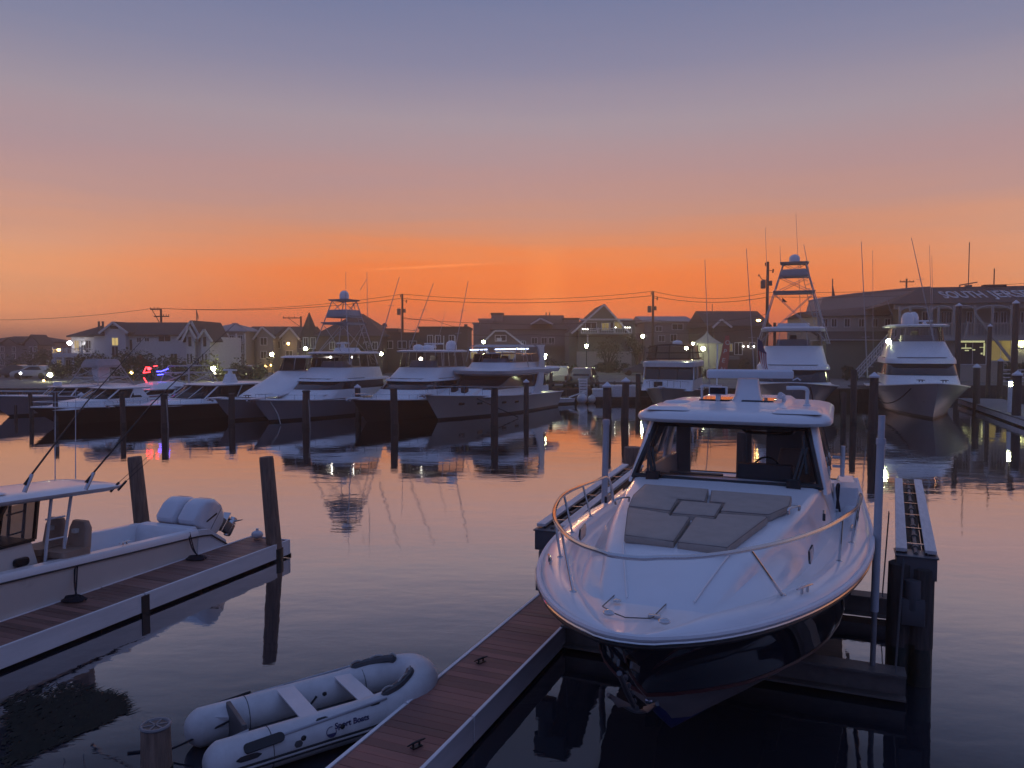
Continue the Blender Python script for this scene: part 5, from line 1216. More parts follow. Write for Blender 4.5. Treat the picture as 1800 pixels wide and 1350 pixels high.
# ------------------------------------------------------------------ buildings
class House:
    """a building whose front lies in a vertical plane; openings are given by where they sit on that front"""
    def __init__(s, name, label, cat, px, Y, yaw=0.0, group=None):
        p = P(px, 610, Y); s.px0 = Vector((p.x, p.y, 0)); s.yaw = R_(yaw)
        s.d = Vector((math.cos(s.yaw), math.sin(s.yaw), 0)); s.n = Vector((-math.sin(s.yaw), math.cos(s.yaw), 0))
        s.t = thing(name, label, cat, (p.x, p.y, LZ), s.yaw, group)
    def loc(s, px, py, off=0.0):
        r = ray(px, py); q = _C + r * ((s.px0 + s.n * off - _C).dot(s.n) / r.dot(s.n)); w = q - s.px0
        return w.dot(s.d), w.z - LZ
    def walls(s, x0, x1, yt, depth, m, off=0.0, yb=None, name='wall'):
        a, zt = s.loc(x0, yt, off); c, zt2 = s.loc(x1, yt, off); zb = 0 if yb is None else s.loc((x0 + x1) / 2, yb, off)[1]
        zt = (zt + zt2) / 2
        o = MB().box(a, c, off, off + depth, zb - (.5 if yb is None else 0), zt).build(name, m, s.t, False); return a, c, zt
    def gx(s, a, c, ze, yr, depth, m, over=.4, off=0.0, px=None, hip=0.0):
        """ridge parallel to the front"""
        ym = off + depth / 2; zr = s.loc(px or 900, yr, ym)[1]
        k = MB(); t = .18
        A = [(a - over, off - over, ze - .05), (c + over, off - over, ze - .05), (c + over, off + depth + over, ze - .05), (a - over, off + depth + over, ze - .05), (a - over + hip, ym, zr), (c + over - hip, ym, zr)]
        B = [(x, y, z + t) for x, y, z in A]
        k.add(A + B, [(6, 7, 11, 10), (8, 9, 10, 11), (7, 8, 11), (9, 6, 10), (0, 1, 2, 3), (0, 1, 7, 6), (1, 2, 8, 7), (2, 3, 9, 8), (3, 0, 6, 9)])
        return k.build('roof', m, s.t, False)
    def gy(s, x0, x1, ye, xa, ya, depth, m, mw, over=.35, off=0.0, trim=True):
        """gable end facing the front"""
        a, z0 = s.loc(x0, ye, off); c, z1 = s.loc(x1, ye, off); xm, zr = s.loc(xa, ya, off); ze = (z0 + z1) / 2
        MB().prism([(a, off, ze), (c, off, ze), (xm, off, zr)], (0, depth, 0)).build('gable', mw, s.t, False)
        k = MB(); t = .2
        sl0 = (zr - ze) / max(xm - a, .1); sl1 = (zr - ze) / max(c - xm, .1)
        for p, q in (((a - over, ze - over * sl0), (xm, zr)), ((xm, zr), (c + over, ze - over * sl1))):
            k.prism([(p[0], off - over, p[1] + .02), (q[0], off - over, q[1] + .02), (q[0], off - over, q[1] + t), (p[0], off - over, p[1] + t)], (0, depth + over, 0))
        r = k.build('roof', m, s.t, False)
        if trim:
            k = MB(); k.bar((a - over, off - over - .04, ze - over * sl0 + .05), (xm, off - over - .04, zr + .1), .08, .26); k.bar((xm, off - over - .04, zr + .1), (c + over, off - over - .04, ze - over * sl1 + .05), .08, .26)
            k.build('bargeboard', TRIMW, s.t, False)
        return r
    def win(s, x0, y0, x1, y1, m=None, off=0.0, frame=True, bars=1, fm=None, nm='window'):
        a, zt = s.loc(x0, y0, off); c, zb = s.loc(x1, y1, off)
        k = MB(); f = .09
        if frame:
            for q in ((a - f, a, zb - f, zt + f), (c, c + f, zb - f, zt + f), (a, c, zt, zt + f), (a, c, zb - f, zb)): k.box(q[0], q[1], off - .06, off - .003, q[2], q[3])
            for i in range(bars): xx = a + (c - a) * (i + 1) / (bars + 1); k.box(xx - .03, xx + .03, off - .05, off - .003, zb, zt)
            o = k.build(nm, fm or TRIMW, s.t, False)
            MB().box(a, c, off - .03, off - .004, zb, zt).build('pane', m or GLASSB, o, False); return o
        return MB().box(a, c, off - .03, off - .004, zb, zt).build(nm, m or GLASSB, s.t, False)
    def slab(s, x0, x1, y0, y1, off0, off1, m, nm):
        a, zt = s.loc(x0, y0, off0); c, zb = s.loc(x1, y1, off0); return MB().box(a, c, off0, off1, zb, zt).build(nm, m, s.t, False)
    def railing(s, x0, x1, y0, y1, off, m=None, n=14, posts=3):
        a, zt = s.loc(x0, y0, off); c, zb = s.loc(x1, y1, off); k = MB(); k.box(a, c, off, off + .07, zt - .08, zt); k.box(a, c, off, off + .06, zb, zb + .08)
        for i in range(n + 1): xx = a + (c - a) * i / n; k.box(xx - .025, xx + .025, off + .01, off + .05, zb + .08, zt - .08)
        for i in range(posts + 1): xx = a + (c - a) * i / max(posts, 1); k.box(xx - .07, xx + .07, off - .01, off + .09, zb, zt + .1)
        return k.build('railing', m or TRIMW, s.t, False)
    def column(s, x, y0, y1, off, w=.14, m=None):
        a, zt = s.loc(x, y0, off); _, zb = s.loc(x, y1, off); return MB().box(a - w, a + w, off - w, off + w, max(zb, 0), zt).build('column', m or TRIMW, s.t, False)
    def flat(s, a, c, zt, depth, m, off=0.0, h=.3, over=.15): return MB().box(a - over, c + over, off - over, off + depth + over, zt + .002, zt + h).build('roof', m, s.t, False)

# far left condominium
h = House('condominium', 'distant mauve grey condominium with small pointed turrets at the far left edge', 'building', -40, 132)
a, c, z_ = h.walls(-40, 66, 602, 14, SIDM); h.gx(a, c, z_, 593, 12, ROOFD, px=30, hip=3)
for xa in (17, 57):
    h.gy(xa - 14, xa + 12, 604, xa - 1, 590 if xa > 30 else 595, 4, ROOFD, SIDM, off=-.6, trim=False)
h.walls(44, 66, 604, .5, SIDM, off=-.6, name='bay')
for x in (2, 22, 52, 60):
    for y in (610, 622, 634): h.win(x, y, x + 5, y + 8, frame=True, off=-.6 if x > 45 else 0)
h = House('far_building', 'very distant pale flat building between the condominium and the white beach house', 'building', 62, 190)
a, c, z_ = h.walls(62, 84, 614, 12, SIDM); h.flat(a, c, z_, 12, ROOFG)
for x in (66, 73, 79): h.win(x, 620, x + 3, 626)
h = House('far_house', 'low pale house below the far flat building on the left', 'house', 66, 110)
a, c, z_ = h.walls(66, 100, 640, 8, SIDM); h.gx(a, c, z_, 633, 8, ROOFG, px=80)
h.win(72, 645, 80, 653); h.win(86, 645, 94, 653)
# big white house with balcony wing
h = House('beach_house', 'large white beach house with dark roof, balcony wing and one lit yellow stair window', 'house', 120, 98, 0)
a, c, z_ = h.walls(165, 330, 590, 12, SIDW); h.gx(a, c, z_, 569, 12, ROOFD, px=250, hip=1.0)
a, c, z_ = h.walls(125, 165.5, 592, 10, SIDW, off=1.0); h.gx(a, c, z_, 575, 9, ROOFD, px=150, off=1.0, hip=2.0)
h.walls(184, 220, 583, 1.0, SIDW, off=-1.0, name='stair_tower'); h.gy(181, 222, 583, 201, 568, 5, ROOFD, SIDW, off=-1.0)
h.win(197, 594, 208, 607, LITY, off=-1.0); h.win(197, 609, 208, 628, off=-1.0); h.win(194, 573, 208, 578, ROOFD, off=-1.02, frame=False, nm='gable_vent')
for x0, y0, x1, y1 in ((223, 597, 233, 615), (241, 594, 248, 601), (255, 594, 262, 600), (279, 591, 300, 600), (225, 628, 236, 640), (240, 625, 253, 641), (300, 622, 312, 640)): h.win(x0, y0, x1, y1)
for x in (131, 143, 152): h.win(x, 599, x + 8, 616, LITD if x == 131 else None, off=1.0)
h.slab(92, 168, 622, 628, -1.4, 1.0, SIDW, 'balcony_floor'); h.railing(92, 168, 612, 622, -1.4, n=26)
for x in (97, 112, 129, 166): h.column(x, 628, 660, -1.2)
MB().box(*(lambda A, B: (A[0], B[0], 1.2, 6, 0, A[1]))(h.loc(95, 629), h.loc(166, 655))).build('lower_wall', SIDT, h.t, False)
for x, m in ((99, LITD), (116, None), (132, LITD), (144, None)): h.win(x, 633, x + 9, 653, m, off=1.2, frame=True)
for x in (174, 181): MB().tube([(h.loc(x, 575, 6)[0], 6, h.loc(x, 572, 6)[1] - .4), (h.loc(x, 575, 6)[0], 6, h.loc(x, 565, 6)[1])], .15, 8).build('vent_pipe', GALV, h.t)
# white twin gable townhouses
h = House('townhouse', 'white townhouse row with two steep gabled bays next to the white beach house', 'house', 318, 92, 0)
a, c, z_ = h.walls(322, 372, 592, 10, SIDW); h.gy(318, 352, 592, 338, 566, 9, ROOFD, SIDW, off=.0)
h.walls(327, 342, 592, .8, SIDW, off=-.8, name='bay'); h.gy(326, 344, 592, 334, 576, 3, ROOFD, SIDW, off=-.8)
h.walls(353, 369, 594, .8, SIDW, off=-.8, name='bay'); h.gy(351, 370, 594, 361, 581, 3, ROOFD, SIDW, off=-.8)
for x0 in (331, 357): h.win(x0, 592, x0 + 6, 609, off=-.8, bars=0); h.win(x0 - 2, 622, x0 + 1, 638, off=-.8, bars=0); h.win(x0 + 4, 622, x0 + 7, 638, off=-.8, bars=0)
h = House('townhouse', 'pale roofed house with stacked porches and flagpole behind the twin gables', 'house', 345, 108, 0)
a, c, z_ = h.walls(350, 431, 583, 10, SIDT); h.gx(a, c, z_, 570, 10, ROOFG, px=390, hip=4)
for y in (604, 622): h.slab(368, 431, y, y + 2.5, -1.6, 0, SIDT, 'porch_floor'); h.railing(368, 431, y - 7, y, -1.6, n=16)
for x in (369, 384, 400, 415, 430): h.column(x, 586, 652, -1.5, .1)
for x in (373, 388, 404, 419): h.win(x, 590, x + 7, 600); h.win(x, 608, x + 7, 620); h.win(x, 628, x + 7, 640)
MB().tube([(h.loc(346, 570, 4)[0], 4, h.loc(346, 575, 4)[1]), (h.loc(346, 570, 4)[0], 4, h.loc(346, 545, 4)[1])], .07, 6).build('flagpole', GALV, h.t)
A = h.loc(346, 546, 4); B_ = h.loc(349, 563, 4); MB().prism([(A[0], 4, A[1]), (B_[0], 4, B_[1] + .5), (A[0] + .1, 4, B_[1])], (0, .05, 0)).build('furled_flag', CANVAS, h.t, False)
# tan gable houses
h = House('gabled_house', 'tan house with pale front gable left of the slate turret', 'house', 428, 112, 0)
a, c, z_ = h.walls(430, 482, 590, 9, SIDT); h.gx(a, c, z_, 576, 9, ROOFD, px=450)
h.walls(452, 480, 592, 1, SIDT, off=-1, name='bay'); h.gy(450, 481, 592, 462, 576, 5, ROOFD, SIDT, off=-1.0)
h.win(458, 594, 469, 606, off=-1); h.win(459, 618, 468, 630, off=-1); h.win(436, 598, 445, 608); h.win(436, 620, 445, 632)
h = House('gabled_house', 'tan house with amber porch lamp immediately left of the slate turret', 'house', 480, 114, 0)
a, c, z_ = h.walls(483, 540, 592, 9, SIDT); h.gx(a, c, z_, 576, 9, ROOFD, px=500)
h.walls(496, 522, 593, 1, SIDT, off=-1, name='bay'); h.gy(494, 524, 593, 510, 577, 5, ROOFD, SIDT, off=-1.0)
h.win(503, 617, 514, 628, off=-1); h.win(486, 600, 492, 612); h.win(526, 600, 534, 612); h.win(498, 600, 501, 606, off=-1, bars=0)
# turret house with large hip roof
h = House('turret_house', 'dark roofed house with tall slate turret cone and huge hipped roof', 'house', 528, 100, 0)
a, c, z_ = h.walls(555, 672, 592, 14, SIDB); h.gx(a, c, z_, 554, 14, ROOFD, px=610, hip=4.2)
xm, zc = h.loc(544, 591, 1.5); _, zt = h.loc(544, 549, 1.5); rr = (h.loc(560, 591, 1.5)[0] - h.loc(529, 591, 1.5)[0]) / 2
MB().lathe([(rr * .82, -1), (rr * .82, zc)], (xm, 1.5, 0), 10).build('turret', SIDG, h.t, False)
MB().lathe([(rr * 1.1, zc - .1), (rr * 1.02, zc + .3), (.04, zt)], (xm, 1.5, 0), 10).build('turret_roof', ROOFD, h.t, False)
for x in (534, 547): h.win(x, 594, x + 7, 612, off=-.15)
for x in (580, 600, 640, 655): h.win(x, 602, x + 8, 614)
# low commercial row
h = House('low_shop_row', 'long low dark flat roofed shop row behind the black hulled sportfisher', 'building', 668, 104, 0)
a, c, z_ = h.walls(660, 738, 588, 9, SIDB); h.flat(a, c, z_, 9, ROOFD)
h.walls(668, 700, 577, 5, SIDB, off=3, yb=589, name='roof_plant'); h.win(676, 600, 690, 612); h.win(700, 600, 714, 612); h.win(720, 600, 732, 612)
a, z0 = h.loc(676, 572, 4); MB().ball((a, 4, z0), .35, 10, 8).tube([(a, 4, z0 - 1.5), (a, 4, z0)], .06, 6).build('roof_vent', GALV, h.t)
h = House('low_shop', 'dark two storey shop block with a rooftop chimney right of the bare utility pole', 'building', 737, 100, 0)
a, c, z_ = h.walls(737, 822, 578, 10, SIDB); h.flat(a, c, z_, 10, ROOFD)
h.walls(816, 821, 570, 1.2, SIDB, off=1, yb=577, name='chimney')
for x in (752, 766, 790): h.win(x, 590, x + 8, 604)
for x in (765, 780, 800): MB().tube([(h.loc(x, 600, -.2)[0], -.2, 0), (h.loc(x, 600, -.2)[0], -.2, h.loc(x, 590, -.2)[1])], .08, 6).build('porch_post', TRIMW, h.t)
# large stepped building
h = House('hotel_building', 'broad mauve hotel building with stepped roofline behind the gambrel fronted store', 'building', 830, 124, 0)
a, c, z_ = h.walls(866, 992, 580, 16, SIDM); h.gx(a, c, z_, 556, 16, ROOFB, px=930, hip=0)
a2, c2, z2 = h.walls(864, 884, 553, 8, SIDM, off=4); h.flat(a2, c2, z2, 8, ROOFB, off=4)
a2, c2, z2 = h.walls(842, 866, 563, 10, SIDM, off=3); h.flat(a2, c2, z2, 10, ROOFG, off=3)
a2, c2, z2 = h.walls(832, 843, 570, 10, SIDM, off=2.5); h.flat(a2, c2, z2, 10, ROOFG, off=2.5)
h.gy(936, 968, 569, 950, 561, 6, ROOFB, SIDM, off=-.5)
for x in (935, 952, 965): h.win(x, 594, x + 9, 604)
for x in (960, 966): MB().tube([(h.loc(x, 556, 8)[0], 8, h.loc(x, 560, 8)[1]), (h.loc(x, 556, 8)[0], 8, h.loc(x, 549, 8)[1])], .1, 6).build('vent_pipe', GALV, h.t)
h.slab(960, 995, 607, 609, -2, 0, SIDM, 'balcony_floor'); h.railing(960, 995, 602, 607, -2, SIDM, 10)
a, c, z_ = h.walls(992, 1018, 562, 14, SIDM, off=2); h.flat(a, c, z_, 14, ROOFB, off=2)
# gambrel store
h = House('gambrel_store', 'dark shingled store with gambrel front, air conditioner window and blue neon under its eave', 'store', 852, 102, 0)
a, c, z_ = h.walls(845, 922, 606, 10, SIDB)
q = [h.loc(x, y) for x, y in ((846, 606), (870, 583), (888, 583), (922, 609))]
MB().prism([(x, 0, z) for x, z in q], (0, 9, 0)).build('gambrel_gable', SIDB, h.t, False)
k = MB()
for p, r in zip(q, q[1:]): k.bar((p[0], -.15, p[1] + .1), (r[0], -.15, r[1] + .1), .5, .22)
k.build('gambrel_trim', TRIMW, h.t, False)
w_ = h.win(871, 590, 889, 599); A, B_ = h.loc(873, 594), h.loc(882, 599); MB().box(A[0], B_[0], -.5, -.062, B_[1], A[1]).build('air_conditioner', TRIMW, w_, True, .03)
A = h.loc(826, 615, -.6); B_ = h.loc(929, 613, -.6); MB().tube([(A[0], -.6, A[1]), (B_[0], -.6, B_[1])], .07, 6).build('neon_tube', LITB, h.t)
for x, m in ((856, LITD), (872, LITY), (885, LITD), (897, LITD)): h.win(x, 619, x + 9, 630, m)
h.win(917, 600, 923, 624); h.win(828, 619, 838, 630, LITD, off=0)
# stilted house with lit deck
h = House('deck_house', 'tall grey green house with wide front gable, upper deck and small white deck lights', 'house', 1003, 112, 0)
a, c, z_ = h.walls(1017, 1097, 582, 12, SIDG); h.gy(1010, 1102, 582, 1061, 537, 12, ROOFD, SIDG, over=.5)
h.walls(1000, 1017.5, 584, 9, SIDG, off=1.5); h.walls(1097, 1117, 562, 9, SIDG, off=3)
A = h.loc(1097, 562, 3); B_ = h.loc(1117, 562, 3); MB().prism([(A[0], 3, A[1]), (B_[0] + .3, 3, h.loc(1117, 574, 3)[1]), (B_[0] + .3, 12, h.loc(1117, 574, 3)[1]), (A[0], 12, A[1])], (0, 0, .2)).build('side_roof', ROOFD, h.t, False)
h.slab(1022, 1110, 586, 588.5, -1.8, 0, SIDG, 'deck_floor'); h.railing(1022, 1110, 577, 586, -1.8, n=22, posts=3)
h.slab(1018, 1112, 560, 563, -.25, 0, TRIMW, 'eave_band')
h.win(1030, 567, 1048, 580); h.win(1058, 568, 1070, 580, LITD); h.win(1080, 566, 1093, 577, LITD); h.win(1073, 567, 1078, 580, bars=0)
h.slab(1014, 1110, 618, 650, -.35, 0, SIDC, 'low_wall'); h.column(1108, 588, 618, -1.6, .12); h.column(1033, 588, 612, -1.6, .1)
h.railing(1110, 1119, 610, 618, 1, n=4, posts=1)
for x in (1025, 1029, 1033, 1082, 1099, 1103, 1107):
    A = h.loc(x, 578.5 if x < 1050 else 575.5, -1.85); MB().ball((A[0], -1.85, A[1]), .06, 8, 6).build('deck_lamp', LAMPS, h.t)
# grey mauve house right of it
h = House('plain_house', 'plain mauve grey two storey house behind the utility pole with transformers', 'house', 1130, 118, 0)
a, c, z_ = h.walls(1133, 1216, 566, 12, SIDM); h.gx(a, c, z_, 558, 12, ROOFG, px=1170)
for x0, y0, x1, y1 in ((1153, 574, 1163, 582), (1182, 570, 1200, 579), (1158, 590, 1168, 600), (1179, 588, 1189, 600)): h.win(x0, y0, x1, y1)
h = House('side_fence', 'thin dark fence posts on the skyline right of the mauve house', 'fence', 1216, 130, 0)
k = MB()
for x in range(1217, 1250, 7): A = h.loc(x, 568); k.box(A[0] - .08, A[0] + .08, 0, .16, 0, A[1])
A, B_ = h.loc(1216, 571), h.loc(1248, 571)
for dz in (0, .35, .7): k.box(A[0], B_[0], .16, .2, A[1] - dz - .08, A[1] - dz)
k.build('post_and_rail', SIDB, h.t, False)
# peaked tent
tp_ = P(1242, 640, 96)
tn = thing('event_tent', 'white high peaked canopy tent beside the red banner', 'tent', (tp_.x, tp_.y, LZ), 0)
zr = P(1242, 582, 96).z - LZ; ze = P(1242, 604, 96).z - LZ; wd_ = (P(1263, 600, 96).x - P(1220, 600, 96).x) / 2
secs = []
for f in [0, .15, .3, .5, .7, .85, 1]:
    w_ = wd_ * (1 - f) ** 1.55 + .03; secs.append([(-w_, -w_, ze + (zr - ze) * f), (w_, -w_, ze + (zr - ze) * f), (w_, w_, ze + (zr - ze) * f), (-w_, w_, ze + (zr - ze) * f)])
MB().loft(secs).build('tent_roof', TENT, tn, False)
MB().box(-wd_ * .97, wd_ * .97, -wd_ * .97, wd_ * .97, .02, ze - .02).build('tent_wall', TENT, tn, False)
k = MB()
for sx in (-1, 1):
    for sy in (-1, 1): k.tube([(sx * wd_, sy * wd_, 0), (sx * wd_, sy * wd_, ze)], .05, 6)
k.build('tent_leg', ALU, tn)
# dark shop with small gable
h = House('dark_store', 'low dark brown store with small white pediment behind the red banner', 'store', 1246, 106, 0)
a, c, z_ = h.walls(1246, 1350, 574, 12, SIDB); h.gx(a, c, z_, 549, 12, ROOFD, px=1300)
h.gy(1256, 1281, 573, 1267, 563, 4, ROOFD, SIDM, off=-1.2); h.slab(1256, 1281, 573, 604, -1.15, 0, SIDB, 'porch_front')
for x, m in ((1271, LITD), (1280, LITD)): h.win(x, 605, x + 7, 617, m, off=-1.16)
h.win(1292, 603, 1304, 623); h.win(1318, 603, 1326, 612)
h.slab(1262, 1300, 626, 632, -6, -1.2, CONC, 'front_step')
for x in (1307, 1315, 1325): A = h.loc(x, 609, -.4); MB().ball((A[0], -.4, A[1]), .09, 8, 6).build('string_lamp', LAMPS, h.t)
a, z0 = h.loc(1252, 537, 5); MB().tube([(a, 5, z0 - 2.5), (a, 5, z0 + .2)], .05, 6).build('roof_antenna', GALV, h.t)
# red banner
bp = P(1262, 640, 88); bn = thing('feather_banner', 'tall red feather banner with white OPEN letters beside the white tent', 'banner', (bp.x, bp.y, LZ), 0)
zt = P(1268, 590, 88).z - LZ; k = MB(); lean = .75
secs = [[(f * lean - .15 + .2 * f, .0, .35 + (zt - .35) * f), (f * lean + .95 - .45 * f ** 3, .0, .35 + (zt - .35) * f)] for f in [i / 8 for i in range(9)]]
k.loft(secs, closed=False); ban = k.build('banner_cloth', BANR, bn)
MB().tube([(-.2, .03, 0), (lean + .05, .03, zt + .1)], .035, 6).build('banner_pole', GALV, bn); MB().box(-.35, .2, -.3, .3, 0, .06).build('banner_base', RUB, bn, False)
for i, ch_ in enumerate('OPEN'):
    f = .80 - i * .225; mw = Matrix.Translation((f * lean + .12, -.03, .35 + (zt - .35) * f - .05)) @ Matrix.Rotation(R_(90), 4, 'X') @ Matrix.Rotation(R_(-14), 4, 'Z')
    text_mesh('letter', ch_, FLAGW, bn, .72, mw, .005, 0, .015)
# cream building with windows, right
h = House('annex_building', 'cream two storey annex with a row of small dark windows left of the restaurant', 'building', 1432, 92, 0)
a, c, z_ = h.walls(1437, 1590, 556, 10, SIDC)
q0, q1 = h.loc(1430, 556), h.loc(1440, 522, 8)
MB().prism([(a - .4, -.4, z_ - .1), (a - .4, 10.4, z_ - .1), (a + 1.2, 8, z_ + 2.2), (a + .6, 6, z_ + 2.0)], (1, 0, 0))
A = h.loc(1437, 556)
k = MB(); zr = h.loc(1560, 536, 5)[1]; zl = h.loc(1440, 549, 5)[1]
k.add([(a - .4, -.5, z_ - .05), (c + .4, -.5, z_ + .25), (c + .4, 5, zr), (a - .4, 5, zl), (c + .4, 10.4, z_ - .05), (a - .4, 10.4, z_ - .05)], [(0, 1, 2, 3), (3, 2, 4, 5), (0, 3, 5), (1, 4, 2), (0, 5, 4, 1)]); k.build('roof', ROOFB, h.t, False)
for x in (1446, 1462, 1485, 1510, 1534, 1556): h.win(x, 561, x + 8, 574)
h.slab(1448, 1570, 597, 599, -4.5, 0, TRIMW, 'awning_trim')
A, B_ = h.loc(1448, 597, -4), h.loc(1570, 592, 0)
MB().prism([(A[0], -4.5, A[1] - .2), (A[0], 0, A[1] + .9), (B_[0], 0, A[1] + .9), (B_[0], -4.5, A[1] - .2)], (0, 0, .12)).build('lower_roof', ROOFB, h.t, False)
h.walls(1452, 1560, 598, 4, SIDG, off=-4, name='lower_wall')
h = House('long_roof_building', 'big pale grey barrel roofed building rising behind the cream annex', 'building', 1430, 112, 0)
pts = [(1440, 545), (1445, 527), (1460, 523), (1500, 518), (1560, 512), (1600, 508), (1635, 506)]
q = [h.loc(x, y) for x, y in pts]; MB().prism([(q[0][0], 0, 0)] + [(x, 0, z) for x, z in q] + [(q[-1][0], 0, 0)], (0, 5, 0)).build('wall', TENT, h.t, False)
k = MB()
for p, r in zip(q[1:], q[2:]): k.bar((p[0], 2.5, p[1] + .1), (r[0], 2.5, r[1] + .1), 5.4, .2)
k.build('roof', ROOFG, h.t, False)
A = h.loc(1463, 522, 3); MB().tube([(A[0], 3, A[1] - .3), (A[0], 3, h.loc(1463, 490, 3)[1])], .08, 6).build('flagpole', GALV, h.t)
A = h.loc(1463, 495, 3); MB().prism([(A[0], 3, A[1]), (A[0] + .5, 3, A[1] - 2.2), (A[0] + .05, 3, A[1] - 2.4)], (0, .05, 0)).build('furled_flag', CANVAS, h.t, False)
# restaurant
h = House('restaurant', 'waterfront restaurant with veranda, lit garage bays and big pale letters on its dark roof', 'building', 1572, 82, -14)
WX1 = 1860
a, zt = h.loc(1572, 536); c, _ = h.loc(WX1, 536)
ze = h.loc(1690, 533)[1]
MB().box(a + 2.2, c, 2.2, 13, -.5, ze).build('wall', SIDT, h.t, False)
MB().box(a, c, 0, .25, ze - .55, ze - .02).build('eave_beam', SIDC, h.t, False)
dr = 7.0; zr = h.loc(1700, 504, dr)[1]
k = MB(); o_ = .5
k.add([(a - o_, -o_, ze), (c + o_, -o_, ze), (c + o_, 14, ze), (a - o_, 14, ze), (a + 4.2, dr, zr), (c + o_, dr, zr)], [(0, 1, 5, 4), (2, 3, 4, 5), (3, 0, 4), (1, 2, 5), (0, 3, 2, 1)]); k.build('roof', ROOFB, h.t, False)
# roof letters
slope = math.atan2(zr - ze, dr + o_); A = h.loc(1656, 521, 2.2)
sx = Vector((1, 0, 0)); sy = Vector((0, math.cos(slope), math.sin(slope))); sn = sx.cross(sy)
def on_roof(x, t): return Vector((x, -o_, ze)) + sy * t + sn * .03
x0 = h.loc(1659, 521, 2.0)[0]; x1 = h.loc(1741, 518, 2.0)[0]; x2 = h.loc(1747, 518, 2.0)[0]
def roof_word(txt, xa, wid, t, hgt):
    o3 = on_roof(xa, t); mw = Matrix(((sx.x, sy.x, sn.x, o3.x), (sx.y, sy.y, sn.y, o3.y), (sx.z, sy.z, sn.z, o3.z), (0, 0, 0, 1)))
    o = text_mesh('roof_lettering', txt, GREYH, h.t, hgt * 1.4, mw, .02, 0, .06); w0 = max(v.co.x for v in o.data.vertices); o.scale = (wid / w0, 1, 1); return o
roof_word('SOUTH', x0, (x1 - x0) * .94, 2.3, 3.2); roof_word('JERSEY', x2, (x1 - x0) * 1.1, 2.3, 3.2)
# veranda
zf = h.loc(1700, 591, -1.5)[1]; zrl = h.loc(1700, 568, -1.5)[1]
MB().box(a, c, -1.6, 2.3, zf - .45, zf).build('veranda_floor', SIDC, h.t, False)
k = MB(); k.box(a, c, -1.6, -1.52, zrl - .1, zrl); k.box(a, c, -1.6, -1.52, zf + .05, zf + .13)
xx = a
while xx < c: k.box(xx, xx + .06, -1.58, -1.54, zf + .13, zrl - .1); xx += .3
k.build('railing', SIDC, h.t, False)
for x in (1582, 1600, 1636, 1650, 1677, 1715, 1745, 1779): q = h.loc(x, 540, -1.4); MB().box(q[0] - .11, q[0] + .11, -1.5, -1.3, zf, ze - .3).build('column', SIDC, h.t, False)
k = MB(); q = [h.loc(x, 540, -1.35)[0] for x in (1582, 1636, 1677, 1715, 1779)]
for p, r in zip(q, q[1:]): k.tube([(p + (r - p) * i / 8, -1.35, ze - .35 - .45 * abs(2 * i / 8 - 1) ** 2.5) for i in range(9)], .1, 6)
k.build('arch_trim', SIDC, h.t)
for x in (1600, 1622, 1655, 1664, 1700, 1745, 1760, 1795): h.win(x, 549, x + 8, 567, off=2.2)
MB().box(a + 1, c, -.2, 2.3, 0, zf - .46).build('lower_wall', SIDC, h.t, False)
def bay(x0, x1, y0, y1, m): return h.win(x0, y0, x1, y1, m, off=-.2, nm='garage_bay', bars=1)
w1 = bay(1687, 1732, 596, 640, INT); bay(1742, 1776, 594, 634, LITD); bay(1788, 1815, 592, 610, LITG)
A, B_ = h.loc(1688, 597, -.24), h.loc(1731, 602, -.24); MB().box(A[0], B_[0], -.26, -.235, B_[1], A[1]).build('lit_soffit', LITG, w1, False)
for x0, y0, x1, y1 in ((1690, 611, 1708, 613), (1696, 615, 1703, 617), (1709, 614, 1714, 616), (1729, 603, 1731, 625), (1722, 610, 1731, 611), (1697, 604, 1698, 612), (1724, 620, 1727, 623)):
    A, B_ = h.loc(x0, y0, -.24), h.loc(x1, y1, -.24); MB().box(A[0], B_[0], -.27, -.235, B_[1], A[1]).build('garage_lamp', LITG, w1, False)
q = h.loc(1796, 604, -.4); MB().ball((q[0], -.4, q[1]), .14, 8, 6).build('wall_lamp', LAMP, h.t)
q = [h.loc(x, y, -2.2) for x, y in ((1714, 551), (1778, 634))]; MB().bar((q[0][0], -2.2, q[0][1]), (q[1][0], -2.2, q[1][1]), .22).build('diagonal_brace', SIDC, h.t, False)
q = [h.loc(x, y, -2.2) for x, y in ((1702, 565), (1696, 595))]; MB().bar((q[0][0], -2.2, q[0][1]), (q[1][0], -2.2, q[1][1]), .16).build('short_brace', SIDC, h.t, False)
q = h.loc(1702, 505, dr); k = MB(); zz_ = q[1]; k.tube([(q[0], dr, zz_ - .4), (q[0], dr, h.loc(1702, 426, dr)[1])], .05, 6); k.bar((q[0] - .9, dr, zz_ + .25), (q[0] + .9, dr, zz_ + .55), .12); k.bar((q[0] - .9, dr, zz_ + .25), (q[0] - .8, dr, zz_ - .1), .1); k.box(q[0] - .3, q[0] + .3, dr - .3, dr + .3, zz_ - .4, zz_ + .25); k.build('roof_antenna', GALV, h.t)
q = h.loc(1747, 503, dr); k = MB(); k.tube([(q[0], dr, q[1] - .3), (q[0], dr, h.loc(1747, 472, dr)[1])], .06, 6); k.box(q[0] - 1.1, q[0] + 1.1, dr - .5, dr + .5, q[1] - .2, q[1] + .15); k.build('roof_plant', ROOFD, h.t)
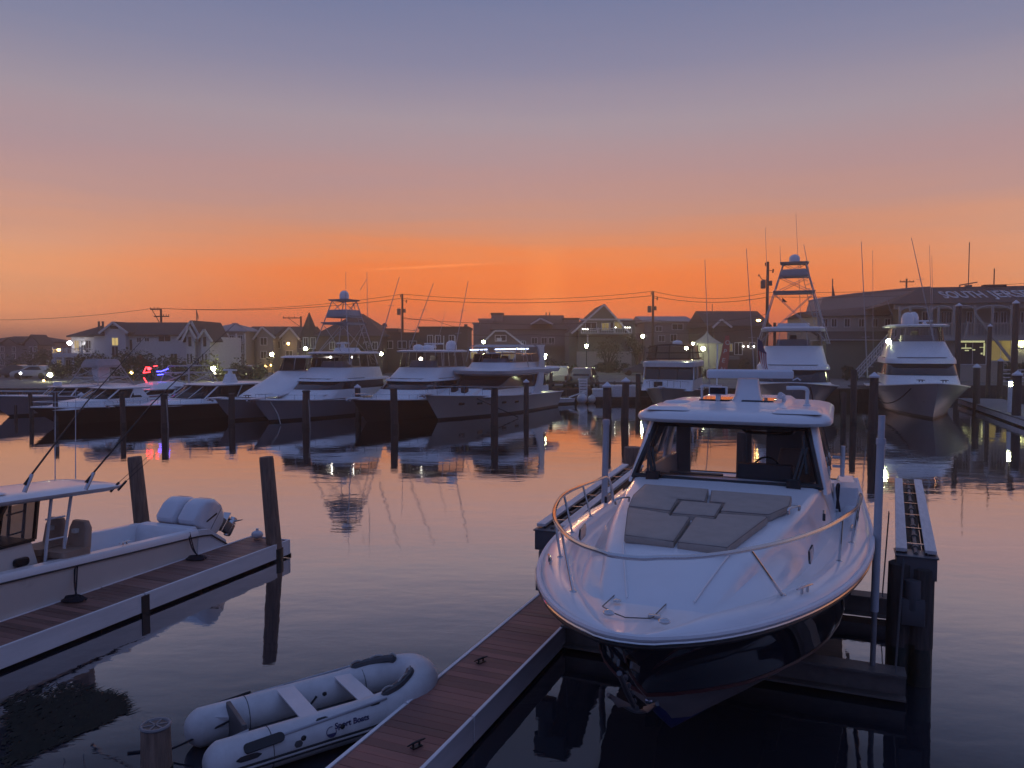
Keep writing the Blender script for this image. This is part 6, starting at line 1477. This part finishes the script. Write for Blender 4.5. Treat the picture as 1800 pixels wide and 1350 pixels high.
# outside stair at the left end
st = MB()
for i in range(10):
    f = i / 9; st.box(a - .2 - 3.6 * (1 - f), a + .2 - 3.6 * (1 - f), -1.4, -.1, zf * f - .1, zf * f + .04)
st.build('stair_tread', SIDC, h.t, False)
k = MB()
for yy in (-1.45, -.1):
    k.bar((a - 3.8, yy, .95), (a, yy, zf + .95), .09); k.bar((a - 3.8, yy, .1), (a, yy, zf + .1), .1)
    for i in range(17): f = i / 16; k.bar((a - 3.8 * (1 - f), yy, .1 + zf * f), (a - 3.8 * (1 - f), yy, .95 + zf * f), .05)
k.build('stair_railing', TRIMW, h.t, False)
# right bank: pier decks and rails
pr = thing('bank_railing', 'long low grey pipe railing on the bank in front of the restaurant garage', 'railing', (0, 0, 0), 0)
k = MB(); A, B_ = G(1672, 672, LZ), G(1840, 672, LZ)
A = Vector((A.x, 70.6, LZ)); B_ = Vector((B_.x + 12, 70.6, LZ))
for zq_ in (.45, .8, 1.15, 1.5): k.tube([A + Vector((0, 0, zq_)), B_ + Vector((0, 0, zq_))], .05, 6)
for i in range(13): q = A.lerp(B_, i / 12); k.tube([q, q + Vector((0, 0, 1.55))], .06, 6)
k.build('rail', FASC, pr)
bw2 = MB(); bw2.box(30.6, 120, 69.6, 69.98, -1, LZ + .12); bw2.box(30.62, 31.0, 63.6, 69.6, -1, LZ + .12)
tag(bw2.build('bulkhead', PILED, None, False), 'dark timber bulkhead below the restaurant bank on the right', 'wall')
rdk = thing('floating_dock', 'pale floating dock with a small lit bollard at the right edge', 'dock', (28.6, 43.2, 0), -R_(20.5))
w = MB(); u_ = -9
while u_ < 18: w.box(0, 3.0, u_, u_ + .28, .42, .5); u_ += .29
w.build('plank_deck', CONC, rdk, False); MB().box(.02, 2.98, -9, 18.1, .1, .419).build('fascia', FASC, rdk, False); MB().box(.3, 2.7, -8.8, 17.9, -.3, .098).build('float', FLOAT, rdk, False)
bl_ = thing('dock_bollard', 'short white bollard with a glowing head on the floating dock', 'bollard light', P(1776, 697, 47.3), -.4); bl_.location.z = .5
zb_ = P(1776, 671, 47.3).z - .5
MB().stack([(0, -.14, .14, .14, .04, .04), (zb_ - .25, -.13, .13, .13, .04, .04)], 3).build('bollard_post', FARW, bl_); MB().lathe([(.15, zb_ - .02), (.17, zb_ + .03), (.08, zb_ + .1)], (0, 0, 0), 12).build('bollard_cap', FARW, bl_)
MB().lathe([(.10, zb_ - .25), (.11, zb_ - .02)], (0, 0, 0), 12).build('bollard_lens', LAMP, bl_)

# ------------------------------------------------------------------ utility poles, wires
POLES = [(285, 543, 110, 'wooden utility pole with offset crossarms above the white beach house'), (530, 556, 125, 'short utility pole with one long braced crossarm beside the slate turret'), (708, 517, 108, 'wooden utility pole with transformers behind the black hulled sportfisher'), (1147, 512, 106, 'wooden utility pole with transformer and street arm above the mauve house'), (1347, 460, 84, 'thick dark wooden pole close behind the tuna tower of the big sportfisher'), (1590, 490, 130, 'utility pole crossarm peeking above the barrel roofed building')]
PT = {}
for px, py, Y, lab in POLES:
    p = P(px, 640, Y); zt = P(px, py, Y).z; t = thing('utility_pole', lab, 'utility pole', (p.x, Y, LZ), 0, 'utility poles along the street'); hh = zt - LZ; PT[px] = Vector((p.x, Y, zt))
    MB().tube([(0, 0, -1), (0, 0, hh)], [.2, .14], 10).build('pole', WOODP, t)
    if px == 285:
        k = MB(); k.box(-1.45, .15, -.2, -.08, hh - .15, hh); k.box(-.95, 1.2, -.2, -.08, hh - 1.15, hh - 1.0); k.bar((-1.2, -.14, hh - .1), (-.05, -.14, hh - 2.2), .08)
        for x in (-1.4, -.9, -.4): k.tube([(x, -.14, hh), (x, -.14, hh + .22)], .05, 6)
        for x in (.4, .8, 1.15): k.tube([(x, -.14, hh - 1), (x, -.14, hh - .78)], .05, 6)
        k.build('crossarm', WOODP, t, False)
    elif px == 530:
        k = MB(); k.box(-2.9, .1, -.2, -.08, hh - .35, hh - .2); k.bar((-2, -.14, hh - .3), (-.05, -.14, hh - 1.7), .07)
        for x in (-2.8, -1.9, -1.0): k.tube([(x, -.14, hh - .2), (x, -.14, hh)], .05, 6)
        k.build('crossarm', WOODP, t, False)
    elif px == 1590:
        k = MB(); k.box(-1.2, 1.2, -.2, -.08, hh - .6, hh - .45)
        for x in (-1.1, -.5, .5, 1.1): k.tube([(x, -.14, hh - .45), (x, -.14, hh - .25)], .05, 6)
        k.build('crossarm', WOODP, t, False)
    else:
        sd = -1 if px == 708 else (-1 if px == 1147 else -1)
        MB().lathe([(.26, 0), (.28, .1), (.28, .8), (.2, .9)], (sd * .48, 0, hh - 2.9), 12).build('transformer', GALV, t)
        MB().lathe([(.16, 0), (.17, .05), (.17, .5), (.1, .55)], (sd * -.3, -.1, hh - 2.6), 10).build('transformer', GALV, t)
        k = MB(); k.bar((0, 0, hh - .9), (.6, 0, hh - 1.0), .06); k.tube([(.55, 0, hh - 1.2), (.6, 0, hh - .8)], .08, 6); k.tube([(-.25, 0, hh - .4), (-.25, 0, hh - .1)], .07, 6); k.bar((-.3, 0, hh - .45), (.1, 0, hh - .45), .05); k.build('insulator_bracket', WOODP, t)
        if px == 1147:
            k = MB(); k.tube(smooth_path([(0, 0, hh - 5), (.6, -.3, hh - 4.5), (1.3, -.6, hh - 4.3)]), .04, 6); k.box(1.1, 1.8, -.75, -.5, hh - 4.4, hh - 4.25); k.build('street_arm', GALV, t)
        if px == 1347:
            k = MB(); k.tube([(.9, 0, -1), (.85, 0, hh - 6.6)], .16, 8); k.build('stub_pole', WOODP, t)
            k = MB(); k.tube(smooth_path([(0, 0, hh - 2.0), (-.6, 0, hh - 1.9), (-.95, 0, hh - 1.4), (-1.0, 0, hh - 1.6)]), .04, 6); k.tube(smooth_path([(0, 0, hh - 6.5), (-.5, 0, hh - 6.2), (-.8, 0, hh - 6.4)]), .05, 6); k.build('lamp_bracket', GALV, t)
            MB().ball((-.95, -.1, hh - 6.35), .16, 10, 8, (1.6, 1, .7)).build('floodlight', LAMPA, t)
def wire(label, pts, sag=.6, r=.03):
    k = MB(); q = []
    for a, b in zip(pts, pts[1:]):
        for i in range(12):
            f = i / 12; p = a.lerp(b, f); p.z -= sag * 4 * f * (1 - f); q.append(p)
    q.append(pts[-1]); k.tube(q, r, 5)
    return tag(k.build('power_line', WIRE, None), label, 'power line', 'power lines along the street')
w0, w1_, w2, w3, w4, w5 = [PT[p[0]] for p in POLES]
LFT = P(-160, 558, 108); RGT = P(1980, 470, 120)
wire('topmost power line from the offset crossarm pole to the right edge', [LFT, w0 + Vector((-1, 0, .1)), w2 + Vector((0, 0, .0)), w3 + Vector((0, 0, .0)), P(1350, 514, 100), P(1980, 478, 116)], .9, .028)
wire('second power line just below the topmost one', [w0 + Vector((-.5, 0, .1)), w2 + Vector((-.2, 0, -.6)), w3 + Vector((-.2, 0, -.6)), P(1350, 522, 100), P(1980, 492, 116)], .8, .034)
wire('low slack cable between the two transformer poles', [w2 + Vector((0, 0, -3.4)), w3 + Vector((0, 0, -3.9)), P(1350, 552, 100)], .7, .03)
wire('thin cable running low in front of the hotel and deck house', [P(600, 574, 108), w2 + Vector((0, 0, -4.9)), P(940, 588, 104), w3 + Vector((0, 0, -5.6)), P(1345, 575, 100)], .4, .028)
wire('short sloping service cable from the black transformer pole towards the shops', [w2 + Vector((0, 0, -3.2)), P(760, 560, 112), P(812, 576, 101)], .2, .025)

# ------------------------------------------------------------------ lamps
def street_lamp(px, py, Y, label, r=.2, m=None, lantern=False):
    r *= .78
    p = P(px, py, Y); t = thing('street_lamp', label, 'street lamp', (p.x, Y, LZ), 0, 'lit street lamps'); zl = p.z - LZ
    MB().lathe([(.14, 0), (.14, .25), (.07, .35), (.05, zl - r * 1.2)], (0, 0, 0), 10).build('lamp_post', BLK, t)
    if lantern:
        MB().lathe([(r * .55, -r * 1.1), (r * .95, r * .8)], (0, 0, zl), 8).build('lamp_globe', m or LAMP, t)
        MB().lathe([(r * 1.15, r * .82), (r * .5, r * 1.5), (.03, r * 2.1)], (0, 0, zl), 8).build('lamp_cap', BLK, t)
    else:
        MB().ball((0, 0, zl), r, 14, 10).build('lamp_globe', m or LAMP, t)
        MB().lathe([(r * .45, r * .93), (r * .2, r * 1.3)], (0, 0, zl), 8).build('lamp_cap', BLK, t)
    return t
for a_ in ((957, 626, 66, 'lit lantern street lamp above the white pickup truck', .27, None, True), (1031, 608, 98, 'lit street lamp in front of the deck house low wall', .27, None, True), (1130, 591, 98, 'lit street lamp between the deck house and the mauve house', .27), (537, 613, 92, 'lit street lamp under the slate turret', .27), (478, 623, 88, 'lit street lamp left of the slanted white cover top', .26), (527, 641, 86, 'lit street lamp seen through the slanted cover curtain', .28), (375, 648, 80, 'lit street lamp above the white hardtop express boat', .30), (670, 622, 84, 'lit street lamp at the right side of the grey sportfisher curtain', .24), (850, 601, 90, 'lit street lamp at the left corner of the gambrel store', .24), (88, 659, 80, 'lit street lamp over the leftmost boat hardtop', .28), (36, 656, 84, 'small white street lamp near the far left edge', .14, LAMPW), (1218, 604, 94, 'lit street lamp above the trawler canopy', .2), (1236, 613, 92, 'lit street lamp in front of the white tent', .3)):
    street_lamp(*a_)
def wall_lamp(px, py, Y, label, m, r=.13):
    p = P(px, py, Y); t = thing('wall_lamp', label, 'lamp', p, 0, 'small wall lamps')
    MB().ball((0, -.1, 0), r, 10, 8).build('bulb', m, t); MB().box(-.06, .06, 0, .5, -.05, .18).build('bracket', BLK, t, False)
for a_ in ((123, 603, 97.5, 'bright white lamp at the balcony corner of the white beach house', LAMPW, .26), (104, 615, 97, 'amber lamp on the left end of the beach house balcony', LAMPA, .2), (507, 604, 112, 'amber lamp high on the tan house beside the turret', LAMPA, .2), (468, 643, 110, 'left one of two small amber porch lamps under the tan house', LAMPA, .16), (477, 642, 110, 'right one of two small amber porch lamps under the tan house', LAMPA, .16), (498, 641, 108, 'small amber lamp glowing through the slanted cover curtain', LAMPA, .14), (232, 655, 84, 'small yellow lamp among the dark bushes below the beach house', LAMPA, .15), (78, 669, 78, 'tiny yellow lamp under the far left street lamp', LAMPA, .1)): wall_lamp(*a_)

# ------------------------------------------------------------------ vehicles
def car(name, label, cat, px, py, rz, L_, W_, prof, glass, m, rear=True, group='parked vehicles on the far bank', Y=None):
    p = G(px, py, LZ + .01) if Y is None else P(px, py, Y)
    t = thing(name, label, cat, (p.x, p.y, LZ + .01), rz, group)
    # profile: (y along car, z), y=0 rear; lofted over x with tumblehome
    secs = []
    for f in (-1, -.96, -.8, .8, .96, 1):
        ins = .06 if abs(f) == 1 else 0
        secs.append([(f * W_ / 2 * (1 - .16 * max(0, (z - 1.0)) / .8), y + (ins if y < L_ / 2 else -ins), z - (ins * .6 if z > .6 else 0)) for y, z in prof])
    MB().loft(secs).build('body', m, t, ang=40)
    for nm, pts in glass:
        MB().poly(pts).build(nm, DGLASS, t, False)
    for y in (.85, L_ - .95):
        for s in (-1, 1):
            w = MB().lathe([(.2, -.11), (.33, -.11), (.345, -.06), (.345, .06), (.33, .11), (.2, .11)], (0, 0, 0), 18).build('wheel', TYRE, t); w.location = (s * (W_ / 2 - .10), y, .34); w.rotation_euler = (0, PI / 2, 0)
            MB().lathe([(.02, .112), (.2, .115), (.2, .10)], (0, 0, 0), 12).build('rim', GALV, w)
    return t
SUVP = [(0, .35), (-.02, .9), (.05, 1.05), (.35, 1.68), (.7, 1.78), (2.4, 1.78), (3.1, 1.45), (3.6, 1.08), (4.55, .95), (4.75, .7), (4.7, .35)]
SEDP = [(0, .35), (-.03, .85), (.3, 1.0), (.7, 1.38), (1.3, 1.50), (2.2, 1.48), (3.2, 1.0), (4.2, .82), (4.45, .6), (4.4, .3)]
TRKP = [(0, .55), (0, 1.12), (1.9, 1.12), (1.98, 1.75), (2.2, 1.9), (3.5, 1.88), (4.2, 1.3), (5.3, 1.18), (5.6, .9), (5.55, .5)]
def glass_side(W_, pts, lift=.012): 
    out = []
    for s in (-1, 1): out.append(('side_glass', [(s * (W_ / 2 * (1 - .16 * max(0, z - 1.0) / .8) + lift), y, z) for y, z in pts]))
    return out
t = car('pickup_truck', 'pale pickup truck parked tail towards the water under the lantern lamp', 'pickup truck', 975, 692, R_(-12), 5.6, 1.95, TRKP, glass_side(1.95, [(2.15, 1.25), (2.25, 1.72), (3.45, 1.72), (4.0, 1.3)]) + [('rear_glass', [(-.72, 1.93, 1.25), (.72, 1.93, 1.25), (.66, 1.985, 1.72), (-.66, 1.985, 1.72)])], CARS, Y=66.5)
for s in (-1, 1): MB().box(s * .95 - .09, s * .95 + .09, -.03, .05, .75, 1.08).build('tail_light', REDS, t, False)
MB().box(-.9, .9, -.12, .0, .5, .66).build('bumper', STEEL, t, False); 
t = car('suv', 'dark suv parked tail towards the water right of the pale pickup truck', 'car', 1021, 692, R_(-14), 4.7, 1.88, SUVP, glass_side(1.88, [(.5, 1.08), (.75, 1.62), (2.4, 1.64), (3.2, 1.12)]) + [('rear_glass', [(-.72, .06, 1.08), (.72, .06, 1.08), (.64, .33, 1.62), (-.64, .33, 1.62)])], CARG, Y=66.5)
for s in (-1, 1): MB().box(s * .84 - .08, s * .84 + .08, -.05, .03, .8, 1.05).build('tail_light', REDS, t, False)
MB().box(-.26, .26, -.06, -.02, .72, .86).build('number_plate', FARW, t, False)
t = car('hatchback', 'dark car seen side on with a roof box in the street below the deck house', 'car', 1153, 655, R_(90), 4.5, 1.8, SEDP, glass_side(1.8, [(.8, 1.0), (1.1, 1.38), (2.1, 1.38), (2.9, 1.0)]), CARB, Y=98)
t.location.x = P(1122, 650, 98).x + 2.25
MB().stack([(1.5, .9, 2.0, .5, .2, .2), (1.85, 1.0, 1.9, .42, .2, .2)], 4).build('roof_box', CARG, t)
for px, py, Y, lab in ((412, 652, 88, 'dark car with bright headlights on the street left of the slanted cover'), (430, 656, 92, 'second dark car with one yellow lamp behind the first'), (900, 640, 98, 'dark car with a red tail light left of the lantern lamp'), (1055, 641, 106, 'dark car parked along the deck house low wall'), (60, 672, 88, 'pale car in the dim lot at far left'), (25, 674, 90, 'dark car at the far left edge of the lot')):
    t = car('parked_car', lab, 'car', px, py, R_(90), 4.5, 1.8, SEDP, glass_side(1.8, [(.8, 1.0), (1.1, 1.38), (2.1, 1.38), (2.9, 1.0)]), CARS if 'pale' in lab else CARB, Y=Y)
    t.location.x = P(px, py, Y).x + 2.2
    if 'headlights' in lab:
        for s in (-1, 1): MB().ball((s * .6, 4.42, .72), .14, 8, 6, (1.4, .6, .8)).build('headlight', HEADL, t)
        t.rotation_euler.z = R_(140)
    if 'yellow' in lab: MB().ball((.6, 4.4, .72), .12, 8, 6, (2.2, .6, .8)).build('headlight', HEADL, t); t.rotation_euler.z = R_(150)
    if 'red' in lab: MB().box(-.8, -.55, -.06, .05, .7, .95).build('tail_light', TAILL, t, False); t.rotation_euler.z = R_(-20); t.location.x = P(916, 640, 98).x

# ------------------------------------------------------------------ dockside odds and ends
qa, qb = P(950, 700, 62.5), P(1140, 700, 62.5)
qd = thing('quay_dock', 'low narrow timber landing along the bulkhead under the grey dock boxes', 'dock', (qa.x, 61.95, 0), 0)
w = MB(); xx = 0
while xx < qb.x - qa.x: w.box(xx, xx + .18, 0, 1.1, .38, .45); xx += .19
w.build('plank_deck', PILED, qd, False); MB().box(0, qb.x - qa.x, .02, 1.08, .2, .378).build('fascia', PILED, qd, False); MB().box(.2, qb.x - qa.x - .2, .1, 1.0, -.3, .198).build('float', FLOAT, qd, False)
for px, w_, lab in ((1098, 44, 'large pale grey dock box between the two cone capped pilings'), (1056, 28, 'low pale grey dock box left of the cone capped piling')):
    a_, c_ = P(px - w_ / 2, 690, 62.4), P(px + w_ / 2, 690, 62.4); t = thing('dock_box', lab, 'dock box', ((a_.x + c_.x) / 2, 62.5, .452), 0, 'dock boxes on the far bulkhead'); hw = (c_.x - a_.x) / 2; hh = P(px, 677 if w_ > 30 else 683, 62.4).z - .452
    MB().box(-hw, hw, -.35, .4, 0, hh - .1).build('box', FARW, t, True, .02); MB().stack([(hh - .098, -.4, .45, hw + .05, .05, .05), (hh, -.35, .4, hw, .08, .08)], 3).build('lid', FARW, t)
for px, py, r, lab in ((1023, 701, .42, 'white round mooring buoy hanging below the white steps'), (1040, 702, .34, 'darker round mooring buoy right of the white one'), (988, 709, .22, 'little white ball float beside the skiff')):
    p = P(px, py, 61.5); k = MB(); k.ball((0, 0, 0), r, 14, 10); k.tube([(0, 0, r * .9), (0, 0, r * 1.25)], .06, 6); o = k.build('mooring_buoy', CAPW if r != .34 else TANH, None); o.location = (p.x, 61.5, max(p.z, r * .6)); tag(o, lab, 'buoy', 'round buoys by the bulkhead')
sp_ = P(1023, 690, 63.7); t = thing('dock_steps', 'white louvered dock steps in front of the dark suv', 'steps', (sp_.x, 62.75, LZ), 0)
k = MB(); zt = P(1023, 664, 63.5).z - LZ
for s in (-1, 1): k.bar((s * .3, -.3, -.5), (s * .33, .1, zt), .06)
k.build('side_rail', CAPW, t, False); k = MB()
for i in range(7): f = (i + .5) / 7; k.box(-.3, .3, -.36 + .4 * f, -.10 + .4 * f, -.5 + (zt + .5) * f - .1, -.5 + (zt + .5) * f + .06)
k.build('tread', CAPW, t, False)
t = thing('power_pedestal', 'white power pedestal standing left of the trawler bow', 'power pedestal', P(1134, 690, 64), 0); t.location.z = LZ + .2
MB().stack([(0, -.18, .18, .2, .04, .04), (P(1134, 668, 64).z - LZ - .2, -.16, .16, .18, .04, .04)], 3).build('post', CAPW, t); MB().box(-.12, .12, -.2, -.182, .5, .75).build('socket_panel', BLK, t, False)
sr = thing('bank_rope_rail', 'low dark timber rail along the bulkhead between the pickup and the dock boxes', 'railing', (0, 0, 0), 0)
k = MB(); A, B_ = P(940, 690, 63.9), P(1135, 690, 63.9)
k.box(A.x, B_.x, 63.6, 63.68, LZ + .55, LZ + .68)
for i in range(8): xx = A.x + (B_.x - A.x) * i / 7; k.box(xx - .07, xx + .07, 63.58, 63.72, LZ + .2, LZ + .75)
k.build('timber_rail', PILED, sr, False)

# ------------------------------------------------------------------ plants
def bush(name, label, px, py0, Y, w_, h_, m, cat='bush', n=900, trunk=0.0, group='bushes and trees on the far bank', leaf=.16, base=None):
    p = P(px, py0, Y); t = thing(name, label, cat, (p.x, Y, LZ if base is None else base), 0, group)
    rng = random.Random(int(px * 7 + Y)); k = MB()
    cl = [(rng.uniform(-.7, .7) * w_ / 2, rng.uniform(-.6, .6) * w_ * .35, trunk + h_ * rng.uniform(.2, .8), rng.uniform(.18, .32) * min(w_, h_ * 1.3)) for _ in range(max(6, int(w_ * 2.2)))]
    for _ in range(n):
        c = rng.choice(cl); v = Vector((rng.gauss(0, 1), rng.gauss(0, 1), rng.gauss(0, 1))).normalized() * c[3] * rng.uniform(.45, 1.1)
        q = Vector(c[:3]) + v; q.z = max(q.z, trunk * .9 + .03)
        a = Vector((rng.gauss(0, 1), rng.gauss(0, 1), rng.gauss(0, .6))).normalized() * leaf * rng.uniform(.6, 1.4); b2 = a.cross(Vector((rng.gauss(0, 1), rng.gauss(0, 1), rng.gauss(0, 1)))).normalized() * leaf * .45
        k.add([q - a, q + b2, q + a, q - b2], [(0, 1, 2, 3)])
    k.build('crown' if trunk else 'foliage', m, t, False)
    k = MB()
    for c in cl[:7]: k.tube(smooth_path([(c[0] * .1, 0, 0), (c[0] * .25, c[1] * .3, max(trunk * .7, c[2] * .4)), (c[0], c[1], c[2])], 3), [.09 * max(1, trunk)] * 3 + [.05] * 3 + [.02] if False else .05 + .03 * trunk, 5)
    k.build('trunk' if trunk else 'stem', BARK, t)
for a_ in (('bush', 'tall dark bush in front of the white beach house stair tower', 205, 668, 86, 4.4, 3.6, LEAF), ('bush', 'broad dark bush right of the stair tower bush', 235, 668, 85, 4.2, 3.2, LEAF), ('bush', 'dark bush below the beach house garage wall', 268, 668, 84, 4.6, 2.8, LEAF), ('bush', 'low dark bush in front of the twin gable townhouses', 322, 668, 83, 5.0, 2.6, LEAF), ('bush', 'low olive bush around the lit lamp above the express boat', 372, 668, 82, 4.6, 2.8, LEAF2), ('bush', 'dark hedge behind the headlights car', 440, 668, 86, 5.5, 2.2, LEAF), ('bush', 'dark bush below the balcony of the beach house', 150, 668, 90, 4.0, 3.0, LEAF), ('bush', 'dim bush at the foot of the left tan house', 110, 668, 88, 3.0, 2.2, LEAF), ('bush', 'dim brown bush beneath the condominium', 45, 664, 105, 6.0, 3.4, LEAF2), ('bush', 'green lit bush in front of the dark brown store', 1316, 640, 98, 2.8, 2.0, LEAF2), ('bush', 'dark planter bush beside the red banner base', 1252, 640, 88, 1.6, 1.5, LEAF), ('bush', 'bush under the outside stair of the restaurant', 1500, 655, 82, 2.4, 1.6, LEAF), ('bush', 'dark bush right of the lit garage bay', 1790, 640, 76, 2.4, 2.2, LEAF), ('bush', 'dark hedge behind the pickup truck', 985, 650, 97, 5.0, 2.0, LEAF), ('bush', 'dark hedge against the deck house low wall', 1075, 650, 104, 6.0, 1.8, LEAF), ('bush', 'tuft of reeds beside the pickup truck tail', 957, 690, 64.4, 1.2, .7, LEAF2, 'bush', 260), ('bush', 'tuft of reeds between pickup truck and suv', 1000, 690, 64.4, 1.0, .8, LEAF2, 'bush', 260)):
    bush(*a_)
bush('small_tree', 'bare twiggy round tree in front of the deck house', 1068, 650, 103, 3.6, 3.6, LEAF2, 'tree', 700, 1.6)
bush('small_tree', 'leafy tree lit green by the lamp right of the deck house', 1122, 650, 104, 3.2, 4.2, LEAF2, 'tree', 900, 1.4)
bush('small_tree', 'dark tree left of the black utility pole behind the sportfishers', 640, 650, 92, 3.4, 3.2, LEAF, 'tree', 800, 1.3)
bush('small_tree', 'dim tree between the condominium and the beach house', 84, 660, 108, 3.2, 2.6, LEAF2, 'tree', 700, 1.0)

# ------------------------------------------------------------------ render settings
scn.view_settings.view_transform = 'Standard'; scn.view_settings.look = 'None'; scn.view_settings.exposure = 0.24; scn.view_settings.gamma = 1
scn.render.engine = 'CYCLES'
cy = scn.cycles
cy.use_denoising = True
try: cy.denoiser = 'OPENIMAGEDENOISE'
except Exception: pass
cy.max_bounces = 8; cy.diffuse_bounces = 2; cy.glossy_bounces = 4; cy.transmission_bounces = 4; cy.transparent_max_bounces = 16; cy.volume_bounces = 0
cy.caustics_reflective = False; cy.caustics_refractive = False; cy.sample_clamp_indirect = 6
cy.volume_step_rate = 5; cy.use_adaptive_sampling = True; cy.adaptive_threshold = 0.02
